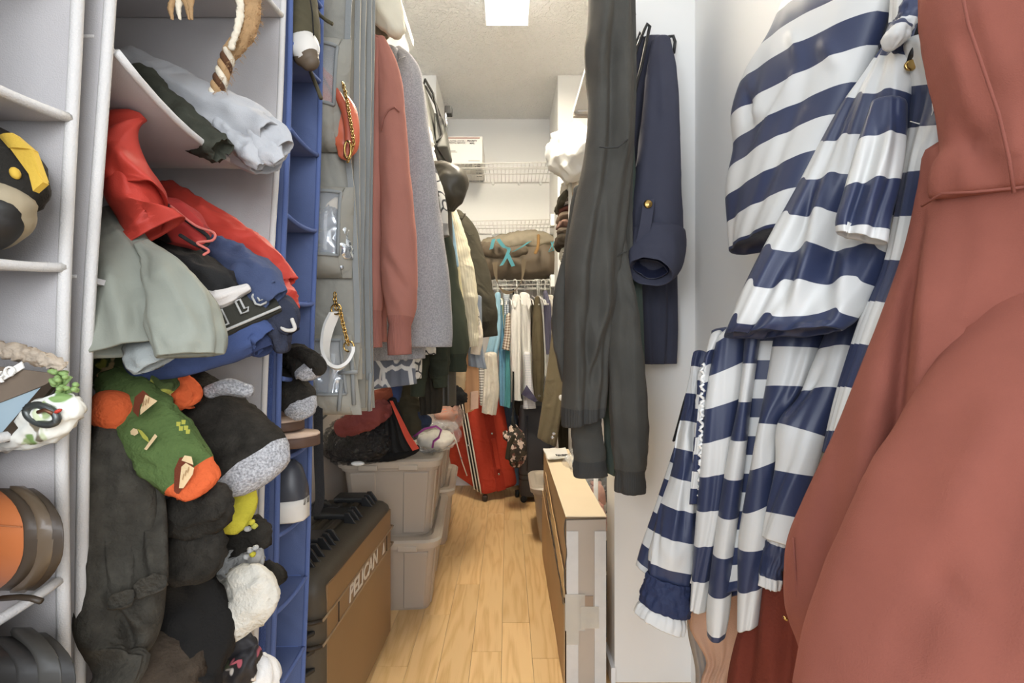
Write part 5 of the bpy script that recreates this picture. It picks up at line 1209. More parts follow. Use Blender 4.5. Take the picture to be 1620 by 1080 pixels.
# broad face panel with recessed name band and ribs
fx = cx1
def fq(y, z, dx=0): return RR(fx + dx, y, z)
hexa(t, 'face_panel', m_face, [fq(cy0 + .036, .03, -.004), fq(cy0 + .036, .03, .0015), fq(cy1 - .036, .03, .0015), fq(cy1 - .036, .03, -.004), fq(cy0 + .036, ch - .036, -.004), fq(cy0 + .036, ch - .036, .0015), fq(cy1 - .036, ch - .036, .0015), fq(cy1 - .036, ch - .036, -.004)], .002)
zb0, zb1 = .315, .372
m_rimb = M('dark_case_groove', (52, 42, 32), .5); m_hi = M('case_rib', (150, 122, 88), .35)
for z_ in (zb0, zb1):
    pipe(t, 'rib', m_hi, [[fq(y, z_, .002) for y in np.linspace(cy0 + .01, cy1 - .01, 14)] + [fq(cy1 + .002, z_, -.03), fq(cy1 + .004, z_, -.10)]], .003, 6)
    pipe(t, 'rib', m_rimb, [[fq(cy0 + .01, z_, .0), fq(cy0 - .002, z_, -.02), fq(cy0 - .004, z_, -.09), fq(cy0 - .004, z_, -.2)]], .005, 6)
for y in (cy0 + .10, cy1 - .085):
    pipe(t, 'band_divider', m_rimb, [[fq(y, zb0 + .004, .002), fq(y, zb1 - .004, .002)]], .002, 6)
m_lt = M('light_grey_print', (206, 196, 182), .6)
text(t, 'lettering', m_lt, 'PELICAN', fq(cy0 + .165, zb0 + .012, .002), fq(2, 0) - fq(1, 0), (0, 0, 1), .060, bold=.0012, lift=.001, shear=.12)
poly(t, 'emblem', m_lt, [(0, 0), (.026, 0), (.02, .018), (.013, .034)], fq(cy1 - .135, zb0 + .012, .002), fq(2, 0) - fq(1, 0), (0, 0, 1), .001, .001)
# near end: three flat ribs and a hinge pin; top: latches and handle
for z_ in (.345, .305, .262):
    hexa(t, 'end_rib', m_lat, [RR(-.60, cy0 - .034, z_ - .006), RR(-.445, cy0 - .03, z_ - .006), RR(-.42, cy0 + .01, z_ - .006), RR(-.60, cy0 + .01, z_ - .006), RR(-.60, cy0 - .034, z_ + .002), RR(-.445, cy0 - .03, z_ + .002), RR(-.42, cy0 + .01, z_ + .006), RR(-.60, cy0 + .01, z_ + .006)], .003)
for z_ in (.20, .10):
    box(t, 'hinge', m_lat, -.56, -.47, cy0 - .022, cy0 + .01, z_ - .04, z_ + .04, .006)
    pipe(t, 'hinge_pin', m_chrome, [[(-.505, cy0 - .024, z_ - .045), (-.505, cy0 - .024, z_ + .045)]], .004, 8)
def latch(y, w_):
    a = RR(-.52, y, ch)
    g = box(t, 'latch', m_lat, a[0] - .05, a[0] + .045, a[1] - w_ / 2, a[1] + w_ / 2, ch + .004, ch + .022, .005)
    for q in (-1, 0, 1):
        b = RR(-.47, y + q * w_ * .42, ch)
        hexa(g, 'latch_rib', m_lat, [b + (-.008, -.004, -.012), b + (.034, -.004, -.014), b + (.034, .004, -.014), b + (-.008, .004, -.012), b + (-.008, -.004, .026), b + (.006, -.004, .026), b + (.006, .004, .026), b + (-.008, .004, .026)], .0015)
for y in (1.16, 1.255, 1.43, 1.575): latch(y, .065)
a, b = RR(-.545, 1.24, ch + .02), RR(-.545, 1.47, ch + .02)
hd = pipe(t, 'handle', m_lat, [[a + (0, 0, -.01), a + (-.02, .005, .012), a + (-.03, .03, .018), (a + b) / 2 + (-.03, 0, .018), b + (-.03, -.03, .018), b + (-.02, -.005, .012), b + (0, 0, -.01)]], .012, 8)
for q in (a, b): box(hd, 'handle_mount', m_lat, q[0] - .03, q[0] + .03, q[1] - .018, q[1] + .018, ch - .004, ch + .024, .004)
# ---------------------------------------------------------------- long cardboard box
t = thing('cardboard_box', 'long flat cardboard box with taped end standing on edge along the aisle', 'box')
bx0, bx1, by0, by1, bz = .169, .283, 1.385, 2.26, .49
yb = math.radians(.6)
box(t, 'carton', m_card, bx0, bx1, by0, by1, 0.002, bz, .004)
quad(t, 'top_flap', m_card2, (bx0 - .002, by0 - .001, bz + .0035), (bx1 + .002, by0 - .001, bz + .0035), (bx1 + .002, by1, bz + .0015), (bx0 - .002, by1, bz + .0015), .003, 4, 20, wr=.0012, wf=7)
quad(t, 'end_panel', m_card3, (bx0, by0 - .003, bz), (bx1, by0 - .003, bz), (bx1, by0 - .003, .004), (bx0, by0 - .003, .004), .002)
m_tape = M('off_white_tape', (214, 212, 208), .5, mottle=.04, ms=40); m_ctape = FILM('clear_tape', (226, 220, 206), .55, .12, bump=.6, bs=60)
yq = by0 - .0055
def strip2(nm, m, x0, x1, z0, z1, yy=yq, wr=.0, seed=1):
    quad(t, nm, m, (x0, yy, z1), (x1, yy, z1), (x1, yy, z0), (x0, yy, z0), .0008, 4, 10, wr=wr, wf=40, seed=seed)
strip2('white_tape', m_tape, bx0 + .0, bx0 + .034, .01, .455); strip2('white_tape', m_tape, bx1 - .033, bx1, .01, .455)
strip2('brown_tape', M('tan_tape', (166, 140, 116), .5), .205, .245, .22, .27, yq - .001)
strip2('clear_tape', m_ctape, bx0 - .004, .222, .17, .275, yq - .002, .0015, 3); strip2('clear_tape', m_ctape, .21, .262, .178, .24, yq - .0025, .001, 5); strip2('clear_tape', m_ctape, bx0, .205, .13, .19, yq - .0015, .001, 6)
xq = bx0 - .0025
def side(nm, m, y0_, y1_, z00, z01, z10, z11, dx=0., wr=0., th=.0025):
    quad(t, nm, m, (xq - dx, y0_, z01), (xq - dx, y1_, z11), (xq - dx, y1_, z10), (xq - dx, y0_, z00), (-th, 0, 0), 12, 4, wr=wr, wf=9)
side('side_flap', m_card, by0, by1, .004, .245, .004, .30, .001, .0015)
m_gap = M('torn_cardboard_edge', (96, 84, 70), .95, bump=.8, bs=200)
quad(t, 'torn_seam', m_gap, (xq - .004, by0, .254), (xq - .004, by1 - .12, .395), (xq - .004, by1 - .12, .390), (xq - .004, by0, .242), .002, 30, 2, wr=.003, wf=30)
side('side_tape', M('clear_brown_tape', (206, 168, 112), .25, spec=.6), by0, by1 - .2, .262, .33, .40, .44, .002, .002)
pipe(t, 'torn_edge', m_gap, [[(bx0 - .002 + .003 * math.sin(37 * i), by0 - .004, .49 - i * .0145) for i in range(16)]], .002, 5)
pipe(t, 'top_edge', m_gap, [[(bx0, by0 - .004, bz - .002), (bx1, by0 - .004, bz + .001)]], .0018, 5)
t = thing('shipping_bag', 'white printed shipping bag lying on the long cardboard box', 'bag')
quad(t, 'sheet', M('white_poly_mailer', (232, 228, 220), .4), (.17, 2.0, .505), (.26, 2.02, .51), (.27, 2.24, .50), (.165, 2.22, .498), .004, 10, 10, wr=.006, wf=20)
text(t, 'print', m_ink, 'iper', (.205, 2.03, .517), (1, .1, .02), (-.1, 1, .02), .032, bold=.001)
# ---------------------------------------------------------------- suitcases
m_rs = FAB('red_suitcase_cloth', (196, 58, 36), rough=.75, bs=900, bump=.3, mot=.04)
m_rs2 = FAB('red_suitcase_trim', (176, 48, 30), rough=.7, bs=900, bump=.3, mot=.04)
t = thing('red_suitcase', 'red fabric suitcase leaning against the tote with white zips', 'suitcase')
Bn, Bl, Br = P(766, 787, 2.98), P(712, 750, 3.16), P(823, 770, 3.08)
Tn = P(738, 628, 2.94); up = Tn - Bn
Tl, Tr = Bl + up, Br + up
Bb, Tb = Bl + Br - Bn, Tl + Tr - Tn
hexa(t, 'shell', m_rs, [Bn, Br, Bb, Bl, Tn, Tr, Tb, Tl], .035, 4)
def onl(u, v, o_=.004):
    p = Bn + (Bl - Bn) * u + up * v; n_ = nrm(np.cross(Bl - Bn, up)); n_ = n_ * np.sign(n_ @ (np.array([0, 0, H]) - p)); return p + n_ * o_
def onr(u, v, o_=.004):
    p = Bn + (Br - Bn) * u + up * v; n_ = nrm(np.cross(Br - Bn, up)); n_ = n_ * np.sign(n_ @ (np.array([0, 0, H]) - p)); return p + n_ * o_
m_zip = M('cream_zip', (222, 212, 192), .6); m_dz = M('dark_zip_tape', (54, 46, 36), .8)
quad(t, 'zip_tape', m_dz, onl(.04, .97, .003), onl(.24, .97, .003), onl(.24, .04, .003), onl(.04, .04, .003), .003, 3, 12)
for u in (.05, .14, .235):
    pipe(t, 'zip', m_zip, [[onl(u, v, .007) for v in np.linspace(.03, .98, 16)]], .0045, 6)
zz_ = pipe(t, 'zip', m_zip, [[onl(.98, .72, .006), onl(.82, .70, .007), onl(.66, .60, .007), onl(.56, .45, .007), onl(.48, .25, .007), onl(.40, .13, .007)]], .004, 6)
pipe(t, 'zip', m_zip, [[onl(.66, .98, .006), onl(.56, .88, .006), onl(.48, .72, .006), onl(.44, .62, .006)]], .004, 6)
for (u, v) in ((.15, .5), (.47, .30)): box(zz_, 'zip_pull', m_chrome, *sum([[c - .006, c + .006] for c in onl(u, v, .012)], []), bev=.002)
for (u0, u1, v0, v1) in ((.36, .60, .56, .98), (.38, .58, .20, .56), (.36, .60, .02, .20)):
    quad(t, 'front_strap', m_rs2, onr(u0, v1, .003), onr(u1, v1, .003), onr(u1, v0, .003), onr(u0, v0, .003), .004, 4, 8)
quad(t, 'side_handle', m_rs, onr(.43, .55, .012), onr(.53, .55, .012), onr(.53, .24, .012), onr(.43, .24, .012), .006, 4, 8)
for v in (.60, .19): disc(t, 'rivet', m_chrome, onr(.48, v, .006), onr(.5, .5, .1) - onr(.5, .5), .007, .004, 12)
box(t, 'foot', m_dkbr, Bn[0] - .014, Bn[0] + .02, Bn[1] + .01, Bn[1] + .05, 0.001, .04, .01)
for q in (Br, ):
    disc(t, 'wheel', m_black, q + np.array([-.03, .0, -.02 - q[2] + .045]), (1, .2, 0), .024, .02)
m_gs = M('dark_grey_suitcase_shell', (66, 66, 72), .5, bump=.1, bs=260, mottle=.06)
t = thing('grey_suitcase', 'dark grey upright hard suitcase behind the camouflage pouch', 'suitcase')
rloft(t, 'shell', m_gs, [(.035, .19, 3.10, .108, .12, .03), (.05, .19, 3.10, .116, .128, .035), (.56, .19, 3.10, .118, .13, .035), (.60, .19, 3.10, .108, .12, .03)])
for z_ in (.14, .17): rloft(t, 'groove', m_rub, [(z_, .19, 3.10, .1185, .1305, .036), (z_ + .006, .19, 3.10, .1185, .1305, .036)])
pipe(t, 'ridge', m_gs, [[(x, 2.968, .2), (x, 2.968, .54)] for x in (.12, .26)], .005, 6)
box(t, 'tag_plate', m_rub, .215, .29, 2.962, 2.972, .24, .33, .003)
for x in (.10, .28): disc(t, 'wheel', m_black, (x, 2.99, .022), (0, -1, 0), .021, .018)
t = thing('blue_bag', 'slate blue fabric bag standing behind the camouflage pouch', 'bag')
cloth(t, 'panel', FAB('slate_blue', (92, 116, 140)), [(796, 640, 818, 640), (800, 700, 822, 700), (812, 745, 824, 745), (815, 765, 824, 765)], d=(3.22, 3.2), th=.06, n=16, fold=.006)
t = thing('camo_pouch', 'brown and white camouflage pouch hanging in front of the suitcases', 'pouch')
m_camo = M('brown_camo', (72, 60, 46), .85, patt='camo', ms=26, rgb2=[(124, 76, 66), (214, 188, 172), (52, 46, 38)])
tube(t, 'body', m_camo, [(812, 676, 2.80, 7), (816, 690, 2.79, 13), (818, 708, 2.78, 15), (817, 726, 2.78, 14), (816, 732, 2.78, 10)], n=26, wr=.006, wf=(1.4, 26), seed=4, sq=.7)
tube(t, 'side_pocket', m_camo, [(799, 684, 2.80, 4), (802, 690, 2.79, 6), (806, 696, 2.79, 4)], n=16, wr=.003, seed=5)
tube(t, 'trim', FAB('dark_olive_trim', (60, 56, 44)), [(813, 690, 2.755, 4), (806, 705, 2.755, 4), (803, 724, 2.76, 4)], n=10, sq=.5)
tube(t, 'cord', m_blk, [(812, 458, 3.05, 1.4), (812, 640, 2.85, 1.6), (811, 660, 2.80, 2), (813, 676, 2.79, 4)], n=8)
# ---------------------------------------------------------------- back wall shelves
def bshelf(label, z, x0=-.41, x1=.288, d0=3.0, clips=True):
    t = thing('wire_shelf', label, 'shelf')
    pipe(t, 'rail', m_wire, [[(x0, d0, z), (x1, d0, z + .012)], [(x0, d0, z - .028), (x1, d0, z - .016)], [(x0, D - .006, z), (x1, D - .006, z)], [(x0, (d0 + D) / 2, z - .004), (x1, (d0 + D) / 2, z + .002)], [(x0, d0 + .09, z - .004), (x1, d0 + .09, z + .004)]], .0034, 6)
    o = pipe(t, 'deck_wires', m_wire, [[(x, D - .006, z + .002), (x, d0, z + .002 + .012 * (x - x0) / (x1 - x0)), (x, d0 - .001, z - .028 + .012 * (x - x0) / (x1 - x0))] for x in np.arange(x0 + .012, x1, .0255)], .0018, 5); o['kind'] = 'stuff'
    for x in (-.1, .08, .23): disc(t, 'wall_clip', m_white, (x, D, z - .008), (0, -1, 0), .011, .01, 10)
    box(t, 'end_bracket', m_white, x1 - .022, x1 + .005, d0 - .012, d0 + .05, z - .03, z + .045, .004)
    return t
bshelf('white wire shelf high on the back wall with a mailing box', 2.107)
bshelf('white wire shelf in the middle of the back wall above the duffel bag', 1.75)
bshelf('white wire shelf under the duffel bag with shirts hanging below', 1.372)
t = thing('back_rod', 'thin white hanging rod under the lowest back shelf', 'closet rod')
pipe(t, 'rod', m_wire, [[(-.41, 3.06, 1.335), (.288, 3.06, 1.335)]], .008, 10)
t = thing('shelf_post', 'white shelf support post at the corner beside the duffel bag', 'post')
box(t, 'post', m_white, .298, .322, 2.78, 2.80, 1.30, 1.79, .003)
box(t, 'cap', m_white, .294, .326, 2.776, 2.80, 1.79, 1.80, .002)
t = thing('mailing_box', 'white postal mailing box with printed front on the top back shelf', 'box')
m_mb = M('white_carton', (234, 230, 224), .7)
X0, X1, Z0, Z1 = -.405, -.158, 2.115, 2.285
box(t, 'carton', m_mb, X0, X1, 3.01, 3.33, Z0, Z1, .003)
yf = 3.009
box(t, 'red_stripe', M('dull_red_print', (150, 104, 92), .7), X0 + .004, X1 - .016, yf - .001, yf + .002, Z1 - .014, Z1 - .008, 0, 1)
text(t, 'lettering', m_ink, 'UNITED STATES', (X0 + .038, yf, Z1 - .034), (1, 0, 0), (0, 0, 1), .0135)
text(t, 'lettering', m_ink, 'POSTAL SERVICE', (X0 + .038, yf, Z1 - .047), (1, 0, 0), (0, 0, 1), .0135)
text(t, 'lettering', m_ink, 'PRIORITY', (X0 + .152, yf, Z1 - .034), (1, 0, 0), (0, 0, 1), .0145, bold=.0003)
text(t, 'lettering', m_ink, 'MAIL', (X0 + .168, yf, Z1 - .049), (1, 0, 0), (0, 0, 1), .0145, bold=.0003)
box(t, 'divider', m_ink, X0 + .143, X0 + .1435, yf - .001, yf + .001, Z1 - .05, Z1 - .024, 0, 1)
poly(t, 'emblem', m_ink, [(0, 0), (.022, 0), (.03, .022), (.004, .022)], (X0 + .004, yf, Z1 - .046), (1, 0, 0), (0, 0, 1))
poly(t, 'emblem', m_mb, [(.004, .008), (.024, .014), (.012, .005)], (X0 + .004, yf - .001, Z1 - .046), (1, 0, 0), (0, 0, 1))
for (zz, x0, w_) in ((-.094, .004, .075), (-.101, .004, .085), (-.155, .16, .07)):
    box(t, 'small_print', M('grey_print', (140, 138, 134), .7), X0 + x0, X0 + x0 + w_, yf - .0008, yf + .001, Z1 + zz, Z1 + zz + .003, 0, 1)
for i in range(9):
    box(t, 'underside_print', m_ink, X0 + .02 + i * .025, X0 + .033 + i * .025, 3.014, 3.024, Z0 - .001, Z0 + .001, 0, 1)
for i in range(4):
    box(t, 'underside_print', m_ink, X1 - .05, X1 - .015, 3.06 + i * .06, 3.068 + i * .06, Z0 - .001, Z0 + .001, 0, 1)
# duffel bag
m_duf = M('brown_ripstop', (106, 92, 74), .6, bump=.2, bs=500, mottle=.1, ms=8, spec=.3)
m_duf2 = M('taupe_ripstop', (148, 136, 114), .6, bump=.2, bs=500, mottle=.08, ms=8, spec=.3)
m_teal = FAB('teal_webbing', (76, 146, 158), bs=500)
t = thing('duffel_bag', 'large brown duffel bag with teal straps on the lowest back shelf', 'bag')
tube(t, 'body', m_duf, [(762, 418, 3.13, 18), (780, 416, 3.11, 25), (815, 416, 3.10, 28), (850, 414, 3.10, 29), (872, 412, 3.11, 27), (880, 412, 3.12, 20)], n=44, wr=.010, wf=(1.6, 14), seed=5, sq=1.0, rows=60, cr=[(800, 400, 840, 436, .01, 6), (845, 395, 865, 440, -.012, 5), (815, 430, 870, 425, .008, 4)])
tube(t, 'upper_pack', m_duf2, [(768, 386, 3.12, 8), (790, 388, 3.10, 15), (825, 382, 3.08, 16), (855, 380, 3.08, 14), (874, 382, 3.10, 9)], n=36, wr=.010, wf=(1.8, 20), seed=6, sq=1.1, rows=50)
tube(t, 'side_roll', m_duf, [(760, 388, 3.08, 6), (772, 394, 3.02, 11), (800, 399, 2.99, 10), (830, 396, 2.99, 7)], n=24, wr=.006, wf=(1.6, 30), seed=7)
for pts in ([(781, 378), (777, 394)], [(788, 378), (797, 390), (805, 394), (800, 408), (793, 420)], [(838, 382), (826, 390), (812, 398)], [(803, 402), (812, 421)]):
    band(t, 'teal_strap', m_teal, [P(x, y, 2.918 - .004 * (i % 2)) for i, (x, y) in enumerate(pts)], (.022, 0, .006), .004)
for xs in ([(783, 415), (785, 440), (793, 458), (806, 463), (818, 456), (826, 440), (829, 410)],):
    band(t, 'handle', FAB('brown_webbing', (108, 94, 74), bs=500), [P(x, y, 2.93) for x, y in xs], [(.03, 0, 0), (.028, 0, .0), (.012, 0, -.016), (0, 0, -.02), (-.012, 0, -.016), (.028, 0, 0), (.03, 0, 0)], .004)
tube(t, 'brown_tab', FAB('tan_cord', (156, 116, 66)), [(852, 372, 2.93, 2.4), (851, 390, 2.92, 2.4), (847, 400, 2.92, 2.4)], n=8)
pipe(t, 'teal_cord', m_teal, [[P(876, 382, 2.98), P(872, 390, 2.97), P(868, 398, 2.97), P(876, 396, 2.97), P(872, 382, 2.97)]], .004, 6)
# ---------------------------------------------------------------- shirts on the back rod, left to right
m_han = M('white_hanger', (236, 234, 228), .4)
HG = []
def hanger(cx, dd, tilt=0):
    t = thing('clothes_hanger', 'hanger', 'hanger', 'white hangers on the back rod'); HG.append((cx, t))
    p = [P(cx + 3 * math.cos(a) - 3, 446 - 4 * math.sin(a), dd) for a in np.linspace(-.4, 3.14, 9)][::-1]
    pipe(t, 'hook', m_han, [p + [P(cx, 455, dd), P(cx, 468, dd)]], .0032, 6)
    c = P(cx, 468, dd); pipe(t, 'arm', m_han, [[c, c + (.03, -.12, -.04), c + (.03, -.19, -.07)], [c, c + (-.01, .1, -.03), c + (-.01, .16, -.05)]], .004, 6)
def bshirt(name, label, m, rws, dd=2.98, th=.05, seed=1, fold=.008, nf=2., cat='shirt', cuff=None, cr=None, n=18, hang=True):
    t = thing(name, label, cat)
    cloth(t, 'body', m, rws, d=(dd, dd), th=th, n=n, fold=fold, nf=nf, seed=seed, cr=cr, segs=[('body', 0, .9, m), ('cuff', .9, 1, cuff)] if cuff else None)
    if hang: hanger((rws[0][0] + rws[0][2]) / 2, dd + .06)
    return t
m_lb = FAB('sky_blue_cotton', (146, 192, 216), rough=.7); m_tl = FAB('teal_satin', (88, 166, 172), rough=.45, bump=.1)
m_wc = FAB('crisp_white_cotton', (236, 234, 228), mot=.03); m_cc = FAB('cream_linen', (216, 208, 192))
for x in (772, 777, 786, 834, 851, 856, 870): hanger(x, 3.08)
bshirt('blue_shirt', 'sky blue shirt with short sleeve beside the olive jacket cuff', m_lb, [(783, 466, 792, 466), (781, 500, 793, 500), (774, 535, 792, 535), (766, 568, 784, 575)], 2.94, seed=2, cr=[(780, 500, 772, 570, .01, 4)])
bshirt('blue_blouse', 'pale blue satin blouse hanging long below the sky blue sleeve', FAB('blue_satin', (110, 168, 200), rough=.45, bump=.1), [(787, 480, 794, 480), (789, 560, 800, 560), (789, 610, 806, 612), (790, 640, 808, 644)], 3.0, seed=3, hang=False, fold=.014, cr=[(796, 570, 792, 640, .012, 3)])
bshirt('teal_blouse', 'teal satin blouse between the pale blue one and the white shirts', m_tl, [(798, 500, 806, 500), (799, 560, 807, 560), (798, 620, 808, 622), (796, 640, 808, 645)], 2.98, seed=4, fold=.01, hang=False)
bshirt('yellow_shirt', 'pale yellow shirt edge squeezed beside the sky blue shirt', FAB('pale_yellow_shirt', (206, 204, 158)), [(791, 475, 797, 475), (793, 510, 799, 510), (794, 560, 799, 560)], 3.04, seed=5)
bshirt('pale_shirt', 'pale grey blue striped shirt in front of the plaid sleeve', M('blue_stripe_cotton', (216, 222, 226), .9, stripe=(.012, (170, 186, 204), .6, 0)), [(796, 466, 806, 466), (797, 490, 806, 490), (797, 520, 803, 520)], 3.0, seed=6)
bshirt('plaid_shirt', 'brown and cream plaid shirt sleeve beside the white shirts', M('brown_plaid', (226, 214, 196), .9, patt='plaid', ms=60, rgb2=(132, 104, 84)), [(800, 500, 808, 498), (798, 525, 808, 525), (794, 551, 806, 555)], 2.94, seed=7, hang=False)
bshirt('white_shirt', 'white dress shirt with pointed collar hanging first after the plaid sleeve', m_wc, [(811, 468, 824, 470), (808, 490, 824, 490), (808, 560, 824, 560), (810, 620, 824, 622), (812, 632, 826, 633)], 2.93, seed=8, cuff=m_wc, cr=[(812, 480, 816, 620, .008, 3), (820, 500, 819, 610, -.008, 2)])
t = bshirt('white_shirt', 'white dress shirt with striped lower sleeve under the slate purple flap', m_wc, [(822, 465, 838, 467), (821, 490, 840, 490), (824, 540, 840, 540), (828, 600, 842, 600), (828, 645, 848, 645)], 2.96, seed=9, cr=[(826, 480, 830, 600, .01, 3), (834, 480, 836, 560, -.01, 2.5)])
for (a, b, c) in (((811, 478), (820, 466), (816, 488)), ((832, 466), (840, 480), (836, 492))):
    hexa(t, 'collar', m_wc, [P(*a, 2.90), P(*b, 2.90), P(*c, 2.89), P((a[0] + c[0]) / 2 - 1, (a[1] + c[1]) / 2, 2.895), P(*a, 2.915), P(*b, 2.915), P(*c, 2.905), P((a[0] + c[0]) / 2 - 1, (a[1] + c[1]) / 2, 2.91)], 0, 1)
bshirt('white_shirt', 'white shirt tail with pale stripes hanging below the other white shirts', M('pale_stripe_cotton', (232, 232, 236), .9, stripe=(.01, (206, 210, 226), .6, 0)), [(828, 560, 839, 560), (830, 600, 842, 600), (827, 646, 848, 645)], 2.90, seed=10, hang=False)
t = thing('purple_scarf', 'slate purple cloth corner sticking out before the striped white shirt', 'scarf')
G = [P(833, 609, 2.86), P(850, 633, 2.85), P(846, 636, 2.85), P(825, 624, 2.86)]
quad(t, 'flap', FAB('slate_purple', (84, 80, 108)), G[0], G[1], G[2], G[3], .012, 10, 8, wr=.006, wf=18)
bshirt('brown_shirt', 'dark brown shirt shoulder behind the white shirts', FAB('dark_brown_cotton', (84, 74, 58)), [(838, 478, 846, 476), (838, 500, 850, 500), (842, 560, 854, 560), (846, 600, 856, 600)], 3.02, seed=11)
t = bshirt('brown_shirt', 'olive brown shirt with metal cuff button reaching low by the tan trousers', FAB('olive_brown_cotton', (98, 88, 66)), [(846, 472, 854, 472), (843, 500, 858, 500), (842, 570, 861, 570), (844, 630, 859, 636)], 2.92, seed=12, cr=[(850, 500, 852, 620, .008, 4)])
disc(t, 'button', m_chrome, P(853, 626, 2.88), (0, -1, 0), .007, .004, 10)
bshirt('white_tunic', 'thin white garment edge between the olive brown and purple shirts', m_wc, [(850, 470, 856, 470), (855, 500, 862, 500), (860, 570, 864, 570), (862, 595, 866, 595)], 2.95, seed=13, th=.02)
bshirt('purple_shirt', 'slate purple shirt hanging next to the corner column', FAB('slate_purple_cotton', (100, 98, 120)), [(859, 464, 866, 462), (860, 490, 872, 486), (862, 530, 872, 520), (864, 560, 872, 560)], 2.93, seed=14, cuff=None)
bshirt('beige_shirt', 'beige sleeveless shirt hanging at the far end of the back rod', m_cc, [(866, 470, 876, 470), (868, 520, 878, 520), (870, 600, 880, 600)], 2.96, seed=15)
bshirt('cream_shirt', 'cream linen shirt hanging low in front of the red suitcase', m_cc, [(767, 560, 786, 560), (766, 590, 788, 590), (764, 620, 790, 620), (762, 652, 785, 656)], 2.86, seed=16, fold=.014, nf=2.5, hang=False, cr=[(784, 580, 770, 640, .012, 4), (775, 570, 772, 630, -.01, 3)])
bshirt('grey_stripe_shirt', 'white and grey striped shirt beside the kraft garment bag', M('grey_stripe_cotton', (222, 218, 210), .9, stripe=(.016, (150, 146, 140), .55, 0)), [(756, 572, 766, 572), (758, 610, 768, 610), (759, 640, 766, 640)], 2.9, seed=17, hang=False)
bshirt('dark_trousers', 'dark brown trouser hem peeking between the white shirts and suitcases', FAB('dark_trouser', (66, 60, 52)), [(812, 625, 826, 625), (814, 645, 828, 645), (816, 655, 828, 658)], 3.06, seed=18, hang=False, cat='trousers')

for i, (cx, t) in enumerate(sorted(HG, key=lambda q: q[0])):
    t['label'] = 'white plastic clothes hanger under the duffel bag, %s from the left on the back rod' % ('first second third fourth fifth sixth seventh eighth ninth tenth eleventh twelfth thirteenth fourteenth fifteenth sixteenth seventeenth eighteenth nineteenth twentieth'.split()[i])
# ---------------------------------------------------------------- right nook
t = thing('nook_shelf', 'white board shelf high in the right nook', 'shelf')
box(t, 'board', m_trim, .272, .94, 1.55, 2.0, 1.945, 1.965, .003)
box(t, 'front_lip', M('beige_shelf_edge', (176, 164, 150), .5), .272, .94, 1.985, 2.003, 1.93, 1.945, .002)
box(t, 'cleat', m_trim, .285, .40, 1.96, 1.984, 1.938, 1.945, .001)
t = thing('nook_rack', 'white wire rack in the right nook loaded with folded things', 'rack')
pipe(t, 'post', m_wire, [[(.30, 2.30, 0), (.30, 2.30, 1.80)], [(.30, 2.70, 0), (.30, 2.70, 1.80)]], .009, 8)
for z in (1.36, 1.62):
    pipe(t, 'rail', m_wire, [[(.30, 2.30, z), (.30, 2.70, z)], [(.30, 2.30, z), (.9, 2.30, z)], [(.30, 2.70, z), (.9, 2.70, z)]], .005, 6)
    o = pipe(t, 'deck_wires', m_wire, [[(x, 2.30, z), (x, 2.70, z)] for x in np.arange(.32, .9, .03)], .0016, 5); o['kind'] = 'stuff'
o = blob(None, 'white_bag', m_wbag, 912, 246, 2.25, 38, 40, .13, rot=36, e=.85, wr=.035, wf=11, seed=21, n=52, rows=36); tag(o, 'crumpled white plastic bag on the rack beside the hanging hoodies', 'bag')
for (nm, lb, col, x, y, rx, ry, rot, sd) in (
    ('folded_cloth', 'cream folded cloth spilling out under the white bag in the nook', (226, 216, 200), 902, 300, 14, 13, 30, 1),
    ('folded_cloth', 'tan folded cloth below the white bag in the nook', (190, 164, 130), 909, 290, 10, 9, 40, 2),
    ('rolled_cloth', 'dark olive rolled cloth standing in the nook rack', (72, 66, 52), 890, 320, 7, 16, -30, 3),
    ('beige_shoe', 'beige padded shoe lying on the folded stack in the nook', (206, 180, 142), 909, 316, 9, 9, 45, 4),
    ('rolled_cloth', 'maroon folded cloth in the middle of the nook stack', (110, 60, 50), 898, 336, 14, 5, 8, 6),
    ('rolled_cloth', 'taupe folded cloth under the maroon one in the nook', (128, 108, 92), 894, 346, 12, 6, 4, 7),
    ('rolled_cloth', 'dusty brown folded cloth in the nook stack', (138, 104, 92), 893, 358, 11, 6, 0, 8),
    ('rolled_cloth', 'dark taupe folded cloth low in the nook stack', (96, 84, 72), 892, 370, 11, 6, 0, 9),
    ('rolled_cloth', 'white and blue folded cloth beside the taupe stack', (200, 206, 222), 903, 354, 8, 14, -20, 10),
    ('rolled_cloth', 'dark brown lowest bundle of the nook stack', (62, 54, 44), 889, 384, 10, 12, 0, 11)):
    o = blob(None, nm, FAB(nm + '_' + str(sd), col), x, y, 2.42, rx, ry, .10, rot=rot, e=.8, wr=.012, wf=24, seed=sd); tag(o, lb, 'cloth')
o = blob(None, 'striped_cloth', M('striped_knit', (206, 196, 180), .9, stripe=(.014, (92, 76, 62), .5, 0)), 899, 324, 2.42, 12, 8, .10, rot=6, e=.7, wr=.006, wf=24, seed=5); tag(o, 'brown and cream striped folded cloth in the nook stack', 'cloth')
o = blob(None, 'lace_cloth', M('lace_print', (186, 178, 164), .9, patt='bits', ms=60, rgb2=[(70, 62, 54)]), 899, 402, 2.40, 12, 16, .08, rot=-25, wr=.01, wf=30, seed=12); tag(o, 'patterned grey cloth hanging off the nook rack', 'cloth')
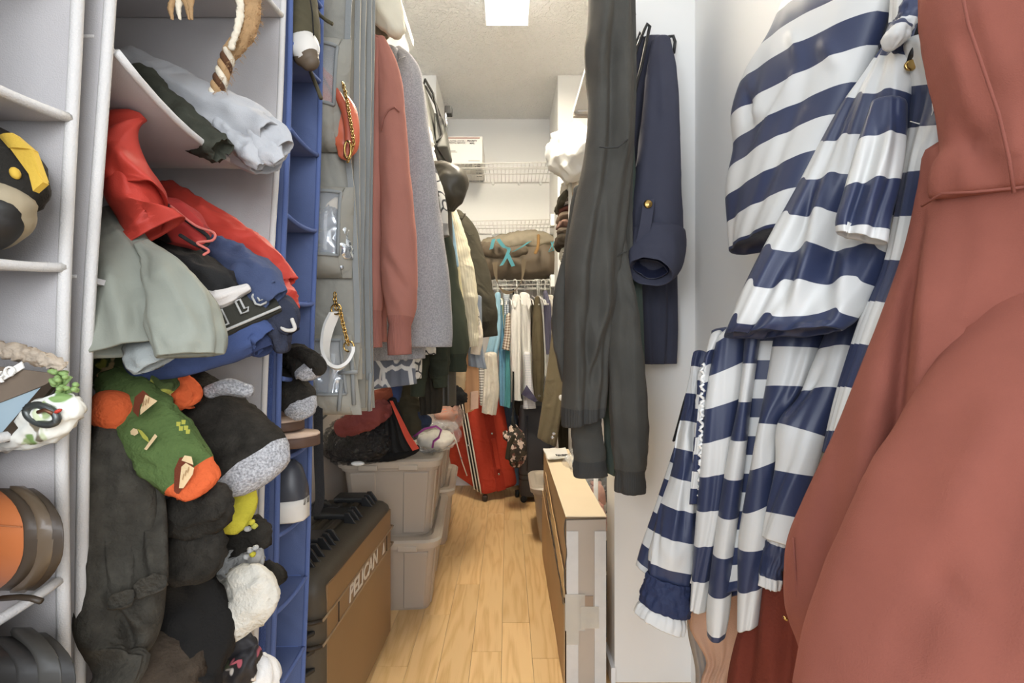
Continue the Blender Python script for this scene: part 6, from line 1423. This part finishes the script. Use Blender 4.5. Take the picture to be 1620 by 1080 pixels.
# tan trousers and olive jacket hanging in the nook
m_tanp = FAB('olive_tan_wool', (126, 114, 88), twill=260, mot=.05)
t = thing('tan_trousers', 'olive tan trouser leg with metal buttons hanging from the nook', 'trousers')
cloth(t, 'leg', m_tanp, [(880, 470, 892, 470), (872, 540, 894, 540), (862, 610, 893, 615), (850, 690, 880, 706)], d=(2.42, 2.38), th=.05, n=24, fold=.005, nf=1.5, seed=3, cr=[(884, 500, 866, 690, .006, 5)])
for (x, y) in ((876, 686), (874, 692)): disc(t, 'button', m_chrome, P(x, y, 2.34), (-.2, -1, 0), .009, .005, 10)
o = cloth(None, 'olive_coat', FAB('olive_coat_cloth', (62, 56, 40)), [(880, 600, 905, 600), (882, 680, 906, 680), (884, 712, 902, 708)], d=(2.5, 2.5), th=.06, n=18, fold=.008, seed=4); tag(o, 'dark olive coat hem behind the tan trouser leg', 'coat')
blob(t, 'tag', m_paper, 888, 629, 2.30, 4, 5, .006, rot=20, n=12, rows=8)
pipe(t, 'hook', m_wire, [[P(886, 472, 2.40), (.29, 2.36, 1.30), (.30, 2.34, 1.372), (.30, 2.32, 1.36)]], .003, 6)
# clear bag, shoe rack, pink sneakers, boots behind the cardboard box
t = thing('clothes_bag', 'clear plastic bag of grey clothes behind the long cardboard box', 'bag')
blob(t, 'contents', M('grey_mixed_cloth', (120, 124, 124), .8, patt='bits', ms=26, rgb2=[(186, 192, 196), (60, 66, 68)]), 942, 755, 1.95, 40, 40, .14, rot=-30, wr=.012, wf=22, seed=5, n=40, rows=26)
blob(t, 'film', m_bagclear, 940, 750, 1.93, 48, 46, .16, rot=-30, wr=.02, wf=26, seed=6, n=56, rows=36)
quad(t, 'bag_neck', m_bagclear, P(892, 722, 1.95), P(912, 716, 1.95), P(955, 782, 1.75), P(940, 796, 1.72), .001, 12, 12, wr=.012, wf=20)
t = thing('shoe_rack', 'white tubular shoe rack behind the long cardboard box', 'shoe rack')
pipe(t, 'post', m_white, [[(.305, 1.66, 0), (.305, 1.66, .62)], [(.305, 2.05, 0), (.305, 2.05, .60)]], .008, 10)
for z in (.40, .20): pipe(t, 'rail', m_white, [[(.305, 1.66, z), (.305, 2.05, z)], [(.305, 1.66, z), (.75, 1.66, z)], [(.305, 2.05, z), (.75, 2.05, z)]], .006, 8)
m_pink = FAB('pale_pink_mesh', (214, 168, 154), bs=400, bump=.4)
shoe('pink_sneaker', 'pale pink sneaker with white sole nearest on the shoe rack', (.31, 1.60, .335), (.05, 1, 0), (0, 0, 1), .26, .09, .085, m_pink, m_rubw, .03, lining=FAB('pink_lining', (196, 140, 128)), lace=m_white)
shoe('pink_sneaker', 'pale pink sneaker behind its pair on the shoe rack', (.335, 1.74, .375), (-.05, 1, 0), (0, 0, 1), .26, .09, .085, FAB('dusty_pink_mesh', (204, 156, 142), bs=400, bump=.4), m_rubw, .03, lining=FAB('pink_lining_dark', (196, 140, 128)))
t = thing('dark_crate', 'dark grey crate standing in the nook behind the cardboard box', 'crate')
m_cr = M('dark_crate_plastic', (48, 48, 52), .5)
box(t, 'body', m_cr, .325, .72, 1.75, 2.04, .13, .32, .01); box(t, 'rim', m_cr, 0.32, .73, 1.74, 2.045, .30, .325, .006)
box(t, 'lower_box', M('black_board_box', (34, 32, 32), .7), .312, .7, 1.62, 2.05, .0, .128, .004)
# ---------------------------------------------------------------- hanging hooks on the wall return
m_hk = M('black_hanger_plastic', (30, 28, 27), .4, spec=.5)
t = thing('wall_hook', 'white metal over door hook strip at the edge of the wall return', 'hook')
box(t, 'plate', m_trim, .312, .334, 1.40, 1.429, 1.86, 2.15, .003)
for z in (1.92, 1.975): disc(t, 'screw', m_chrome, (.323, 1.40, z), (0, -1, 0), .006, .003, 10)
pipe(t, 'hook', m_chrome, [[(.325, 1.40, 1.92), (.325, 1.36, 1.90), (.325, 1.33, 1.91), (.325, 1.325, 1.94)]], .005, 8)
def bhanger(label, pts, dd):
    t = thing('clothes_hanger', label, 'hanger')
    pipe(t, 'frame', m_hk, [[P(x, y, dd) for x, y in pts]], .0045, 8)
bhanger('black clothes hanger looping in front of the navy blazer', [(996, 190), (1002, 150), (1014, 108), (1024, 60), (1028, 42), (1024, 38), (1019, 48), (1008, 75), (998, 110)], 1.32)
bhanger('black clothes hanger closest to the dark hoodie', [(1004, 24), (1002, 18), (999, 22), (998, 60), (998, 100), (1000, 150), (996, 180)], 1.33)
bhanger('black clothes hanger hook beside the blazer shoulder', [(1066, 84), (1068, 66), (1065, 57), (1058, 58), (1052, 66)], 1.39)
bhanger('black clothes hanger arm slanting behind the dark hoodie', [(992, 190), (1000, 160), (1010, 130), (1016, 90), (1019, 62), (1012, 52), (1007, 66), (1003, 90)], 1.35)
# ---------------------------------------------------------------- navy blazer
m_nb = FAB('navy_crepe', (64, 66, 82), wrk=(6, .006), rough=.8, bump=.12, bs=900, mot=.04)
m_ns = M('navy_satin_lining', (34, 38, 60), .35, bump=.1, bs=60, mottle=.1)
t = thing('navy_blazer', 'navy blazer with rolled sleeve and gold button on the wall return', 'jacket')
cloth(t, 'body', m_nb, [(1002, 70, 1050, 64), (1000, 130, 1062, 120), (996, 250, 1066, 250), (1000, 350, 1070, 350), (1008, 440, 1070, 440), (1014, 520, 1071, 520), (1018, 575, 1069, 574)], d=(1.36, 1.39), th=.05, n=32, fold=.006, nf=2, seed=3, segs=None)
tube(t, 'sleeve', m_nb, [(1046, 66, 1.33, 14), (1046, 110, 1.31, 22), (1045, 180, 1.30, 28), (1042, 250, 1.29, 33), (1038, 320, 1.28, 39), (1036, 370, 1.275, 43), (1034, 400, 1.275, 42)], n=40, wr=.002, wf=(1.2, 8), seed=5, sq=.55, end='open', cr=[(1030, 120, 1010, 330, .007, 9), (1046, 90, 1052, 200, .006, 6), (1040, 330, 1078, 400, .008, 8), (1010, 370, 1030, 420, .007, 6)])
tube(t, 'rolled_cuff', m_nb, [(1037, 368, 1.275, 44), (1036, 392, 1.262, 47), (1032, 414, 1.235, 45), (1028, 430, 1.20, 36)], n=44, wr=.003, wf=(1.3, 14), seed=6, sq=.7, start='open', end='open', cr=[(1062, 360, 1078, 420, .006, 8)])
tube(t, 'lining', m_ns, [(1034, 402, 1.262, 20), (1030, 418, 1.232, 28), (1028, 425, 1.214, 27)], n=28, wr=.005, wf=(2, 50), seed=7, sq=.55, end='open')
band(t, 'sleeve_tab', m_nb, [P(1026, 316, 1.232), P(1024, 335, 1.226), P(1020, 360, 1.222), P(1014, 384, 1.226)], (.030, 0, .006), .004)
disc(t, 'gold_button', m_gold, P(1025, 323, 1.226), (-.1, -1, .1), .011, .004, 18, .002)
# ---------------------------------------------------------------- dark hoodies
m_ch = FAB('charcoal_fleece', (78, 77, 72), bump=.4, bs=600, mot=.22, ms=9, sheen=.25)
m_chr = FAB('charcoal_rib', (68, 68, 66), rib=240, mot=.12)
m_dgn = FAB('slate_green_fleece', (76, 88, 80), mot=.08)
t = thing('hoodie', 'charcoal washed hoodie hung by its hood on the wall return, nearest one', 'hoodie')
cloth(t, 'body', m_ch, [(934, -20, 992, -20), (931, 40, 996, 40), (926, 80, 999, 80), (932, 150, 1000, 150), (926, 240, 1000, 240), (910, 320, 992, 320), (896, 400, 984, 400), (893, 480, 974, 480), (893, 560, 962, 560), (890, 620, 958, 618), (889, 650, 956, 648), (890, 675, 955, 655)], d=(1.20, 1.22), th=.10, thb=.09, n=44, fold=.010, fu=.5, nf=2.5, wr=.007, wf=(16, 3.5), seed=4, rows=110, segs=[('body', 0, .953, m_ch), ('hem_band', .953, 1, m_chr)],
      cr=[(960, -20, 938, 150, .022, 12), (938, 40, 930, 160, -.02, 8), (950, 225, 922, 420, .020, 11), (985, 60, 990, 260, .016, 9), (970, 40, 968, 240, -.014, 8), (925, 330, 900, 660, .020, 14), (950, 280, 960, 470, .014, 10), (975, 440, 925, 610, .018, 10), (912, 460, 945, 640, -.014, 9), (960, 500, 938, 610, -.016, 6), (905, 560, 915, 680, .012, 8)])
pipe(t, 'hood_seam', m_chr, [[P(948, 232, 1.122), P(962, 234, 1.122), P(978, 233, 1.125), P(986, 226, 1.132), P(994, 220, 1.15)]], .0018, 6)
tube(t, 'sleeve', m_ch, [(918, 300, 1.24, 9), (905, 400, 1.235, 13), (888, 480, 1.23, 13), (887, 540, 1.23, 11), (897, 600, 1.23, 8)], n=26, wr=.006, wf=(1.4, 9), seed=6, sq=1.)
tube(t, 'lower_sleeve', m_ch, [(925, 620, 1.26, 26), (928, 680, 1.26, 24), (932, 715, 1.255, 25), (933, 729, 1.255, 24), (933, 735, 1.255, 25), (934, 752, 1.255, 25)], n=30, wr=.006, wf=(1.3, 14), seed=7, sq=.6, end='open', segs=[('lower_sleeve', 0, .80, m_ch), ('cuff', .80, 1, m_chr)])
t = thing('green_hoodie', 'slate green hoodie hidden between the two charcoal hoodies', 'hoodie')
cloth(t, 'body', m_dgn, [(960, 200, 1000, 200), (958, 450, 1015, 450), (954, 640, 1022, 640), (955, 672, 1022, 672), (957, 745, 975, 752)], d=(1.28, 1.3), th=.04, n=24, fold=.006, seed=8)
t = thing('hoodie', 'charcoal hoodie with a long ribbed sleeve cuff hanging next to the navy blazer', 'hoodie')
cloth(t, 'shoulder', m_ch, [(970, 0, 998, 0), (972, 150, 998, 150), (968, 300, 990, 300), (966, 420, 992, 420)], d=(1.25, 1.27), th=.08, n=20, fold=.006, seed=9)
tube(t, 'sleeve', m_ch, [(983, 200, 1.24, 12), (979, 300, 1.22, 11), (979, 400, 1.21, 14), (987, 500, 1.20, 23), (993, 600, 1.195, 27), (996, 690, 1.19, 27), (997, 742, 1.19, 24), (997, 748, 1.19, 21), (997, 760, 1.19, 22), (997, 777, 1.19, 22)], n=36, wr=.006, wf=(1.2, 7), seed=10, sq=.8, end='open', rows=80, segs=[('sleeve', 0, .935, m_ch), ('cuff', .935, 1, m_chr)],
     cr=[(978, 420, 984, 540, .008, 6), (1000, 480, 1010, 720, .008, 7), (974, 560, 990, 720, -.006, 6), (1004, 700, 1016, 740, .008, 5)])
pipe(t, 'armhole_seam', m_chr, [[P(972, 420, 1.19), P(976, 406, 1.18), P(984, 400, 1.176), P(992, 398, 1.18)]], .0016)
# ---------------------------------------------------------------- striped raincoat on the right wall
NV, WH = (44, 54, 88), (206, 206, 203)
def strp(name, per, ph, du=.5): return M(name, WH, .42, bump=.05, bs=300, stripe=(per, NV, du, ph), spec=.45, sheen=.05)
t = thing('striped_raincoat', 'navy and white broad striped raincoat hanging on the right wall', 'jacket')
def fold_(nm, rws, d, yw, per, du=.5, th=.035, db=None, **k):
    """one hanging fold; its stripe phase is set so that a white band starts at height yw"""
    e = db or d; m_ = len(rws); mid = []
    for i, q in enumerate(rws):
        f = i / (m_ - 1); mid.append((P(q[0], q[1], d[0] * (1 - f) + e[0] * f) + P(q[2], q[3], d[1] * (1 - f) + e[1] * f)) / 2)
    c = catm(mid, 120); v = np.concatenate([[0], np.cumsum(np.linalg.norm(np.diff(c, axis=0), axis=1))]); y = CY - (c[:, 2] - H) / c[:, 1] * F
    v1, v0 = np.interp(yw, y, v), np.interp(yw - per, y, v)
    if yw - per < y.min() + 1: v1, v0 = np.interp(yw + per, y, v), np.interp(yw, y, v)
    p_ = abs(v1 - v0); v1 = np.interp(yw, y, v)
    cloth(t, nm, strp('stripe_' + nm + str(yw), p_, (-v1 / p_) % 1 + .0001, du), rws, d=d, db=db, th=th, **dict(dict(n=28, fold=.003, nf=1.3, rows=80, px=.7), **k))
PER = .112
# sleeve / cape side: rows slant so that the stripes climb to the right
cloth(t, 'back_yoke', strp('stripe_yoke', .100, .93), [(1262, -30, 1420, -110), (1222, 60, 1420, -40), (1180, 126, 1410, 5), (1160, 185, 1392, 65), (1164, 240, 1360, 138), (1153, 300, 1325, 208), (1157, 350, 1290, 280), (1165, 402, 1250, 358)], d=(.92, .635), db=(.92, .73), th=.07, thb=.06, n=40, fold=.004, nf=2, seed=3, rows=70,
      cr=[(1180, 120, 1195, 200, .012, 10, 1), (1196, 120, 1180, 200, -.012, 9), (1250, 40, 1265, 100, .004, 7), (1262, 100, 1180, 250, .006, 7, 1), (1300, 60, 1330, 110, .006, 12)])
pipe(t, 'yoke_seam', m_white, [[P(1250, 40, .82), P(1256, 70, .81), P(1262, 96, .81)]], .001, 5)
# front body with soft vertical folds
fold_('front_body', [(1434, -25, 1450, -30), (1424, 60, 1446, 50), (1385, 112, 1443, 100), (1335, 170, 1440, 150), (1298, 230, 1436, 200), (1262, 295, 1432, 275), (1222, 365, 1425, 365), (1180, 445, 1395, 440), (1150, 515, 1360, 500), (1144, 532, 1335, 520)], d=(.645, .60), db=(.78, .615), yw=451, per=111, th=.04, n=64, zig=.010, fold=.010, fu=.1, nf=3, seed=5, rows=110, px=.5,
      cr=[(1310, 262, 1255, 520, .012, 13), (1340, 250, 1300, 500, -.009, 12), (1290, 300, 1225, 520, -.008, 9), (1345, 380, 1325, 515, .008, 14)])
# fold of the near sleeve head over the front
cloth(t, 'sleeve_head', strp('stripe_sleeve', PER, .62), [(1376, 168, 1436, 165), (1355, 230, 1434, 225), (1335, 300, 1425, 290), (1322, 345, 1412, 340), (1322, 366, 1405, 385)], d=(.60, .575), th=.03, n=36, fold=.004, nf=2, seed=7, rows=50, cr=[(1418, 180, 1360, 370, .010, 10), (1395, 200, 1340, 370, -.007, 8)])
# placket side, in shade behind the sleeve
cloth(t, 'placket', strp('stripe_placket', PER, .02), [(1420, 70, 1500, 60), (1432, 150, 1515, 140), (1430, 260, 1480, 250), (1418, 350, 1460, 345), (1400, 430, 1440, 430), (1370, 520, 1405, 520), (1340, 620, 1370, 620), (1320, 720, 1340, 720)], d=(.64, .55), th=.03, n=30, fold=.004, seed=8, rows=90)
pipe(t, 'placket_stitch', m_white, [[P(1474, 130, .56), P(1476, 175, .565), P(1470, 200, .57), P(1440, 192, .59)]], .0007, 5)
# skirt of the coat below the waist flap: five deep hanging folds, stripes level on each
A_ = lambda *p: [(989 + a / 1.8304, 490 + b / 1.8304, 989 + c / 1.8304, 490 + e / 1.8304) for a, b, c, e in p]
fold_('skirt_back', A_((250, 60, 640, 60), (235, 300, 600, 300), (205, 600, 500, 600), (190, 850, 400, 800)), (.86, .74), 540, 60, seed=2, n=40, fold=.006)
fold_('skirt_fold', A_((262, 90, 352, 30), (235, 240, 345, 200), (222, 380, 320, 350), (208, 560, 292, 550), (196, 720, 262, 715), (188, 860, 236, 870)), (.835, .82), 582, 111, seed=3)
fold_('skirt_fold', A_((350, 40, 398, 40), (330, 250, 368, 250), (300, 400, 352, 400), (274, 560, 334, 560), (254, 700, 316, 700), (236, 860, 306, 850), (237, 940, 292, 938)), (.80, .79), 575, 120, seed=4, th=.045)
fold_('skirt_fold', A_((350, 70, 420, 70), (350, 250, 410, 250), (338, 430, 390, 430), (322, 600, 350, 600), (312, 800, 330, 800)), (.845, .835), 561, 104, seed=5)
fold_('skirt_fold', A_((440, 10, 600, 20), (412, 190, 545, 195), (386, 330, 452, 335), (346, 545, 440, 500), (328, 660, 432, 650), (325, 780, 405, 770), (326, 915, 390, 905)), (.765, .745), 550, 121, seed=6, th=.05, cr=[(1290, 520, 1215, 760, .008, 8)])
fold_('skirt_fold', A_((625, 0, 716, -10), (555, 150, 672, 130), (500, 250, 640, 245), (440, 330, 585, 372), (442, 450, 548, 470), (436, 560, 508, 570), (430, 660, 470, 680)), (.73, .68), 556, 124, seed=7, th=.045, cr=[(1300, 580, 1235, 670, -.012, 7)])
fold_('waist_fold', A_((244, 78, 284, 70), (236, 120, 268, 110), (226, 200, 250, 170), (214, 420, 228, 420), (200, 560, 214, 560)), (.85, .84), 493, 90, seed=8, th=.03, n=16)
fold_('far_sleeve_fold', A_((215, 140, 240, 150), (150, 370, 200, 380), (85, 570, 150, 590), (50, 670, 110, 700), (31, 735, 80, 766)), (.93, .92), 540, 84, seed=9, th=.03)
tube(t, 'belt_loop', strp('stripe_loop', .05, .1), [(1113, 585, .86, 5), (1110, 610, .855, 7), (1106, 680, .85, 6), (1100, 780, .85, 5)], n=14, sq=.6, wr=.002)
pipe(t, 'ruched_trim', m_white, [[P(1112 - .08 * i + 3 * math.sin(i * 1.7), 575 + i * 3.6, .835) for i in range(60)]], .003, 6)
# far sleeve with elastic cuff
tube(t, 'sleeve', strp('stripe_far_sleeve', .105, .75), [(1108, 560, .92, 8), (1096, 650, .90, 13), (1083, 740, .885, 20), (1070, 830, .875, 28), (1062, 890, .87, 32), (1058, 925, .868, 31)], n=44, wr=.005, wf=(1.3, 8), seed=12, sq=.6, rows=70, end='flat', segs=None, cr=[(1095, 620, 1060, 900, .012, 9), (1080, 640, 1035, 860, -.012, 8), (1108, 650, 1085, 880, .008, 7)])
tube(t, 'elastic_band', FAB('navy_elastic', NV, bump=.4, rough=.5), [(1058, 915, .867, 33), (1055, 935, .867, 36), (1052, 952, .866, 38), (1050, 962, .866, 37)], n=72, rows=24, sq=.6, wr=.004, wf=(6, 60), seed=13, start='open', end='open')
tube(t, 'ruffle_cuff', M('white_raincloth', WH, .5, bump=.1, bs=60), [(1049, 960, .866, 31), (1046, 971, .866, 38), (1042, 984, .866, 40)], n=72, rows=16, sq=.55, wr=.003, wf=(7, 12), seed=14, end='open', start='flat')
tube(t, 'near_cuff', strp('stripe_near_cuff', .10, .30), [(1235, 840, .72, 12), (1226, 880, .72, 16), (1220, 900, .72, 14), (1217, 928, .72, 14)], n=40, sq=.7, wr=.004, wf=(5, 20), seed=15, end='open')
tube(t, 'neck_knot', strp('stripe_knot', .05, .3), [(1452, -12, .60, 14), (1440, 20, .60, 14), (1428, 50, .605, 11), (1420, 80, .61, 6)], n=24, wr=.004, wf=(2, 60), seed=16, sq=.7)
blob(t, 'collar_tie', strp('stripe_tie', .04, .1), 1418, 55, .595, 12, 18, .012, rot=-20, wr=.006, wf=50, seed=17)
cloth(t, 'inner_collar', FAB('black_lining', (26, 26, 28), rough=.7), [(1440, -20, 1460, -30), (1442, 40, 1470, 20), (1436, 75, 1466, 60)], d=(.61, .60), th=.016, n=12)
tube(t, 'black_ribbon', M('black_satin_ribbon', (22, 22, 26), .4, bump=.3, bs=300), [(1440, 102, .60, 6), (1450, 82, .59, 9), (1466, 68, .585, 11), (1480, 66, .58, 10), (1490, 76, .575, 9)], n=16, sq=.25)
disc(t, 'grommet', m_gold, P(1440, 104, .597), (-.3, -1, 0), .007, .003, 16)
t = thing('black_strap', 'black webbing strap hanging behind the raincoat sleeve', 'strap')
band(t, 'webbing', M('black_webbing_wide', (24, 24, 26), .85, bump=.5, bs=500), [P(1112, 565, .98), P(1092, 620, .98), P(1078, 670, .98), P(1071, 695, .98)], (.020, .01, .006), .004)
t = thing('purple_hanger', 'purple hanger hook between the raincoat and the dusty maroon hoodie', 'hanger')
hexa(t, 'hook', M('purple_plastic', (128, 100, 176), .4), [P(1474, 70, .62), P(1486, 70, .60), P(1486, 70, .61), P(1474, 70, .63), P(1472, -30, .62), P(1484, -30, .60), P(1484, -30, .61), P(1472, -30, .63)], .001)
# ---------------------------------------------------------------- maroon hoodie, rust garment, tan blurred shape
m_mar = FAB('dusty_maroon_fleece', (140, 76, 62), bump=.3, bs=800, mot=.12, ms=9, sheen=.22)
m_marr = FAB('maroon_seam', (136, 74, 62))
t = thing('maroon_hoodie', 'dusty maroon fleece hoodie hanging nearest on the right wall', 'hoodie')
cloth(t, 'body', m_mar, [(1480, 250, 1700, 240), (1455, 320, 1750, 300), (1425, 420, 1780, 400), (1378, 540, 1800, 520), (1330, 660, 1810, 640), (1270, 790, 1815, 780), (1246, 850, 1810, 850), (1240, 900, 1800, 900), (1242, 960, 1790, 970), (1262, 1010, 1780, 1050), (1280, 1080, 1770, 1120), (1290, 1160, 1760, 1180)], d=(.56, .44), db=(.58, .40), th=.09, thb=.10, n=60, fold=.006, fu=.3, nf=2, seed=3, rows=110,
      wr=.004, wf=(6, 3), cr=[(1462, 340, 1404, 960, .030, 30, 1), (1450, 360, 1396, 940, -.016, 14), (1392, 560, 1330, 1000, .016, 34), (1340, 640, 1290, 960, -.008, 20), (1500, 520, 1630, 530, -.004, 5), (1560, 380, 1460, 820, .010, 30), (1466, 330, 1440, 480, -.006, 8)])
tube(t, 'sleeve', m_mar, [(1760, 430, .46, 120), (1690, 560, .43, 140), (1620, 720, .41, 160), (1560, 880, .40, 180), (1500, 1060, .395, 190), (1470, 1200, .39, 190)], n=48, wr=.003, wf=(1.2, 8), seed=5, sq=.5, rows=70, end='flat', cr=[(1480, 900, 1560, 1010, -.006, 14), (1600, 620, 1480, 860, .010, 34), (1640, 700, 1560, 1080, -.012, 40), (1520, 860, 1420, 1080, -.008, 26)])
tube(t, 'hood', m_mar, [(1560, -60, .50, 80), (1570, 40, .485, 82), (1590, 140, .475, 82), (1600, 220, .475, 88), (1592, 270, .478, 98), (1590, 297, .48, 96)], n=44, wr=.004, wf=(1.2, 9), seed=6, sq=.65, rows=50, fl=.12, cr=[(1535, -20, 1580, 170, .010, 14, 1), (1575, 150, 1610, 300, .010, 12, 1), (1500, 60, 1545, 200, .008, 14), (1530, 200, 1570, 290, -.010, 12)])
pipe(t, 'hood_seam', m_marr, [[P(1520, -20, .43), P(1532, 40, .425), P(1556, 110, .42), P(1580, 180, .415), P(1596, 250, .412), P(1604, 305, .415)], [P(1458, 326, .50), P(1490, 306, .478), P(1540, 304, .455), P(1620, 296, .43)]], .0014, 6)
pipe(t, 'pocket_seam', m_marr, [[P(1255, 850, .545), P(1258, 900, .54), P(1262, 960, .54), P(1275, 1010, .535), P(1290, 1080, .53)]], .0012, 6)
o = blob(None, 'gold_zip_tip', m_gold, 1243, 978, .545, 5, 3, .003, rot=-40, n=10, rows=6); tag(o, 'tiny gold zip end at the hem of the dusty maroon hoodie', 'zip')
t = thing('rust_cardigan', 'dark rust knitted garment hanging behind the dusty maroon hoodie', 'cardigan')
cloth(t, 'body', FAB('dark_rust_knit', (112, 46, 32), bump=.6, bs=240, mot=.1), [(1252, 840, 1330, 840), (1226, 890, 1340, 890), (1190, 950, 1345, 950), (1164, 1012, 1350, 1012), (1150, 1080, 1350, 1080), (1146, 1160, 1350, 1160)], d=(.78, .66), th=.05, n=40, fold=.012, nf=3, seed=7, cr=[(1222, 860, 1210, 1080, .012, 12)])
t = thing('tan_blurred_shape', 'soft tan blurred shape with grey edge hanging below the raincoat hem', 'scarf')  # drape stands in for an unidentified blurred tan shape
cloth(t, 'scarf', FAB('soft_tan_fleece', (196, 152, 124), bump=.5), [(1095, 930, 1185, 930), (1090, 990, 1178, 1000), (1118, 1040, 1160, 1050), (1110, 1075, 1150, 1080), (1112, 1120, 1152, 1120)], d=(.93, .90), th=.04, n=24, fold=.008, nf=2, seed=8)
cloth(t, 'grey_edge', FAB('soft_grey_fleece', (150, 140, 130)), [(1086, 940, 1120, 950), (1088, 1000, 1124, 1010), (1100, 1060, 1130, 1060), (1098, 1120, 1132, 1120)], d=(.95, .94), th=.03, n=16, fold=.006, seed=9)
finalize()
